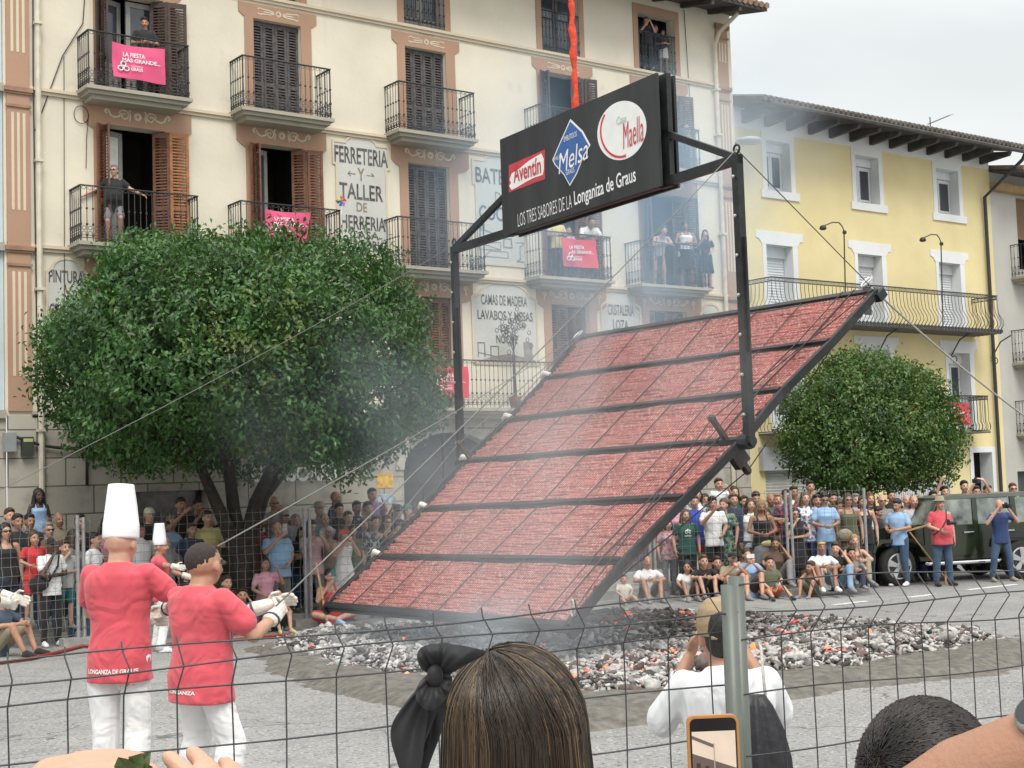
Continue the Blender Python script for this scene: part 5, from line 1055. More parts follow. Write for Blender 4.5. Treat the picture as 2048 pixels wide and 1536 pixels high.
def top_mesh(p, sex='m', sleeve=.6, grow=.014, hem=-.13, vox=.012, tank=False):
    mb = MB(); secs = [(t, rx, ry, o) for t, rx, ry, o in TORSO[sex] if -.01 <= t <= (.46 if not tank else .42)]
    secs = [(hem, secs[0][1]+.006, secs[0][2]+.008, secs[0][3])]+secs
    if not tank: secs += [(.485, .10, .072, -.012), (.525, .052, .050, -.012)]
    torso(mb, p, secs, grow); rt, fw, up = frame_(p)
    for s, sh, a in ((-1, shoulders(p)[0], p['aR']), (1, shoulders(p)[1], p['aL'])):
        if tank: capsule(mb, [sh-rt*s*.085-up*.085+fw*.100, sh-rt*s*.080-up*.02+fw*.088, sh-rt*s*.085+up*.035+fw*.03, sh-rt*s*.085+up*.03-fw*.05, sh-rt*s*.085-up*.06-fw*.085], [.020, .018, .018, .018, .020]); continue
        e, w_ = A(a[0]), A(a[1]); f = min(1, sleeve); q = sh+(e-sh)*f; capsule(mb, [sh-rt*s*.05-up*.005, sh, q], [.046+grow*.5, .047+grow*.7, .049+grow])
        if sleeve > 1: capsule(mb, [e, e+(w_-e)*(sleeve-1)], [.045+grow, .036+grow])
    return remesh(mb, 'shirt', vox)
def low_mesh(p, kind='trousers', sex='m', vox=.012, wide=.0):
    mb = MB(); torso(mb, p, [(t, rx, ry, o) for t, rx, ry, o in TORSO[sex] if t < .08], .010); kl = 1.12 if sex == 'b' else 1.0
    if kind in ('skirt', 'dress', 'longdress'):
        rt, fw, up = frame_(p); z1 = {'skirt': .55, 'dress': .48, 'longdress': .16}[kind]; w_ = {'skirt': .20, 'dress': .22, 'longdress': .27}[kind]
        mb.loft([ring(p['pel']+Z3*.06, rt, fw, .165, .12), ring(p['pel']-Z3*.06, rt, fw, .19, .14), ring(A([p['pel'][0], p['pel'][1], z1+.25*(z1 > .3)]), rt, fw, w_*.97, w_*.78), ring(A([p['pel'][0], p['pel'][1], z1]), rt, fw, w_, w_*.8)])
    else:
        for s, l in ((-1, p['lR']), (1, p['lL'])):
            hp = p['pel']+A([s*.085, 0, -.02]); kn, an = A(l[0]), A(l[1])
            if kind == 'shorts': q = hp+(kn-hp)*.82; capsule(mb, [hp, hp+(q-hp)*.6, q], [.104*kl, .094*kl, .085*kl])
            else: capsule(mb, [hp, hp+(kn-hp)*.45, kn, kn+(an-kn)*.5, an+(kn-an)*.04], [.104*kl, .090*kl, .070*kl+wide*.4, .062*kl+wide, .058*kl+wide])
    return remesh(mb, kind if kind in ('shorts', 'skirt', 'trousers') else 'skirt', vox)
def shoe_mesh(an, s, vox=None):
    mb = MB(); an = A(an); a = an+A([0, .035, -.05]); rings = []
    for t, w_, z in ((0, .022, .03), (.03, .036, .06), (.10, .040, .07), (.17, .044, .045), (.23, .040, .03), (.262, .02, .018)):
        c = a+A([s*.03*t/.25, -t, 0]); zb = an[2]-.09; rings.append([A([c[0]+w_*cos(k), c[1], zb+(z if sin(k) > 0 else .0)*abs(sin(k))**.6+.001+(.012 if sin(k) < 0 else .03)]) for k in np.linspace(0, 2*pi, 11)[:-1]])
    mb.loft(rings); return mb.mesh('shoe', True)
def hair_mesh(p, kind, big=1.0, vox=.010):
    h, R_ = headpos(p); ax = R_.T; T = lambda x, y, z: h+R_@(A([x, y, z])*big); mb = MB(); B_ = lambda x, y, z, a, b, c: mb.ball(T(x, y, z), (a*big, b*big, c*big), 16, ax)
    if kind == 'cap': mb.lathe(T(0, .012, .035), [(.086*big, -.005), (.088*big, .015), (.078*big, .055*big), (.05*big, .082*big), (.0001, .09*big)], 16, ax); B_(0, -.115, .033, .065, .06, .010); return remesh(mb, 'cap', .008, 2)
    if kind == 'hat': mb.lathe(T(0, .01, .05), [(.15*big, .0), (.155*big, .008), (.09*big, .02), (.082*big, .08), (.06*big, .10), (.0001, .095)], 18, ax); return mb.mesh('hat', True)
    if kind == 'toque': 
        prof = [(.093, -.012, 0), (.096, .0, 0), (.095, .075, .002), (.093, .08, .002), (.082, .18, .006), (.069, .285, .012), (.067, .295, .012), (.045, .292, .012), (.0001, .288, .012)]
        mb.loft([[T(o+r*(1+.010*cos(16*a)*(z > .1))*cos(a), .01+r*(1+.010*cos(16*a)*(z > .1))*sin(a), .035+z) for a in np.linspace(0, 2*pi, 97)[:-1]] for r, z, o in prof]); return mb.mesh('chef_hat', True)
    if kind == 'short': B_(0, .027, .050, .086, .098, .086); B_(0, .052, -.015, .076, .062, .07); B_(0, -.03, .095, .06, .055, .028)
    if kind == 'crop': B_(0, .030, .034, .080, .090, .088); B_(0, .050, -.015, .070, .056, .06)
    if kind in ('long', 'bob', 'pony', 'bun'): B_(0, .026, .050, .089, .098, .088); B_(0, .05, -.02, .083, .068, .085)
    if kind == 'long':
        for s in (-1, 0, 1): capsule(mb, [T(s*.06, .055-.02*abs(s), .0), T(s*.075, .075-.03*abs(s), -.12), T(s*.085, .085-.04*abs(s), -.24)], [.045*big, .047*big, .026*big])
        for s in (-1, 1): capsule(mb, [T(s*.070, -.02, .05), T(s*.082, -.005, -.04), T(s*.088, -.01, -.15), T(s*.085, -.005, -.22)], [.022*big, .020*big, .022*big, .012*big])
    if kind == 'bob':
        for s in (-1, 0, 1): capsule(mb, [T(s*.065, .05-.03*abs(s), .0), T(s*.072, .055-.04*abs(s), -.10)], [.045*big, .036*big])
    if kind == 'pony': capsule(mb, [T(0, .12, .04), T(0, .16, -.04), T(0, .14, -.14)], [.03*big, .034*big, .014*big])
    if kind == 'bun': B_(0, .09, .10, .045, .045, .04)
    if kind == 'rim': B_(0, .05, -.01, .081, .066, .05)
    return remesh(mb, 'hair', vox, 3)
def glasses_mesh(p, big=1.0):
    h, R_ = headpos(p); ax = R_.T; T = lambda x, y, z: h+R_@(A([x, y, z])*big); mb = MB()
    mb.tube([T(-.083, .01, .008), T(-.070, -.070, .008), T(-.03, -.098, .006), T(0, -.104, .008), T(.03, -.098, .006), T(.070, -.070, .008), T(.083, .01, .008)], [.003, .005, .017, .006, .017, .005, .003], 8); return mb.mesh('sunglasses', True)
def folds(me, amp, seed, zlo, zhi, dirn=(1, .2, .9)):
    n = len(me.vertices); v = np.zeros(n*3); me.vertices.foreach_get('co', v); v = v.reshape(-1, 3); nn = np.zeros(n*3); me.vertices.foreach_get('normal', nn); nn = nn.reshape(-1, 3); g = np.random.default_rng(seed)
    w_ = np.zeros(n)
    for k in range(7):
        d = A(dirn)*g.uniform(.5, 1.4, 3)*g.choice([-1, 1], 3); d = d/np.linalg.norm(d); f = g.uniform(7, 19); w_ += np.sin(v@d*f+g.uniform(0, 6)+1.2*np.sin(v@g.normal(size=3)*5))*g.uniform(.4, 1)
    w_ = np.sign(w_)*np.abs(w_)**1.0; m_ = np.clip((v[:, 2]-zlo)/.1, .25, 1)*np.clip((zhi-v[:, 2])/.12, .2, 1)
    v = v+nn*(amp*w_*m_/2.6)[:, None]; me.vertices.foreach_set('co', v.reshape(-1)); me.update()
from mathutils.bvhtree import BVHTree
def wrap_text(body, me, x, z, W, H, par, m, back=True, tilt=0.0):
    bv = BVHTree.FromPolygons([p.co for p in me.vertices], [tuple(p.vertices) for p in me.polygons]); o = text(body, (0, 0, 0), X3*(-1 if back else 1), Z3, W, H, m, 'lettering', None, bold=.03, ext=0)
    for v in o.data.vertices:
        px_, pz_ = v.co.x+x, v.co.z+z+tilt*v.co.x; h = bv.ray_cast(Vector((px_, 1 if back else -1, pz_)), Vector((0, -1 if back else 1, 0)))
        v.co = (px_, (h[0].y if h[0] else .1)+(.004 if back else -.004), pz_)
    o.parent = par; return o
def folded(me, amp, seed): folds(me, amp, seed, -1, 2.2); return me
CACHE = {}
def cached(key, fn):
    if key not in CACHE: CACHE[key] = fn()
    return CACHE[key]
def child(name, me, par, mats):
    """a part that shares its mesh with the others in this pose but wears its own material"""
    if len(me.materials) == 0:
        for m in mats: me.materials.append(m)
    o = bpy.data.objects.new(name, me); col.objects.link(o); o.parent = par
    for i, m in enumerate(mats): o.material_slots[i].link = 'OBJECT'; o.material_slots[i].material = m
    return o
def person(pos, face, label, ps='stand', sex='m', hair='short', hc='brown', skin='l', top='white', low='jeans', lk='trousers', sleeve=.6, glasses=False, s=1.0, wide=1.0, kid=False, group=None, shoes='grey', tpat=None, lpat=None, tank=False, hatc=None, vox=.0105):
    p = POSES[ps]; big = 1.28 if kid else 1.0
    e = empty('person', pos, label, 'person', group, face); e.scale = (s*wide, s*wide, s)
    child('body', cached(('b', ps, sex, kid), lambda: body_mesh(p, sex, vox, big)), e, [SK[skin], EYE, LIP])
    lkk = lk
    child('shirt' if lk not in ('dress', 'longdress') else 'dress_top', cached(('t', ps, sex, sleeve, tank), lambda: folded(top_mesh(p, sex, sleeve, tank=tank), .010, len(CACHE))), e, [cloth(CC(top), tpat)])
    child(lk if lk in ('trousers', 'shorts', 'skirt') else 'skirt', cached(('l', ps, sex, lkk), lambda: folded(low_mesh(p, lkk, sex), .009, len(CACHE))), e, [cloth(CC(low), lpat)])
    for sd_, l in ((-1, p['lR']), (1, p['lL'])): child('shoe', cached(('s', ps, sd_), lambda: shoe_mesh(l[1], sd_)), e, [cloth(CC(shoes))])
    if hair and hair != 'bald':
        if hair in ('cap', 'hat', 'toque'):
            child('hair', cached(('h', ps, 'crop', kid), lambda: hair_mesh(p, 'crop', big)), e, [HAIR[hc]])
            child({'cap': 'cap', 'hat': 'hat', 'toque': 'chef_hat'}[hair], cached(('h', ps, hair, kid), lambda: hair_mesh(p, hair, big)), e, [cloth(CC(hatc or 'grey'))])
        else: child('hair', cached(('h', ps, hair, kid), lambda: hair_mesh(p, hair, big)), e, [HAIR[hc]])
    if glasses: child('sunglasses', cached(('g', ps, kid), lambda: glasses_mesh(p, big)), e, [EYE])
    return e
# ---- the crowd: head pixel in the photo, row behind the fence, looks
FX = A([[-130, 0], [163, 0], [618, 0], [985, 0], [1308, 0], [1585, 0], [2100, 0]], float); FDEP = [((CM@(P-C0))[2]) for P in FPG[:6]]; FDEP = FDEP+[FDEP[-1]+.4]
def fdepth(px): return float(np.interp(px, FX[:, 0], FDEP))
def pavz(X, Y):
    yk = np.interp(X, [p[0] for p in pv[:6]], [p[1] for p in pv[:6]]); return .16 if Y > yk else gz(X, Y)
HZ = {k: float(headpos(v)[0][2]) for k, v in POSES.items()}; HXY = {k: headpos(v)[0][:2] for k, v in POSES.items()}
def crowd(px, py, row, label, ps='stand', f=0.0, **kw):
    if px > 1735 and ps[:3] != 'sit': row = 2.35+.35*row
    d = fdepth(px)+row; P = at(px, py, d); zb = pavz(P[0], P[1]); hz_ = HZ[ps]; kid = kw.get('kid', False)
    s = (P[2]-zb)/hz_; lim = (.5, .82) if kid else (.90, 1.10)
    if ps in ('sit', 'sitphone', 'sithead', 'sitleg', 'sitcross', 'chair'): lim = (.55, .85) if kid else (.86, 1.06)
    s2 = min(max(s, lim[0]), lim[1]); zb2 = P[2]-s2*hz_
    if s > lim[1]: zb = zb2                                            # stands on the raised ledge behind
    face = atan2(9-P[0], -(12-P[1]))*.55+f if True else f              # looks towards the grill and the camera
    kw.setdefault('wide', random.uniform(.95, 1.06))
    hx = HXY[ps]; c_, s_ = cos(face), sin(face); ox, oy = (hx[0]*c_-hx[1]*s_)*s2, (hx[0]*s_+hx[1]*c_)*s2
    return person((P[0]-ox, P[1]-oy, zb), face, label, ps, s=s2, **kw)
def phone(px, py, d, c, label, w_=.075, h_=.15, tilt=0.0):
    P = at(px, py, d); e = empty('smartphone', P, label, 'phone'); u = unit(R_*cos(tilt)+Z3*sin(tilt)); v = np.cross(u, -G); b = MB(); b.obox(P, u*w_/2, v*h_/2, G*.005); b.build('case', mat('case_'+c, CC(c), .45, .1), e); b = MB(); b.obox(P+G*.0062, u*w_*.45, v*h_*.46, G*.001); b.build('screen', GLASS, e); return e
W_, T_ = 'wide', 'top'
def PEOPLE():
    c = crowd
    # ---------- left crowd
    c(78, 992, 2.6, 'small dark-skinned girl in a pale blue dress raised above the left crowd', ps='stand', sex='f', skin='d', hair='long', hc='black', top='lblue', low='lblue', lk='dress', kid=True, tank=True)
    c(11, 1063, 1.0, 'woman with big sunglasses and black strappy top at the far left edge', sex='f', hair='long', hc='black', top='black', low='navy', tank=True, glasses=True)
    c(36, 1044, 1.7, 'dark-haired bearded man in black behind the woman with big sunglasses', hair='short', hc='black', skin='t', top='black')
    c(60, 1043, 2.3, 'short-haired man peering out directly below the raised girl in pale blue', hair='short', hc='black', skin='t', top='navy')
    c(68, 1077, .7, 'child in a red T-shirt and red shorts behind the left fence', sex='f', hair='bob', hc='brown', skin='m', top='red', low='red', lk='shorts', kid=True, ps='bag')
    c(97, 1060, 1.5, 'older person with glasses and grey hair behind the person in the dark cap', hair='short', hc='grey', glasses=True, top='brown')
    c(102, 1091, .45, 'person in dark cap, white printed T-shirt and black wide trousers with crossbody bag', ps='chin', hair='cap', hc='black', hatc='black', skin='d', top='white', low='black', shoes='white')
    c(130, 1096, .75, 'boy in pale T-shirt and teal shorts beside the person with the crossbody bag', hair='short', hc='brown', top='lgrey', low='teal', lk='shorts', kid=True, ps='chin')
    c(161, 1044, 1.7, 'dark-haired man with a black backpack behind the galvanised fence posts', hair='short', hc='black', skin='m', top='black')
    c(150, 1075, 1.2, 'woman with long brown hair looking sideways next to the fence posts', sex='f', hair='long', hc='brown', top='grey', f=.9)
    c(190, 1080, .9, 'man in white T-shirt with dark shoulder strap left of the tall chef', hair='short', hc='black', top='white', f=.7)
    c(8, 1198, -.7, 'dark-haired man in slate blue T-shirt sitting on the kerb at the far left', ps='sit', hair='short', hc='black', skin='m', top='steel', low='khaki', lk='shorts', shoes='black', f=.5)
    c(299, 1030, 1.5, 'man in white cap and black shirt behind the chefs', hair='cap', hatc='offwhite', hc='grey', top='black')
    c(362, 1010, 2.0, 'man with brown hair in dark shirt reaching forward under the tree', hair='short', hc='brown', top='black', ps='phone1', skin='m')
    c(396, 1012, 2.2, 'man in black taking a photo under the tree, beside the reaching man', hair='short', hc='black', top='black', ps='phone', skin='m')
    c(332, 1085, .8, 'short-haired boy just right of the small chef in the tall hat', hair='crop', hc='brown', top='grey', kid=True)
    c(372, 1150, .3, 'dark-haired child half hidden between the two big chefs', sex='f', hair='long', hc='black', top='black', kid=True, ps='stand')
    c(416, 1036, 1.2, 'young man in pale yellow T-shirt left of the tree trunk', hair='short', hc='brown', skin='l', top='yellow', low='olive', ps='cross')
    c(440, 1062, 1.8, 'person in olive shirt in front of the tree trunk', hair='short', hc='black', skin='t', top='olive', low='olive')
    c(515, 1048, 1.4, 'person in dark red top raising both arms beside the trunk', sex='f', hair='bob', hc='black', skin='m', top='dred', ps='high1')
    c(549, 1006, 2.3, 'bald man with sunglasses right of the trunk, above the crowd', hair='bald', glasses=True, skin='m', top='grey', ps='phone1')
    c(569, 1032, 1.6, 'man in sun cap behind the light blue T-shirt man', hair='cap', hatc='khaki', hc='brown', skin='m', top='grey', glasses=True)
    c(554, 1058, .6, 'large man in light blue T-shirt and grey shorts filming with a pale phone', ps='phone1', sex='b', hair='rim', hc='grey', skin='l', top='lblue', low='grey', lk='shorts')
    c(530, 1128, .15, 'woman in light pink T-shirt sitting with one hand raised', ps='chair', sex='f', hair='bob', hc='black', skin='m', top='rose', low='khaki', lk='shorts')
    c(454, 1166, -.1, 'small boy in black sitting low left of the pink T-shirt woman', ps='sit', hair='short', hc='brown', top='black', low='black', kid=True)
    c(485, 1190, -.4, 'child in mint T-shirt sitting low behind the bespectacled chef', ps='sithead', hair='short', hc='black', skin='m', top='teal', low='navy', kid=True)
    c(556, 1193, -.5, 'small boy in black tank top with lime and white shoes sitting at the kerb', ps='sitphone', hair='crop', hc='black', top='black', low='black', lk='shorts', kid=True, tank=True, shoes='yellow')
    c(592, 1042, 1.9, 'grey-haired woman behind the left fence joint', sex='f', hair='bob', hc='grey', top='grey')
    c(625, 1055, .7, 'woman in salmon patterned top behind the fence posts holding up a teal phone', sex='f', ps='phone', hair='short', hc='brown', top='rose', tpat=(.45, .42, .36), low='grey')
    c(639, 1020, 1.9, 'person in a wide sun hat behind the woman in white', sex='f', hair='hat', hatc='khaki', hc='brown', top='grey')
    c(658, 1070, .9, 'woman in grey cap and greenish top beside the white dress', sex='f', hair='cap', hatc='lgrey', hc='brown', top='khaki', low='khaki')
    c(687, 1066, .5, 'woman in a long white sleeveless dress filming with a red phone', sex='f', ps='phone', hair='long', hc='lbrown', top='white', low='white', lk='longdress', tank=True)
    c(672, 996, 2.5, 'bald bearded man in navy standing tall beside the white wall', hair='bald', skin='m', top='navy', f=.9)
    c(679, 1020, 1.9, 'man with dark hair in black right below the tall bald man', hair='short', hc='black', top='black')
    c(697, 1036, 1.2, 'brown-haired person whose face shows just above the red phone', hair='short', hc='brown', top='navy')
    c(714, 1016, 2.0, 'dark-haired man left of the father carrying a child', hair='short', hc='black', top='black', skin='m')
    c(737, 1017, 1.6, 'man in dark patterned shirt carrying a child on his shoulders', hair='short', hc='black', skin='m', top='navy', tpat=(.3, .33, .34))
    c(745, 990, 1.75, 'child in lilac top riding on the shoulders of the patterned-shirt man', ps='chair', hair='short', hc='lbrown', top='purple', low='khaki', kid=True)
    c(752, 1045, .9, 'person in black and white patterned shirt left of the grill edge', hair='short', hc='brown', top='navy', tpat=(.35, .4, .4), low='black')
    c(775, 1045, .8, 'woman with glasses by the lower left side of the grill', sex='f', hair='long', hc='black', glasses=True, top='black', tank=True)
    c(766, 1020, 1.9, 'grey-haired man between the shoulder child and the mint cap', hair='short', hc='grey', top='grey')
    c(796, 1022, 1.5, 'man in dark cap with blue mirrored sunglasses', hair='cap', hatc='navy', hc='brown', glasses=True, top='black')
    c(814, 1022, 1.9, 'person in a mint green cap near the grill edge', hair='cap', hatc='teal', hc='brown', top='lgrey', f=-.5)
    c(826, 1040, 1.2, 'bald man peeking out beside the grill under the mint cap', hair='bald', skin='l', top='grey')
    c(795, 1060, 1.2, 'woman in strappy top at the grill edge below the mirrored sunglasses', sex='f', hair='long', hc='brown', top='lgrey', tank=True, ps='phone1')
    c(792, 1035, 2.6, 'person lifting a white phone high beside the arched door', hair='short', hc='brown', top='grey', ps='high1', skin='m')
    c(660, 1153, -.35, 'woman in red tank top sitting cross-legged filming with a teal phone', ps='sitcross', sex='f', hair='pony', hc='black', skin='l', top='red', low='red', lk='shorts', tank=True, shoes='lblue')
    # ---------- right crowd
    c(1438, 969, 1.9, 'small boy in white T-shirt sitting high on shoulders right of the grill', ps='chair', hair='short', hc='brown', top='white', low='black', kid=True)
    c(1440, 1012, 1.9, 'man carrying the small boy in white on his shoulders', hair='short', hc='brown', top='black')
    c(1469, 985, 2.0, 'long-haired woman behind the man in the navy waistcoat', sex='f', hair='long', hc='brown', top='green')
    c(1467, 1000, 1.2, 'tall blond man in navy polo vest and beige shorts', hair='short', hc='lbrown', top='navy', low='khaki', lk='shorts', sleeve=.25)
    c(1389, 1004, 1.2, 'boy in bright royal blue T-shirt beside the grill edge', hair='short', hc='brown', top='blue', low='red', lk='shorts')
    c(1394, 990, 2.0, 'brown-haired woman behind the boy in royal blue', sex='f', hair='long', hc='brown', top='white', tpat=(.1, .1, .1))
    w1 = c(1371, 1030, .7, 'woman in dark green T-shirt with white leaf emblem and black trousers', sex='f', hair='long', hc='lbrown', top='green', low='black')
    tm = CACHE[('t', 'stand', 'f', .6, False)]; wrap_text('adidas', tm, 0, 1.19, .13, .035, w1, AW, back=False)
    for a_, x_, z_ in ((0, 0, 1.285), (.9, -.035, 1.265), (-.9, .035, 1.265)): wrap_text('O', tm, x_, z_, .045, .075, w1, AW, back=False)
    c(1352, 1012, 1.6, 'grey-haired woman mostly hidden by the right grill rail', sex='f', hair='bob', hc='grey', top='rose')
    c(1425, 1006, .7, 'man in loose white T-shirt with dark print and black shorts holding a phone up', ps='phone1', hair='short', hc='black', skin='m', top='white', low='black', lk='shorts')
    c(1447, 1010, 1.1, 'woman with tied hair in green patterned dress', sex='f', hair='bun', hc='lbrown', top='green', low='green', lk='dress', tpat=(.25, .3, .2), lpat=(.2, .26, .16), f=-.6)
    c(1489, 1004, 1.9, 'dark-haired person in green and white behind the navy vest man', hair='short', hc='brown', top='green', tpat=(.6, .6, .55))
    c(1501, 1010, 1.2, 'smiling woman in white top left of the blond woman', sex='f', hair='long', hc='brown', top='white', low='jeans')
    c(1522, 1013, .5, 'woman with long blond hair, black tank top, yellow belt bag and grey skirt', sex='f', hair='long', hc='blond', skin='t', top='black', low='grey', lk='skirt', tank=True, ps='hold')
    c(1542, 1000, 1.5, 'bald man in olive shirt behind the blond woman', hair='bald', skin='t', top='olive', low='olive')
    c(1555, 1000, 1.9, 'older woman with short fair hair in olive next to the bald man', sex='f', hair='short', hc='blond', top='olive')
    c(1573, 992, 1.3, 'man in navy T-shirt with red lettering leaning on the fence posts', hair='short', hc='black', skin='m', glasses=True, top='navy', tpat=(.3, .04, .06), ps='cross')
    c(1588, 985, 1.9, 'moustached man in white shirt behind the fence joint', hair='short', hc='brown', skin='t', top='white')
    c(1611, 997, 1.0, 'woman in blue and white floral blouse and bright blue jeans', sex='f', hair='long', hc='lbrown', top='white', tpat=(.12, .17, .4), low='polo', ps='bag')
    c(1621, 974, 2.3, 'tall man in black with a hand at his chin under the tree', hair='short', hc='black', skin='m', top='black', ps='chin')
    c(1590, 1028, .8, 'woman with long black hair, sunglasses and black dress', sex='f', hair='long', hc='black', glasses=True, top='black', low='black', lk='dress', ps='chin')
    c(1337, 1060, 1.0, 'woman in pale brown patterned blouse behind the grill rail', sex='f', hair='bob', hc='brown', top='rose', tpat=(.25, .2, .18), low='grey')
    c(1295, 1124, -.3, 'man in white polo shirt sitting on the kerb right of the grill', ps='sit', hair='crop', hc='brown', skin='m', top='white', low='grey', lk='shorts')
    c(1247, 1158, -.4, 'child in cream top sitting at the lower right grill rail', ps='sitleg', hair='short', hc='brown', top='offwhite', low='khaki', lk='shorts', kid=True)
    c(1374, 1134, -.4, 'girl in white T-shirt sitting with her cheek in her hand', ps='sithead', sex='f', hair='long', hc='black', skin='m', top='white', low='brown', lk='shorts', kid=True)
    c(1407, 1123, -.4, 'fair-haired boy in black T-shirt sitting with arms round his knees', ps='sit', hair='short', hc='lbrown', top='black', low='black', lk='shorts', kid=True)
    c(1434, 1126, -.2, 'brown-haired boy in black and white sitting with head bowed', ps='sit', hair='short', hc='brown', top='navy', low='black', lk='shorts', kid=True)
    c(1465, 1117, -.3, 'person in black cap and beige shirt sitting with a phone', ps='sitphone', hair='cap', hatc='black', hc='brown', top='khaki', low='khaki', lk='shorts')
    c(1494, 1110, -.2, 'girl with tied hair in white T-shirt filming with a white phone on the kerb', ps='sitphone', sex='f', hair='bun', hc='brown', top='lblue', low='brown', lk='shorts')
    c(1539, 1126, -.4, 'toddler in khaki T-shirt and orange shorts sitting on the kerb', ps='sitleg', hair='short', hc='brown', top='olive', low='orange', lk='shorts', kid=True, shoes='black')
    c(1551, 1087, .1, 'girl with dark hair crouching behind the toddler', ps='sithead', sex='f', hair='bun', hc='black', skin='t', top='brown', low='grey')
    c(1621, 1134, -.5, 'small bare-backed boy sitting on the road edge', ps='sithead', hair='short', hc='brown', skin='m', top='brown', low='olive', lk='shorts', kid=True, tank=True, f=-.7)
    c(1643, 1095, -.3, 'grey-bearded man with yellow sunglasses on his forehead sitting in a white shirt', ps='sit', hair='rim', hc='black', skin='t', top='white', low='grey', lk='shorts', shoes='white')
    c(1671, 1097, -.2, 'boy with a fringe sitting in black next to the man in the white shirt', ps='sithead', hair='short', hc='brown', top='black', low='ljeans', kid=False)
    c(1703, 1108, -.2, 'boy sitting low in front of the car bumper', ps='sit', hair='short', hc='black', skin='m', top='grey', low='navy', kid=True)
    c(1709, 1082, .2, 'fair girl in strappy top crouching beside the car', ps='sit', sex='f', hair='bun', hc='blond', top='brown', low='khaki', tank=True)
    c(1649, 998, .8, 'woman in light blue top and pale denim shorts looking at her phone', sex='f', ps='hold', hair='short', hc='black', skin='m', glasses=True, top='lblue', low='ljeans', lk='shorts')
    c(1666, 998, 1.8, 'dark-haired person under the small tree left of the sun hat', hair='short', hc='black', skin='m', top='navy')
    c(1696, 1000, .9, 'woman with sunglasses and olive vest carrying a beige bag', sex='f', hair='bob', hc='brown', skin='m', glasses=True, top='olive', low='khaki', lk='shorts', tank=True)
    c(1726, 1004, 1.4, 'woman in black sleeveless top under the small tree', sex='f', hair='bob', hc='brown', top='black', low='black', tank=True)
    c(1757, 1024, .6, 'dark-haired boy in black seen in profile behind the car bonnet', hair='short', hc='black', skin='m', top='black', f=.9, ps='hold')
    c(1764, 1002, 1.8, 'white-bearded man with glasses under the small tree', hair='rim', hc='white', glasses=True, top='grey')
    c(1741, 998, 2.2, 'auburn-haired woman deep in the crowd under the tree', sex='f', hair='long', hc='red', top='black')
    c(1783, 992, 2.2, 'man with dark hair deep in the crowd behind the phone user', hair='short', hc='black', skin='m', top='black')
    c(1813, 1001, 1.7, 'bald man behind the light blue polo shirt', hair='bald', skin='l', top='grey')
    c(1828, 1003, 1.3, 'man in grey T-shirt with folded arms behind the car bonnet', hair='crop', hc='grey', top='lgrey', ps='cross')
    c(1843, 1001, 1.9, 'sunburnt balding man between the grey T-shirt and the sunglasses woman', hair='rim', hc='grey', skin='m', top='navy')
    c(1855, 1020, 1.2, 'blond woman with sunglasses and hand at her mouth behind the bonnet', sex='f', hair='long', hc='blond', glasses=True, top='olive', ps='chin')
    c(1867, 994, 1.6, 'dark-haired man in pale floral shirt behind the straw hat man', hair='short', hc='black', skin='m', top='lgrey', tpat=(.2, .2, .2))
    c(1890, 984, 2.2, 'man holding a phone up just above the straw hat', hair='short', hc='black', ps='high1', top='grey')
    c(1929, 973, 2.6, 'young man with thick dark hair above the car roof', hair='short', hc='black', top='black')
    c(1953, 984, 2.7, 'person raising a black camera above the car roof', ps='high', hair='short', hc='black', top='black')
    c(1976, 982, 2.9, 'brown-haired person behind the car roof beside the raised camera', hair='short', hc='brown', top='grey')
    c(2026, 978, 3.0, 'fair person with sunglasses above the car roof at the right edge', hair='short', hc='red', glasses=True, top='grey')
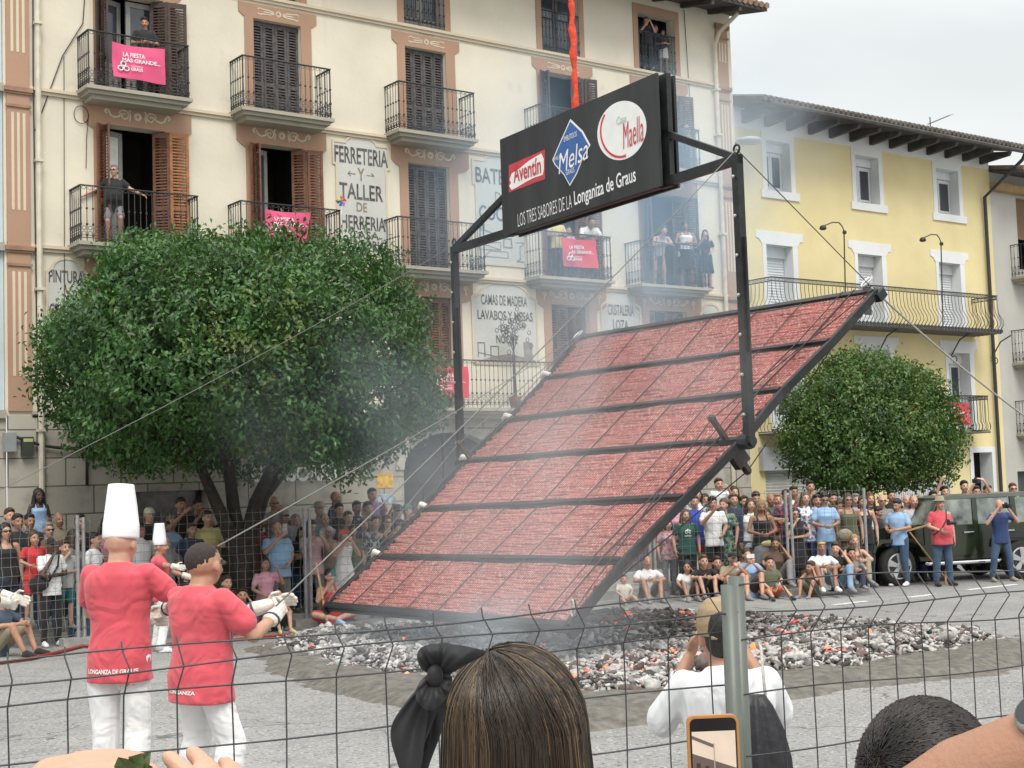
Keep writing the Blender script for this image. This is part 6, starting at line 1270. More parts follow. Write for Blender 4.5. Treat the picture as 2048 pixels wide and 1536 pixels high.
    # deeper rows
    for px, py, row, sx, hr, hcl, sk, tp, lab in (
      (20, 1032, 2.4, 'm', 'short', 'brown', 'l', 'grey', 'brown-haired man in grey at the very back of the far left crowd'), (118, 1040, 2.6, 'm', 'crop', 'grey', 'm', 'khaki', 'man with cropped grey hair behind the girl in pale blue, to her right'),
      (213, 1050, 1.8, 'f', 'long', 'brown', 'l', 'rose', 'woman in rose top just left of the tall white chef hat'), (282, 1062, 1.2, 'm', 'short', 'black', 't', 'white', 'tanned man in white between the two tall chef hats'),
      (344, 1046, 1.9, 'f', 'bob', 'blond', 'l', 'lblue', 'blond woman in light blue right of the small chef hat'), (384, 1060, 1.1, 'm', 'short', 'brown', 'm', 'navy', 'man in navy left of the pale yellow T-shirt'),
      (470, 1040, 2.2, 'm', 'short', 'black', 'm', 'black', 'man in black half behind the tree trunk on its left'), (500, 1075, .9, 'f', 'long', 'brown', 'm', 'brown', 'woman in brown standing behind the seated pink T-shirt woman'),
      (604, 1068, 1.1, 'f', 'long', 'black', 'l', 'black', 'black-haired woman right of the light blue T-shirt man'), (650, 1040, 1.5, 'm', 'crop', 'brown', 'l', 'lgrey', 'crop-haired man in pale grey above the grey cap woman'),
      (706, 1062, .9, 'm', 'short', 'brown', 'm', 'olive', 'man in olive just right of the red phone'), (728, 1050, 1.3, 'f', 'bob', 'brown', 'l', 'offwhite', 'woman in off-white below the lilac child'),
      (784, 1078, .6, 'f', 'long', 'lbrown', 'm', 'khaki', 'light brown haired woman touching the grill edge, lowest of that group'), (1410, 1000, 2.4, 'f', 'long', 'black', 'm', 'white', 'black-haired woman in white behind the printed T-shirt man'),
      (1512, 996, 2.3, 'm', 'short', 'brown', 'l', 'blue', 'man in blue behind the smiling woman in white'), (1533, 1030, 1.0, 'f', 'bob', 'black', 't', 'dred', 'woman in dark red at the right shoulder of the blond woman'),
      (1600, 1006, 1.6, 'f', 'long', 'blond', 'l', 'rose', 'fair woman in rose behind the woman in the black dress'), (1634, 1002, 1.5, 'm', 'short', 'black', 'm', 'grey', 'dark-haired man in grey right of the floral blouse'),
      (1680, 1012, 1.2, 'f', 'bun', 'brown', 'l', 'offwhite', 'woman with a bun in off-white between the light blue top and the olive vest'), (1712, 1000, 2.0, 'm', 'short', 'grey', 'l', 'lblue', 'grey-haired man in light blue under the small tree'),
      (1737, 1026, .4, 'f', 'long', 'brown', 'l', 'lgrey', 'young woman in pale grey right in front of the car bonnet crowd')):
        c(px, py, row, lab, sex=sx, hair=hr, hc=hcl, skin=sk, top=tp, low=random.choice(['jeans', 'navy', 'black', 'khaki']), ps=random.choice(['stand', 'cross', 'hold', 'stand']))
    # men in front of the car
    def front(px, py, fy, label, ps, face, **kw):
        g_ = gnd(px, fy); d = (CM@(g_-C0))[2]; P = at(px, py, d); s = (P[2]-g_[2])/HZ[ps]; return person((g_[0], g_[1], g_[2]), face, label, ps, s=s, **kw)
    front(1803, 1010, 1172, 'man in light blue polo shirt and loose jeans looking down at his phone', 'hold', radians(-80), hair='short', hc='black', skin='m', top='lblue', low='jeans', shoes='white')
    front(1888, 1007, 1172, 'stout man in straw hat, pink T-shirt and jeans with a camera strap', 'bag', radians(-25), sex='b', hair='hat', hatc='khaki', hc='grey', skin='l', top='pink', low='jeans', shoes='black')
    front(2006, 1010, 1163, 'bald photographer in navy polo shirt and jeans holding a camera to his face', 'camera', radians(-30), hair='bald', skin='l', top='polo', low='jeans', shoes='khaki')
    # ---------- balconies
    def balc(px, py, z, Y, label, ps, face, **kw):
        P = fac(px, py, Y); s = (P[2]-z)/HZ[ps]; s = min(max(s, .62), 1.16); hx = HXY[ps]; ox = (hx[0]*cos(face)-hx[1]*sin(face))*s; oy = (hx[0]*sin(face)+hx[1]*cos(face))*s
        return person((P[0]-ox, Y-oy, z), face, label, ps, s=s, **kw)
    balc(289, 46, 10.06, 26.0, 'young man in black T-shirt with a phone on the top left balcony', 'hold', radians(-20), hair='short', hc='black', skin='m', top='black', low='black')
    balc(229, 341, 7.10, 25.95, 'grey-haired man with glasses and black polo, arms spread on the balcony rail', 'railman', radians(-25), hair='short', hc='grey', glasses=True, top='black', low='grey', lk='shorts', sex='b', wide=.9)
    balc(1183, 444, 7.10, 25.85, 'man in white T-shirt leaning over the pink banner', 'lean', radians(-20), hair='short', hc='black', skin='m', top='white', low='navy', wide=1.1)
    balc(1113, 437, 7.10, 25.95, 'person in cream shirt on the balcony just below the black sign board', 'hold', radians(-15), hair='short', hc='brown', skin='m', top='yellow', low='black')
    balc(1137, 462, 7.10, 25.85, 'dark-haired child looking over the balcony rail beside the pink banner', 'stand', radians(-20), kid=True, hair='short', hc='black', skin='m', top='rose')
    balc(1327, 461, 7.10, 25.8, 'woman in white sleeveless top leaning forward on the smoky balcony', 'lean', radians(-20), sex='f', hair='bun', hc='black', top='white', low='black', lk='dress', tank=True, wide=1.1)
    balc(1370, 452, 7.10, 25.85, 'tanned woman in white tank top in the middle of the smoky balcony', 'hold', radians(-25), sex='f', hair='bun', hc='brown', skin='t', top='white', low='black', lk='dress', tank=True, wide=1.08)
    balc(1410, 468, 7.10, 25.85, 'girl with long dark hair and black dress at the right end of the smoky balcony', 'phone1', radians(-35), sex='f', hair='long', hc='black', top='black', low='black', lk='dress', wide=.95)
    balc(1371, 253, 10.06, 25.85, 'man in blue T-shirt resting on the railing beside the sign board', 'chin', radians(25), hair='short', hc='black', skin='m', top='steel', low='black')
    balc(1292, 42, 12.66, 26.25, 'woman photographing from the left of the top right window', 'phone', radians(-25), sex='f', hair='long', hc='brown', top='black', low='black')
    balc(1311, 57, 12.66, 26.4, 'brown-haired woman in the middle of the top right window', 'stand', radians(-25), sex='f', hair='bob', hc='brown', top='navy', low='navy')
    balc(1325, 66, 12.66, 26.25, 'woman in black top and pale skirt at the right of the top right window', 'hold', radians(-30), sex='f', hair='long', hc='black', skin='m', top='black', low='lgrey', lk='skirt')
    # bags, straps and glasses worn
    who = lambda s_: [o for o in sc.objects if o.name.startswith('person') and s_ in o.get('label', '')][0]
    def strap(e, pts, r=.012, c_='black'): mb = MB(); mb.tube(pts, r, 6); me = mb.mesh('strap', True); child('strap', me, e, [cloth(CC(c_))])
    strap(who('crossbody bag'), [(.13, -.02, 1.44), (.05, -.165, 1.27), (-.10, -.175, 1.05), (-.20, -.12, .93)], .018); strap(who('straw hat, pink'), [(.13, .0, 1.47), (.03, -.185, 1.28), (-.12, -.235, 1.10), (-.22, -.10, 1.0)]); strap(who('dark shoulder strap'), [(.13, -.02, 1.45), (.02, -.15, 1.25), (-.13, -.13, 1.05), (-.18, -.02, .95)], .016)
    e = who('black backpack'); mb = MB(); mb.ball((0, .20, 1.20), (.16, .10, .24), 14); child('backpack', mb.mesh('backpack', True), e, [cloth(CC('black'))])
    e = who('yellow sunglasses'); g_ = glasses_mesh(POSES['sit']); child('sunglasses', g_, e, [mat('yellow_lens', (.75, .55, .03), .3)]).location = (0, .012, .075)
    def bag(px, py, d, sz, c_, label):
        P = at(px, py, d); e = empty('bag', P, label, 'bag'); mb = MB(); mb.ball(P, sz, 16, [R_, G, Z3]); me = remesh(mb, 'pouch', .01, 2); me.materials.append(cloth(CC(c_))); put('pouch', me, e); mb = MB(); mb.tube([P+R_*sz[0]*.9+Z3*sz[2]*.5, P+R_*.03+Z3*(sz[2]+.03)-G*.01, P-R_*sz[0]*.9+Z3*sz[2]*.5], .008, 5); mb.build('strap', cloth(CC('black')), e, True)
    bag(77, 1168, fdepth(100)+.22, (.17, .07, .12), 'black', 'black crossbody bag on the person in the white printed T-shirt'); bag(1537, 1087, fdepth(1530)+.32, (.15, .06, .065), 'yellow', 'yellow belt bag on the blond woman in the black tank top'); bag(1690, 1070, fdepth(1690)+.62, (.16, .08, .13), 'khaki', 'beige bag carried by the woman in the olive vest')
    # phones and cameras in hands
    phone(570, 1057, fdepth(570)+.25, 'lgrey', 'pale phone held up by the man in the light blue T-shirt', .08, .16)
    phone(634, 1063, fdepth(634)+.3, 'teal', 'teal phone held upright by the woman behind the fence posts', .085, .17)
    phone(688, 1064, fdepth(688)+.12, 'red', 'bright red phone hiding the face of the woman in the white dress', .16, .09)
    phone(667, 1146, fdepth(667)-.75, 'teal', 'teal phone held by the seated woman in the red tank top', .085, .12)
    phone(789, 1001, fdepth(789)+2.25, 'white', 'white phone held high beside the arched door', .07, .13)
    phone(1501, 1112, fdepth(1501)-.62, 'white', 'white phone held by the girl with tied hair on the kerb', .15, .08)
    phone(280, 1080, fdepth(280)+.4, 'lgrey', 'small silver camera held up behind the tall chef', .11, .07)
    def camera_(P, u, label):
        P = A(P); e = empty('camera_body', P, label, 'camera'); u = unit(u); r_ = unit(np.cross(u, Z3)); b = MB(); b.obox(P, r_*.065, u*.03, Z3*.045); b.obox(P+Z3*.055, r_*.022, u*.025, Z3*.018); b.build('body', mat('camera_black', (.02, .02, .022), .4), e); b = MB(); b.tube([P+u*.02, P+u*.10, P+u*.15], [.036, .036, .042], 12); b.build('lens', mat('camera_black', (.02, .02, .022), .4), e)
    g_ = gnd(2006, 1163); camera_(at(2012, 1012, (CM@(g_-C0))[2]-.30), A([-.35, -.95, 0]), 'black camera with long lens at the bald photographer face')
    g_ = gnd(1888, 1172); camera_(at(1897, 1046, (CM@(g_-C0))[2]-.36), A([.5, -.85, 0]), 'black camera hanging at the pink T-shirt of the man in the straw hat')
    camera_(at(1951, 962, fdepth(1951)+2.4), A([-.4, -.9, 0]), 'black camera raised above the car roof')
PEOPLE()
# ================================================================ BANNERS on railings
BPINK = mat('banner_pink', (.66, .085, .20), .7, .06, 3, .25, 6); BRED = mat('banner_red', (.60, .045, .085), .7, .06, 3, .25, 6)
def banner(pix, Y, m, label, full=True, split=0.0, tx=1.0):
    P = [fac(x, y, Y) for x, y in pix]; TLb, TRb, BRb, BLb = P; g = np.random.default_rng(int(pix[0][0])); b = MB(); nu, nv = 18, 12; ph = g.uniform(0, 6, 3)
    def q(s, t): return (TLb*(1-s)+TRb*s)*(1-t)+(BLb*(1-s)+BRb*s)*t-Y3*(.02*sin(5*s+3*t+ph[0])+.012*sin(11*s-6*t+ph[1])+.02*t)-Z3*.03*sin(pi*s)*(1-t)
    v = [q(i/nu, j/nv) for j in range(nv+1) for i in range(nu+1)]; k = len(v); fs = [(j*(nu+1)+i, j*(nu+1)+i+1, (j+1)*(nu+1)+i+1, (j+1)*(nu+1)+i) for j in range(nv) for i in range(nu)]
    b.add(v, fs); b.add([p+Y3*.008 for p in v], fs); o = b.build('banner', m, None, True); tag(o, label, 'banner', 'pink festival banners on the balconies')
    W = np.linalg.norm(TRb-TLb); H = np.linalg.norm(BLb-TLb); u = unit(TRb-TLb); vv = unit(TLb-BLb); n = unit(np.cross(u, vv))
    def T(s, x, t, w_, h_, bo=.02): text(s, q(x, t)+n*.030, u, vv, W*w_, H*h_, AW, 'lettering', o, bold=bo, ext=.003)
    if full:
        T('LA FIESTA', .40, .29, .42, .13); T('MÁS GRANDE...', .53, .44, .72, .14)
        b = MB()
        for dx, dz in ((-.055, -.03), (.055, -.03), (0, .055)): b.tube([q(.19, .68)+n*.032+u*W*(dx+.048*cos(a))+vv*W*(dz+.042*sin(a)) for a in np.linspace(0, 2*pi, 13)[:-1]], W*.012, 4, closed=True)
        b.build('emblem', AW, o); T('GRAUS', .43, .72, .22, .09); T('AYUNTAMIENTO', .43, .63, .22, .045, 0)
    return o
banner([(224, 83), (329, 98), (331, 170), (226, 153)], 25.53, BPINK, 'pink festival banner hanging from the top left balcony')
banner([(530, 418), (622, 425), (611, 487), (536, 470)], 25.53, BPINK, 'pink festival banner partly hidden by the big tree top')
banner([(1122, 475), (1192, 479), (1195, 537), (1126, 532)], 25.53, BRED, 'red festival banner below the man in the white T-shirt')
banner([(857, 729), (935, 733), (938, 796), (864, 791)], 25.53, BRED, 'red festival banner behind the left post of the hanging frame')
banner([(1872, 800), (1938, 806), (1940, 851), (1874, 846)], 25.42, BRED, 'red festival banner on the yellow house beside the small tree')
# coloured windmill toy on the rail
p = fac(682, 402, 25.5); e = empty('toy_windmill', p-Z3*.35, 'colourful toy windmill fixed to the second balcony rail', 'toy')
for i, c_ in enumerate(('red', 'orange', 'yellow', 'green', 'blue', 'purple')):
    a = i*pi/3; b = MB(); b.prism([p, p+X3*.13*cos(a)+Z3*.13*sin(a), p+X3*.10*cos(a+.75)+Z3*.10*sin(a+.75)], -Y3*.02); b.build('vane', mat('vane_'+c_, CC(c_), .5), e)
b = MB(); b.tube([p-Z3*.5, p], .01, 5); b.build('stick', WHITE, e)
# dry flower stalk on the first floor balcony
p = fac(1030, 800, 25.75); e = empty('potted_plant', (p[0], p[1], 4.06), 'tall bare branching plant on the first floor balcony before the bed sign', 'plant'); b = MB(); g = np.random.default_rng(2)
for i in range(5): b.tube([A([p[0]+g.uniform(-.06, .06), p[1], 4.25]), A([p[0]+g.uniform(-.05, .05), p[1], 5.3]), A([p[0]+g.uniform(-.25, .25), p[1], 5.95+g.uniform(-.3, .4)])], .012, 4)
b.build('stem', IRON, e); b = MB()
for i in range(46): c_ = A([p[0]+g.normal()*.2, p[1]+g.normal()*.08, 5.85+g.normal()*.22]); b.tube([c_+.05*(cos(a)*X3+sin(a)*Z3) for a in np.linspace(0, 2*pi, 7)[:-1]], .010, 3, closed=True)
b.build('flower_heads', mat('dry_plant', (.05, .06, .05), .8), e); b = MB(); b.lathe((p[0], p[1], 4.07), [(.10, 0), (.15, .25), (.13, .25), (.11, .05)], 12); b.build('pot', mat('terracotta', (.25, .10, .06), .8), e)
# ================================================================ OFF-ROAD CAR
o_ = gnd(1800, 1172); ju = unit(unit(A([cos(YAW), -sin(YAW), 0]))*cos(radians(16))+G*sin(radians(16))); jw = A([-ju[1], ju[0], 0]); jw = jw if jw@G > 0 else -jw
jl = lambda s, t, z: o_+ju*s+jw*t+Z3*z
car = empty('parked_car', o_, 'dark green boxy off-road car parked behind the three men at the right', 'car')
JG = mat('car_green', (.019, .027, .014), .14, .15, 2, spec=.8); JB = mat('car_plastic', (.020, .020, .021), .6, .2, 12); TYRE = mat('tyre', (.016, .016, .016), .85, .25, 25, .4, 60); ALU = mat('alloy', (.50, .50, .51), .35, .1, 6, metal=.6); CHR = mat('chrome', (.62, .62, .63), .18, .05, metal=.9); CGL = mat('car_glass', (.045, .055, .05), .06, .5, 2.5, spec=.9, c2=(.26, .30, .27))  # car_glass: pale patches stand for reflections, painted into the colour
def jprism(mb, st, t0, t1, mi=0): mb.prism([jl(s, t0, z) for s, z in st], jw*(t1-t0), mi)
b = MB(); jprism(b, [(.62, .47), (2.42, .47), (2.52, .70), (3.50, .80), (3.72, .62), (3.72, 1.20), (.50, 1.20), (.50, .80)], .16, 1.60); jprism(b, [(-.52, .62), (-.50, 1.10), (-.40, 1.17), (.55, 1.23), (.9, 1.23), (.9, .62)], .36, 1.40)
b.build('body', JG, car); b = MB(); jprism(b, [(1.28, 1.74), (3.70, 1.76), (3.74, 1.80), (3.6, 1.84), (1.45, 1.82), (1.24, 1.77)], .27, 1.49); b.build('roof', mat('car_roof', (.13, .14, .12), .35, .1, 3), car)  # car_roof is a lighter grey: the sky's reflection painted into its colour
def pillar(s0, z0, s1, z1, t0, t1, w_, nm='pillar'):
    b = MB(); b.prism([jl(s0, t0, z0), jl(s0+w_, t0, z0), jl(s1+w_, t1, z1), jl(s1, t1, z1)], jw*.05); b.build(nm, JG, car)
for t0, t1 in ((.17, .27), (1.55, 1.45)):
    for a in ((.86, 1.2, 1.24, 1.76, .09), (1.93, 1.2, 1.98, 1.76, .12), (2.90, 1.2, 2.92, 1.76, .12), (3.58, 1.2, 3.56, 1.76, .14)): pillar(a[0], a[1], a[2], a[3], t0, t1, a[4])
def jglass(pts, nm='window'): b = MB(); b.prism([jl(*p) for p in pts], jw*.012); b.build(nm, CGL, car)
jglass([(.97, .185, 1.2), (1.92, .185, 1.2), (1.97, .28, 1.74), (1.34, .28, 1.74)]); jglass([(2.06, .185, 1.2), (2.88, .185, 1.2), (2.90, .28, 1.74), (2.10, .28, 1.74)]); jglass([(3.03, .185, 1.2), (3.57, .185, 1.2), (3.54, .28, 1.74), (3.05, .28, 1.74)])
b = MB(); b.prism([jl(.90, .26, 1.22), jl(.90, 1.50, 1.22), jl(1.27, 1.42, 1.75), jl(1.27, .34, 1.75)], ju*.012); b.build('windscreen', CGL, car)
b = MB(); b.prism([jl(1.0, 1.54, 1.22), jl(3.5, 1.54, 1.22), jl(3.5, 1.46, 1.74), jl(1.35, 1.46, 1.74)], jw*.012); b.build('window', CGL, car)
for s0, s1 in ((.72, 1.96), (2.04, 2.95)):
    b = MB(); jprism(b, [(s0, .56), (s1-.05 if s0 > 1 else s1, .56), (s1, .80), (s1, 1.185), (s0, 1.185)], .135, .158); d = b.build('door', JG, car)
    b = MB(); b.tube([jl(s1-.30, .11, 1.03), jl(s1-.28, .095, 1.035), jl(s1-.08, .095, 1.035), jl(s1-.06, .13, 1.03)], .018, 6); b.build('handle', CHR, d)
for s in (0.0, 2.95):
    b = MB(); jprism(b, [(s-.60, .70), (s-.56, .86), (s-.40, .97), (s+.40, .97), (s+.62, .80), (s+.72, .58), (s+.66, .56), (s+.50, .78), (s+.36, .89), (s-.36, .89), (s-.50, .80), (s-.54, .70)], -.02, .38); b.build('fender', JG if s == 0 else JB, car)
    b = MB(); jprism(b, [(s-.55, .45), (s-.5, .85), (s+.5, .85), (s+.62, .5)], .40, 1.3); b.build('wheel_well', JB, car)
for s in (0.0, 2.95):
    for t, fl in ((.10, -1), (1.62, 1)):
        ax = A([ju, Z3, jw*1.0]); c = jl(s, t, .405); b = MB(); b.lathe(c, [(.26, -.115), (.36, -.125), (.398, -.10), (.405, 0), (.398, .10), (.36, .125), (.26, .115)], 30, ax); w_ = b.build('wheel', TYRE, car, True)
        if fl < 0:
            b = MB(); b.lathe(c, [(.0001, -.140), (.06, -.145), (.065, -.130), (.065, -.118), (.0001, -.118)], 14, ax)
            for k in range(5):
                a = k*2*pi/5+.3; d_ = ju*cos(a)+Z3*sin(a); q_ = -ju*sin(a)+Z3*cos(a); b.prism([c-jw*.135+d_*.05-q_*.035, c-jw*.135+d_*.05+q_*.035, c-jw*.145+d_*.255+q_*.070, c-jw*.145+d_*.255-q_*.070], jw*.022)
            b.tube([c-jw*.125+ju*.262*cos(a)+Z3*.255*sin(a) for a in np.linspace(0, 2*pi, 29)[:-1]], .018, 6, closed=True); b.build('rim', ALU, w_)
            b = MB(); b.lathe(c, [(.25, -.121), (.25, -.117), (.0001, -.117), (.0001, -.121)], 20, ax); b.build('brake_disc', JB, w_)
b = MB(); jprism(b, [(-.90, .52), (-.92, .70), (-.86, .76), (-.60, .76), (-.60, .50)], .0, 1.76); b.build('bumper', JB, car)
b = MB(); jprism(b, [(-.53, .64), (-.53, 1.12), (-.51, 1.12), (-.51, .64)], .38, 1.38); b.build('radiator_grille', JB, car)
for t in (.50, 1.26): b = MB(); b.lathe(jl(-.55, t, .95), [(.10, -.01), (.105, .03), (.09, .04)], 14, A([jw, Z3, ju])); b.build('headlight', CHR, car)
b = MB(); b.tube([jl(.62, -.02, .44), jl(.66, -.06, .42), jl(2.34, -.06, .42), jl(2.4, -.02, .44)], .035, 8); b.build('side_step', CHR, car)
b = MB(); b.obox(jl(1.05, -.02, 1.27), ju*.06, jw*.11, Z3*.08); b.bar(jl(1.08, .08, 1.2), jl(1.08, .18, 1.18), .03); b.build('mirror', JB, car)
b = MB(); jprism(b, [(-.2, .78), (-.2, .84), (.02, .85), (.02, .79)], .355, .36); b.build('bonnet_latch', CHR, car)
b = MB(); jprism(b, [(1.2, .35), (3.6, .35), (3.6, .5), (1.2, .5)], .3, 1.5); b.build('underbody', JB, car)
# shovel leaning on the bonnet side
p0, p1 = jl(1.02, -.22, .03), jl(.30, .02, 1.10); e = empty('shovel', p0, 'wooden-handled shovel leaning against the green car between two of the men', 'shovel'); b = MB(); b.tube([p0, p1], .017, 6); b.bar(p1-ju*.10+Z3*.02, p1+ju*.45+Z3*.13, .035); b.build('handle', mat('pale_wood', (.42, .26, .14)), e); b = MB(); b.obox(p0+Z3*.08, ju*.10, jw*.01, Z3*.10); b.build('blade', mat('pale_wood', (.42, .26, .14)), e)
# strands of hair as fine tubes
def strands(name, paths, r, mats, mi, parent):
    n, k = paths.shape[:2]; t = np.gradient(paths, axis=1); t /= np.linalg.norm(t, axis=2)[..., None]+1e-9; ref = np.cross(t, A([.2, .9, .35])); ref /= np.linalg.norm(ref, axis=2)[..., None]+1e-9; b2 = np.cross(t, ref)
    rr = r*np.concatenate([np.ones(k-3), [.8, .55, .2]])[None, :, None]
    V = np.stack([paths+rr*(ref*cos(a)+b2*sin(a)) for a in (0, 2*pi/3, 4*pi/3)], 2).reshape(-1, 3); i = (np.arange(n)[:, None]*k+np.arange(k-1)[None])*3; Fq = np.stack([np.stack([i+a, i+(a+1) % 3, i+3+(a+1) % 3, i+3+a], -1) for a in range(3)], 2).reshape(-1, 4)
    me = bpy.data.meshes.new(name); me.vertices.add(len(V)); me.vertices.foreach_set('co', V.reshape(-1)); me.loops.add(Fq.size); me.loops.foreach_set('vertex_index', Fq.reshape(-1).astype(np.int32)); me.polygons.add(len(Fq)); me.polygons.foreach_set('loop_start', np.arange(0, Fq.size, 4, dtype=np.int32)); me.polygons.foreach_set('loop_total', np.full(len(Fq), 4, np.int32)); me.polygons.foreach_set('use_smooth', np.ones(len(Fq), bool)); me.polygons.foreach_set('material_index', np.repeat(mi, (k-1)*3).astype(np.int32)); me.update()
    for m in mats: me.materials.append(m)
    return put(name, me, parent)
def strandm(name, c, rough=.36): return mat(name, c, rough, .25, 3, island=.45, spec=.5)
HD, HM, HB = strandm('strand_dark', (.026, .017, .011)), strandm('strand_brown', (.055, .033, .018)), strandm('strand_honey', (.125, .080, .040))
def scalp(par, c, ax, R, n, ln, mats, seed, zmin=-.3, fade=None):
    g = np.random.default_rng(seed); d = g.normal(size=(n*3, 3)); d /= np.linalg.norm(d, axis=1)[:, None]; d = d[(d[:, 2] > zmin+.05*g.random(n*3)) & ((d[:, 1] > -.55) | (d[:, 2] > .35))][:n]; n = len(d); ax = A(ax)
    fl = A([0, .2, -.75])*np.where(d[:, 2:3] > .5, .3, 1)+A([0, -.5, .2])*np.where(d[:, 2:3] > .5, 1, 0)+g.normal(size=(n, 3))*.3; fl -= d*((fl*d).sum(1)*.85)[:, None]; L = ln*(np.clip(d[:, 2]*1.3+.55, .25, 1.2))*g.uniform(.7, 1.2, n); P = np.zeros((n, 5, 3))
    for j, t in enumerate(np.linspace(0, 1, 5)):
        v = d+fl*(L*t/.09)[:, None]; v /= np.linalg.norm(v, axis=1)[:, None]; v = v*(1+(L*t*2.2)[:, None]); P[:, j] = A(c)+(v*A(R))@ax
    return strands('hair', P, .0016, mats, np.zeros(n, int), par)
# ================================================================ CHEFS
SHIRT = cloth(CC('pink')); TROUS = cloth(CC('white'))
def big_mat(m, s=.6):
    for n in m.node_tree.nodes:
        if n.type == 'TEX_NOISE' and n.inputs['Scale'].default_value == 14: n.inputs['Scale'].default_value = 4.5; n.inputs['Detail'].default_value = 1.5; n.inputs['Distortion'].default_value = 2.2
def big_mat_(m, s=.22):
    for n in m.node_tree.nodes:
        if n.type == 'BUMP': n.inputs['Strength'].default_value = s; n.inputs['Distance'].default_value = .05
[(big_mat(m), big_mat_(m, .6)) for m in (SHIRT, TROUS)]
GLV = mat('glove_leather', (.62, .58, .52), .8, .2, 14, .4, 40); GLC = mat('glove_cuff', (.05, .05, .07), .8)
def hero(pos, face, label, p, s, wide, sex, hair, hc, skin, top, low, lk='trousers', sleeve=.62, gloves=False, hem=-.16, glasses=False, big=1.1, fold=.010, vox=.0075, lwide=.012, hd=None, shoes='white', grow=.022):
    e = empty('person', pos, label, 'person', None, face); e.scale = (s*wide, s*wide, s)
    child('body', body_mesh(p, sex, vox, big, True, hd, not gloves), e, [SK[skin], EYE, LIP])
    t = top_mesh(p, sex, sleeve, grow, hem, .009); folds(t, fold, 3+int(pos[0]*10), p['pel'][2]-.2, p['neck'][2]+.05); child('shirt', t, e, [top])
    l = low_mesh(p, lk, sex, .009, lwide); folds(l, fold*1.1, 5+int(pos[0]*7), -.1, p['pel'][2]+.1, (1, .3, .5)); child(lk, l, e, [low])
    for sd_, q in ((-1, p['lR']), (1, p['lL'])): child('shoe', shoe_mesh(q[1], sd_), e, [cloth(CC(shoes))])
    if hair: child('hair', hair_mesh(p, hair, big, .006), e, [HAIR[hc]])
    if glasses: child('sunglasses', glasses_mesh(p, big), e, [EYE])
    if gloves:
        rt, fw, up = frame_(p)
        for sd_, a in ((-1, p['aR']), (1, p['aL'])):
            mb = MB(); el, wr = A(a[0]), A(a[1]); d = unit(wr-el); hand(mb, wr, d, (hd or {}).get(sd_, rt*-sd_), sd_, .75, 1.12, .0115); capsule(mb, [wr-d*.07, wr-d*.02, wr+d*.03], [.050, .045, .040]); gme = remesh(mb, 'glove', .005); gl = child('glove', gme, e, [GLV])
            mb = MB(); mb.tube([wr-d*.085, wr-d*.072], .052, 16); cu = mb.mesh('cuff', True); cu.materials.append(GLC); c = bpy.data.objects.new('cuff', cu); col.objects.link(c); c.parent = gl
    return e, t
away = lambda dl: pi-(YAW+radians(dl))
def stand_at(px, py_head, d, hz_):
    P = at(px, py_head, d); z = gz(P[0], P[1]); return (P[0], P[1], z), (P[2]-z)/hz_
# tall chef
PC1 = pose(neck=(0, .0, 1.46), head=(0, -.035, 1.585), look=(.0, .12), aR=((-.30, -.12, 1.22), (-.12, -.36, 1.15)), aL=((.27, -.16, 1.16), (.06, -.40, 1.10)), lR=((-.10, -.02, .50), (-.09, .03, .09)), lL=((.10, -.01, .50), (.09, .03, .09)))
pos, s = stand_at(237, 1087, 8.75, float(headpos(PC1)[0][2])); e1, t1_ = hero(pos, away(12), 'tall chef in white toque, pink T-shirt and white trousers seen from behind', PC1, s, 1.06, 'm', None, 'grey', 'l', SHIRT, TROUS, gloves=True)
child('chef_hat', hair_mesh(PC1, 'toque', 1.08), e1, [mat('hat_fabric', (.74, .73, .77), .9, .05, 6, .15, 30)]); wrap_text('LONGANIZA DE GRAUS', t1_, -.01, .835, .29, .028, e1, AW)
# shorter chef with sunglasses
PC2 = pose(pel=(0, .02, .88), neck=(.0, .02, 1.39), head=(.005, -.02, 1.525), look=(-.30, .0), aR=((-.27, -.10, 1.10), (-.16, -.36, 1.20)), aL=((.22, -.24, 1.15), (.0, -.44, 1.24)), lR=((-.12, -.07, .48), (-.14, .03, .09)), lL=((.12, -.05, .48), (.15, .04, .09)))
pos, s = stand_at(405, 1130, 8.25, float(headpos(PC2)[0][2])); e2, t2_ = hero(pos, away(38), 'shorter man with cropped dark hair, sunglasses, pink T-shirt and white trousers pulling a rope', PC2, s, 1.16, 'm', None, 'black', 'm', SHIRT, TROUS, gloves=True, glasses=True)
h2, r2 = headpos(PC2); scalp(e2, h2+A([0, .014, .030]), r2.T, (.086, .107, .106), 5200, .022, [strandm('strand_cropped', (.016, .013, .011), .5)], 4, -.42)
mb = MB(); mb.ball(h2+A([0, .018, .033]), (.0855, .104, .104), 20, r2.T); child('hair_base', mb.mesh('hair_base', True), e2, [mat('stubble', (.030, .022, .018), .9, .3, 40)])
wrap_text('LONGANIZA', t2_, .0, .79, .20, .022, e2, AW)
# chef with toque facing us, in front of the far fence
PC3 = pose(look=(.1, .0), aR=((-.34, -.10, 1.32), (-.52, -.26, 1.30)), aL=((.24, -.20, 1.18), (.10, -.40, 1.12)), lR=((-.14, -.08, .50), (-.20, .0, .09)), lL=((.14, .0, .50), (.17, .08, .09)))
g3 = gnd(322, 1304); d3 = (CM@(g3-C0))[2]; P3_ = at(311, 1094, d3); s3_ = (P3_[2]-g3[2])/float(headpos(PC3)[0][2])
e3, _ = hero(tuple(g3), radians(65), 'small distant chef in a tall white toque and pink T-shirt facing the camera', PC3, s3_, 1.0, 'm', 'crop', 'grey', 'm', SHIRT, TROUS, gloves=True, vox=.010); child('chef_hat', hair_mesh(PC3, 'toque', 1.08), e3, [mat('hat_fabric', (.74, .73, .77))])
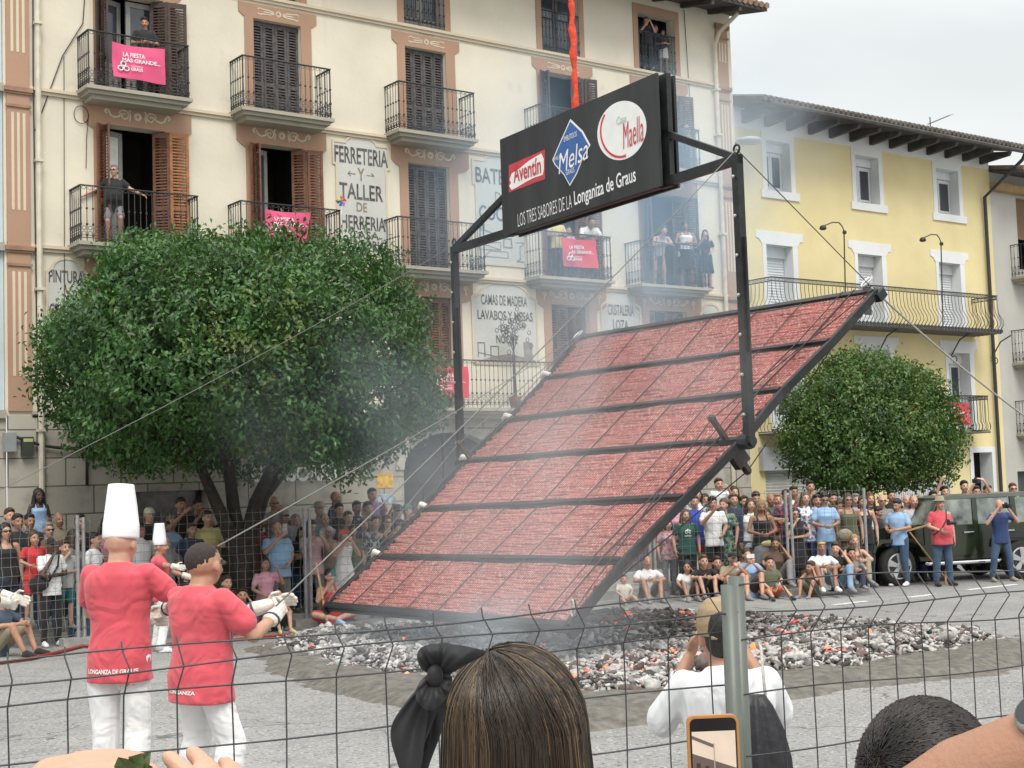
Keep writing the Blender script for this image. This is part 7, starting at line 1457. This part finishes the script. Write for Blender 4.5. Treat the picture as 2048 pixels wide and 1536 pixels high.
# helper at the left edge, only glove and forearm in the picture
PC4 = pose(aL=((.33, -.20, 1.22), (.26, -.47, 1.14)), aR=((-.22, -.22, 1.2), (.0, -.44, 1.12)))
P4_ = at(-118, 1090, 11.5); z4 = gz(P4_[0], P4_[1]); hero((P4_[0], P4_[1], z4), away(75), 'helper in pink at the left edge, reaching in with a white glove', PC4, (P4_[2]-z4)/float(headpos(PC4)[0][2]), 1.05, 'm', 'crop', 'brown', 'l', SHIRT, TROUS, gloves=True)
# ================================================================ PEOPLE IN THE FOREGROUND
# man in the cap beyond the near fence
PK = dict(POSES['kneel']); PK['aR'] = ((-.25, -.16, .82), (-.13, -.27, 1.06)); PK['aL'] = ((.25, -.14, .80), (.10, -.26, 1.02)); PK['look'] = (.0, -.05); PK['head'] = A([0, -.055, 1.125])
hk = float(headpos(PK)[0][2]); pos, s = stand_at(1447, 1272, 5.45, hk); TEEW = cloth((.70, .71, .73)); big_mat(TEEW); big_mat_(TEEW, .5)
e, tk = hero(pos, away(-4), 'kneeling man in tan cap and white T-shirt photographing behind the round post', PK, s, .89, 'm', 'crop', 'black', 'm', TEEW, cloth(CC('khaki')), 'shorts', sleeve=.9, fold=.009)
CAPM = mat('tan_cap', (.30, .22, .13), .9, .15, 8, .3, 40)
h, R2 = headpos(PK); T = lambda x, y, z: h+R2@A([x, y, z]); mb = MB(); mb.lathe(T(0, .014, .030), [(.099, -.026), (.103, .02), (.092, .072), (.06, .102), (.0001, .113)], 24, R2.T); mb.ball(T(0, -.12, .03), (.068, .065, .010), 16, R2.T); cme = remesh(mb, 'cap', .0055, 3); cp = child('cap', cme, e, [CAPM])
mb = MB(); mb.ball(T(0, .094, .012), (.030, .014, .020), 14, R2.T); child('cap_opening', mb.mesh('cap_opening', True), e, [HAIR['black']])
mb = MB(); mb.tube([T(.038*cos(a), .112-.012*abs(cos(a)), .010+.028*sin(a)) for a in np.linspace(0, pi, 12)], .004, 5); mb.tube([T(-.06, .098, .004), T(0, .118, .002), T(.06, .098, .004)], .007, 6); child('cap_strap', mb.mesh('cap_strap', True), e, [CAPM])
mb = MB(); mb.ball(T(0, .0, .128), (.010, .010, .006), 8); child('cap_button', mb.mesh('cap_button', True), e, [CAPM])
# drawstring bag on his back
bgp = A(pos); bag = empty('drawstring_bag', bgp, 'black drawstring bag with pale cords on the back of the kneeling man', 'bag', None, away(-4)); bag.scale = (s, s, s)
mb = MB(); rings = []
for z, r in ((.94, .030), (.90, .055), (.82, .085), (.72, .105), (.60, .112), (.50, .10), (.46, .06)):
    rings.append([A([-.06+r*1.05*(1+.10*sin(9*t))*cos(t), .20+r*.55*(1+.14*sin(9*t+1))*sin(t), z]) for t in np.linspace(0, 2*pi, 57)[:-1]])
mb.loft(rings); me = mb.mesh('sack', True); me.materials.append(mat('bag_black', (.018, .018, .022), .5, .2, 8, .3, 20)); put('sack', me, bag, False)
mb = MB()
for x in (-.10, -.02): mb.tube([(x, .19, .90), (x*.9-.01, .165, 1.0), (x*.9-.02, .11, 1.09), (x*.9-.03, .03, 1.10)], .006, 5)
me = mb.mesh('cord', True); me.materials.append(ROPEW); put('cord', me, bag, False)
RT = unit(A([cos(YAW), -sin(YAW), 0])); 
# girl with the bow
gcn = at(1030, 1470, 2.15); zg = gz(gcn[0], gcn[1]); sg = (gcn[2]-zg)/HZ['stand']
PG_ = pose(look=(0, 0)); girl = person((gcn[0], gcn[1], zg), away(4), 'girl with long brown hair and a black bow seen from behind in the foreground', 'stand', 'f', None, 'brown', 'l', 'black', 'navy', s=sg, wide=1.15)
def flowhair(c, n, pole, rx, ry, rz, fall, seed, spread=.02, k=20):
    g = np.random.default_rng(seed); ph = g.uniform(0, 2*pi, n); lay = g.uniform(.94, 1.0, n)*np.where(g.random(n) < .02, 1.03, 1); e1 = unit(np.cross(pole, A([.3, .8, .1]))); e2 = np.cross(pole, e1); P = np.zeros((n, k, 3)); ths = np.linspace(.04, 2.4, 60)
    for i in range(n):
        a = ph[i]+.10*np.sin(g.uniform(0, 6)+ths*1.5); th = ths[ths > g.uniform(0, .25)]; a = a[-len(th):]
        d = pole*np.cos(th)[:, None]+(e1*np.cos(a)[:, None]+e2*np.sin(a)[:, None])*np.sin(th)[:, None]; cut = np.argmax(d[:, 2] < .02) or len(d); d = d[:cut+1]
        q = (d[:, :1]*RT*rx+d[:, 1:2]*G*ry+d[:, 2:]*Z3*rz)*lay[i]; h_ = unit(q[-1]*A([1, 1, 0])); L = fall*g.uniform(.8, 1.1); f = np.linspace(.05, 1, 12)[:, None]; w1, w2 = g.uniform(0, 6, 2)
        dn = q[-1]-Z3*L*f+h_*.016*f+(RT*np.sin(w1+4*f)+G*np.cos(w2+4*f))*.007*f; q = np.concatenate([q, dn]); s = np.concatenate([[0], np.cumsum(np.linalg.norm(np.diff(q, axis=0), axis=1))]); ss = np.linspace(0, s[-1], k)
        P[i] = c+np.stack([np.interp(ss, s, q[:, m]) for m in range(3)], 1)
    return P, ph, g
pole = unit(A([-.30, -.15, .94]))
P_, ph, g = flowhair(gcn+Z3*.012, 7000, pole, .109, .116, .124, .34, 5)
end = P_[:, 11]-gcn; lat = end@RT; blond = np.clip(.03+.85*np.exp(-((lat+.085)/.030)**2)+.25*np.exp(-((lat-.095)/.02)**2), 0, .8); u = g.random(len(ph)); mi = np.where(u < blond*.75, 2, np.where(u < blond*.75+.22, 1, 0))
strands('hair', P_, .0011, [HD, HM, HB], mi, girl).location = (0, 0, 0)
girl_h = [o for o in girl.children if o.name.startswith('hair')][-1]
inv = Matrix.Translation(Vector(girl.location)) @ Matrix.Rotation(girl.rotation_euler[2], 4, 'Z') @ Matrix.Diagonal(Vector((*girl.scale, 1)))
girl_h.matrix_parent_inverse = inv.inverted()
mb = MB(); mb.ball(gcn+Z3*.010, (.092, .10, .112), 24); mb.tube([gcn-Z3*.0, gcn-Z3*.15, gcn-Z3*.36], [.089, .089, .080], 20); me = remesh(mb, 'hair', .008, 3); me.materials.append(HAIR['brown']); o = put('hair_base', me, girl, False); o.matrix_parent_inverse = inv.inverted()
# the bow
BOWM = mat('black_satin', (.011, .011, .013), .62, .2, 5, .15, 12, spec=.35, sheen=.1)
bow = empty('hair_bow', at(872, 1352, 2.05), 'large black satin bow with hanging tails in the hair of the girl', 'bow')
q = lambda x, y, d=2.03: at(x, y, d)
def pouch(name, kn, pix, d0, d1, T, cr, seed):
    """a gathered piece of cloth: folds run from the knot to the outline"""
    k = len(pix); n, m_ = 12*k, 12; O = []
    for i in range(n):
        t = i/12; j = int(t); f = t-j; p0, p1, p2, p3 = [A(pix[(j+a) % k], float) for a in (-1, 0, 1, 2)]
        O.append(.5*((2*p1)+(-p0+p2)*f+(2*p0-5*p1+4*p2-p3)*f*f+(-p0+3*p1-3*p2+p3)*f**3))
    O = A(O); kn = A(kn, float); R0 = np.abs(O-kn).max(); an = np.arctan2(O[:, 1]-kn[1], O[:, 0]-kn[0]); dist = np.linalg.norm(O-kn, axis=1)
    def P(i, r, sd): 
        p = kn+(O[i]-kn)*r; L = dist[i]*r/R0
        th = T*min(1, L*1.6)*(1-r**3)+.0015; rid = cr*min(1, L*2)*(sin(an[i]*7+seed)+.6*sin(an[i]*15+seed*2+3*r)+.5*sin(9*r+an[i]*3))
        return at(p[0], p[1], d0+(d1-d0)*L)-G*(sd*th+rid)
    mb = MB()
    for sd in (1, -1):
        v = [P(i, r/m_, sd) for r in range(m_+1) for i in range(n)]; mb.add(v, [(r*n+i, r*n+(i+1) % n, (r+1)*n+(i+1) % n, (r+1)*n+i) for r in range(m_) for i in range(n)])
    return mb.build(name, BOWM, bow, True)
pouch('loop', (872, 1350), [(880, 1356), (846, 1340), (834, 1312), (846, 1293), (880, 1287), (925, 1291), (962, 1300), (968, 1310), (940, 1326), (910, 1342)], 2.02, 1.99, .026, .0035, 1)
pouch('loop', (872, 1350), [(866, 1344), (902, 1350), (899, 1380), (880, 1412), (852, 1418), (832, 1396), (838, 1366)], 2.02, 1.985, .020, .003, 2)
pouch('tail', (868, 1356), [(876, 1350), (845, 1366), (812, 1404), (786, 1444), (781, 1478), (793, 1520), (815, 1580), (838, 1560), (846, 1500), (868, 1440), (884, 1384)], 2.035, 1.99, .012, .0045, 3)
pouch('tail', (872, 1358), [(866, 1352), (884, 1372), (893, 1410), (884, 1460), (862, 1520), (842, 1580), (826, 1560), (842, 1480), (856, 1400)], 2.045, 2.02, .010, .004, 4)
mb = MB(); mb.ball(q(870, 1352, 2.0), (.013, .008, .016), 14); mb.build('knot', BOWM, bow, True)
# dark-haired child at the lower right
bc = at(1858, 1600, 1.95); zb = gz(bc[0], bc[1]); boy = person((bc[0], bc[1], zb), away(10), 'dark-haired boy whose crown shows at the lower right edge', 'stand', 'm', None, 'black', 'm', 'navy', 'jeans', s=(bc[2]-zb)/HZ['stand'], wide=1.1)
g = np.random.default_rng(9); n = 9000; d = g.normal(size=(n, 3)); d[:, 2] = np.abs(d[:, 2])*1.0-.25; d /= np.linalg.norm(d, axis=1)[:, None]; fl = A([.95, .25, -.15])+g.normal(size=(n, 3))*.10; fl[:, 0] += d[:, 0]*.25; fl[:, 2] -= .5*np.clip(.5-d[:, 2], 0, 1); fl -= d*((fl*d).sum(1)*.80)[:, None]
ln = g.uniform(.05, .095, n); P_ = np.zeros((n, 9, 3))
for j, t in enumerate(np.linspace(0, 1, 9)):
    v = d+fl*(ln*t/.10)[:, None]; v /= np.linalg.norm(v, axis=1)[:, None]; v = v*(1+.020*t*(1-.4*t)*g.uniform(.8, 1.2, n)[:, None]+.02*(g.random(n) < .05)[:, None]*t); P_[:, j] = bc+Z3*.03+v[:, 0:1]*RT*.095+v[:, 1:2]*G*.105+v[:, 2:3]*Z3*.108
mi = (g.random(n) < .05).astype(int); ho = strands('hair', P_, .0010, [strandm('strand_black', (.013, .010, .009)), HM], mi, boy); ho.location = (0, 0, 0)
inv = Matrix.Translation(Vector(boy.location)) @ Matrix.Rotation(boy.rotation_euler[2], 4, 'Z') @ Matrix.Diagonal(Vector((*boy.scale, 1))); ho.matrix_parent_inverse = inv.inverted()
mb = MB(); mb.ball(bc+Z3*.03, (.093, .093, .105), 24); me = mb.mesh('hair', True); me.materials.append(HAIR['black']); o = put('hair_base', me, boy, False); o.matrix_parent_inverse = inv.inverted()
# forearm with wristwatch, lower right corner
def arm(label, el, wr, d, pn, side, rad, skin, sh=None, curl=.5, vox=.0035, sc_=1.0, spread=.012):
    el, wr = A(el), A(wr); e = empty('person', el, label, 'person'); mb = MB(); m_ = el+(wr-el)*.35
    pts, rs = [el, m_, el+(wr-el)*.75, wr], [rad*1.05, rad*1.12, rad*.82, rad*.66]
    if sh is not None: pts = [A(sh)]+pts; rs = [rad*1.25]+rs
    capsule(mb, pts, rs, 20); hand(mb, wr+unit(d)*.012, d, pn, side, curl, sc_, .0085, spread); me = remesh(mb, 'body', vox, 6); me.materials.append(SK[skin]); me.materials.append(EYE); put('body', me, e); return e
el, wr = at(1815, 1655, 1.30), at(2200, 1428, 1.22); dv = unit(wr-el)
arm('bare forearm with a steel wristwatch reaching in at the lower right corner', el, wr, dv, -Z3+RT*.3, 1, .043, 't', el-Z3*.32+G*.02)
wc = wr-dv*.040; wa = dv; wu = unit(np.cross(wa, G)+Z3*.2); wu = unit(Z3*.75-G*.5-RT*.1); wu = unit(wu-wa*(wu@wa)); wv = np.cross(wa, wu); ww = empty('wristwatch', wc, 'steel wristwatch with dark dial on the forearm at the lower right', 'watch'); STL = mat('watch_steel', (.45, .45, .46), .3, .1, metal=.8)
b = MB(); b.tube([wc+wu*.035*cos(a)+wv*.035*sin(a) for a in np.linspace(0, 2*pi, 25)[:-1]], .008, 6, closed=True); b.build('strap', STL, ww, True)
b = MB(); b.lathe(wc+wu*.034, [(.0001, -.003), (.018, -.003), (.0195, .003), (.0165, .009), (.0001, .0092)], 26, A([wa, wv, wu])); b.build('case', STL, ww, True); b = MB(); b.lathe(wc+wu*.034, [(.0145, .0092), (.0145, .0101), (.0001, .0103)], 22, A([wa, wv, wu])); b.build('dial', mat('watch_dial', (.02, .022, .025), .15, .1), ww)
# phone in the orange case, filming
pc_ = at(1428, 1548, 2.05); pd = 2850/2.05; hw_, hh = 51.5/pd, 118/pd; ph_ = empty('smartphone', pc_, 'phone in an orange tan case filming the scene at the bottom of the photo', 'phone'); U = unit(R_*1.0+Z3*.008); V_ = Z3; ORC = mat('case_orange', (.40, .19, .06), .45, .12, 8)
def rrect(w_, h_, r, k=5): return [(sx*(w_-r)+r*cos(a), sy*(h_-r)+r*sin(a)) for sx, sy, a0 in ((1, 1, 0), (-1, 1, pi/2), (-1, -1, pi), (1, -1, 3*pi/2)) for a in np.linspace(a0, a0+pi/2, k)]
nn = unit(np.cross(U, V_)); nn = nn if nn@(C0-pc_) > 0 else -nn
b = MB(); flatpoly(b, rrect(hw_, hh, .010), pc_, U, V_, nn, .010); b.build('case', ORC, ph_); b = MB(); flatpoly(b, rrect(hw_*.90, hh*.955, .008), pc_+nn*.0101, U, V_, nn, .0015); scr = b.build('screen', mat('phone_bezel', (.012, .012, .013), .15, .1), ph_)
def scrm(nm, c): m = mat(nm, tuple(x*.4 for x in c), .3, .2, 30); bb = m.node_tree.nodes['Principled BSDF']; bb.inputs['Emission Color'].default_value = (*c, 1); bb.inputs['Emission Strength'].default_value = .75; return m
def sq(nm, x0, x1, y0, y1, c, l=.0020, y2=None, y3=None): b = MB(); flatpoly(b, [(hw_*x0, hh*y0), (hw_*x1, hh*(y0 if y3 is None else y3)), (hw_*x1, hh*(y1 if y2 is None else y2)), (hw_*x0, hh*y1)], pc_+nn*(.0117+l-.002), U, V_, nn, .0004); b.build('picture', scrm(nm, c), scr)
sq('scr_sky', -.84, .84, -.92, .74, (.52, .42, .33)); sq('scr_wall', -.84, .84, -.92, .38, (.10, .068, .058), .0026, .12); sq('scr_dark', -.84, .84, -.92, -.1, (.045, .035, .032), .0032, -.18); sq('scr_sign', -.84, .0, .62, .68, (.10, .08, .07), .0026, .52, .46); sq('scr_line', -.02, .02, .12, .55, (.30, .25, .21), .0038)
for i in range(4): sq('scr_win', -.7+i*.33, -.55+i*.33, -.1+.0*i, .22-i*.05, (.035, .026, .025), .0036)
arm('hand and forearm holding up the orange cased phone below the frame', pc_-Z3*.42+nn*.06+RT*.05, pc_-Z3*.155+nn*.012+RT*.02, Z3*.9+nn*-.1, -nn*1.0, 1, .036, 'm', None, .9)
# raised hands at the lower left, one holding a sprig
arm('raised hand at the lower left, fingers pointing right under a green sprig', at(-560, 1915, 1.06), at(-205, 1684, 1.0), RT*.95+Z3*.31, -Z3*.9+G*.3, -1, .036, 'l', None, .28)
arm('raised hand at the bottom left between the two chefs, two fingertips up', at(800, 2350, 1.06), at(590, 1966, 1.0), -RT*.34+Z3*.94, -RT*.85+G*.5, -1, .036, 'l', None, .35)
sp0 = at(262, 1548, .99); spg = empty('leaf_sprig', sp0, 'small green leafy sprig held at the bottom left', 'sprig'); LS = mat('sprig_leaf', (.055, .085, .022), .4, .25, 12)
for k, (dx, dy) in enumerate(((-26, -34), (22, -42), (40, -44), (-8, -30), (44, -14), (24, -18))):
    t = at(262+dx, 1548+dy, .985+.006*k); d_ = t-sp0; sd = unit(np.cross(d_, G))*.0065; b = MB(); b.add([sp0, sp0+d_*.35+sd-G*.002, sp0+d_*.72+sd*.8-G*.003, t, sp0+d_*.72-sd*.8-G*.003, sp0+d_*.35-sd-G*.002, sp0+d_*.5], [(0, 1, 6), (1, 2, 6), (2, 3, 6), (3, 4, 6), (4, 5, 6), (5, 0, 6)]); b.build('leaf', LS, spg)
b = MB(); b.tube([sp0-Z3*.03, sp0+Z3*.012], .0016, 5); b.build('stem', LS, spg)
# ================================================================ SMOKE drifting up from the embers
def smoke(name, c, R, dens, colr, scale, lo, hi, seed, label, rise=(1, 1, .6)):
    mb = MB(); mb.ball((0, 0, 0), R, 28); me = mb.mesh(name); m = bpy.data.materials.new(name+'_volume'); m.use_nodes = True; n = m.node_tree.nodes; l = m.node_tree.links; n.remove(n['Principled BSDF']); out = [k for k in n if k.type == 'OUTPUT_MATERIAL'][0]
    v = n.new('ShaderNodeVolumePrincipled'); v.inputs['Color'].default_value = (*colr, 1); v.inputs['Anisotropy'].default_value = .2
    t = n.new('ShaderNodeTexCoord'); mp_ = n.new('ShaderNodeMapping'); mp_.inputs['Scale'].default_value = rise; mp_.inputs['Location'].default_value = (seed*3.1, seed*1.7, seed*.9); l.new(t.outputs['Object'], mp_.inputs[0])
    z = n.new('ShaderNodeTexNoise'); z.inputs['Scale'].default_value = scale; z.inputs['Detail'].default_value = 2.0; z.inputs['Distortion'].default_value = .8; l.new(mp_.outputs[0], z.inputs['Vector'])
    r = n.new('ShaderNodeMapRange'); r.inputs[1].default_value = lo; r.inputs[2].default_value = hi; l.new(z.outputs['Fac'], r.inputs[0])
    d = n.new('ShaderNodeVectorMath'); d.operation = 'DIVIDE'; d.inputs[1].default_value = tuple(R); l.new(t.outputs['Object'], d.inputs[0]); ln = n.new('ShaderNodeVectorMath'); ln.operation = 'LENGTH'; l.new(d.outputs[0], ln.inputs[0])
    f = n.new('ShaderNodeMapRange'); f.interpolation_type = 'SMOOTHSTEP'; f.inputs[1].default_value = 1.0; f.inputs[2].default_value = .25; f.inputs[3].default_value = 0; f.inputs[4].default_value = dens; l.new(ln.outputs['Value'], f.inputs[0])
    mm = n.new('ShaderNodeMath'); mm.operation = 'MULTIPLY'; l.new(r.outputs[0], mm.inputs[0]); l.new(f.outputs[0], mm.inputs[1]); l.new(mm.outputs[0], v.inputs['Density']); l.new(v.outputs[0], out.inputs['Volume'])
    me.materials.append(m); o = put(name, me); o.location = c; tag(o, label, None, None, 'stuff'); return o
SMC = (.76, .88, 1.0)
smoke('smoke', at(1225, 470, 23.2), (4.4, 2.2, 4.0), .33, (.60, .80, 1.0), .55, .38, .66, 1, 'blue smoke drifting before the cream house behind the sign')
smoke('smoke', at(1480, 270, 24.5), (2.6, 1.3, 1.8), .42, SMC, .7, .36, .66, 2, 'thin blue smoke at the eaves of the yellow house')
smoke('smoke', at(745, 850, 21.2), (3.0, 1.6, 2.0), .14, SMC, .7, .38, .66, 3, 'blue smoke hanging at the lower right side of the large tree')
smoke('smoke', at(1040, 1080, 12.0), (2.0, 1.2, 1.8), .30, (.92, .95, 1.0), .8, .36, .68, 4, 'white smoke rising over the lower half of the grill')
smoke('smoke', at(1000, 1260, 15.2), (2.8, 1.5, .55), .42, SMC, .9, .36, .66, 5, 'bluish smoke curling under the lower edge of the grill')
smoke('smoke', at(1230, 720, 14.5), (2.6, 1.0, 1.6), .24, (.92, .95, 1.0), .8, .36, .66, 6, 'faint smoke over the upper half of the grill')
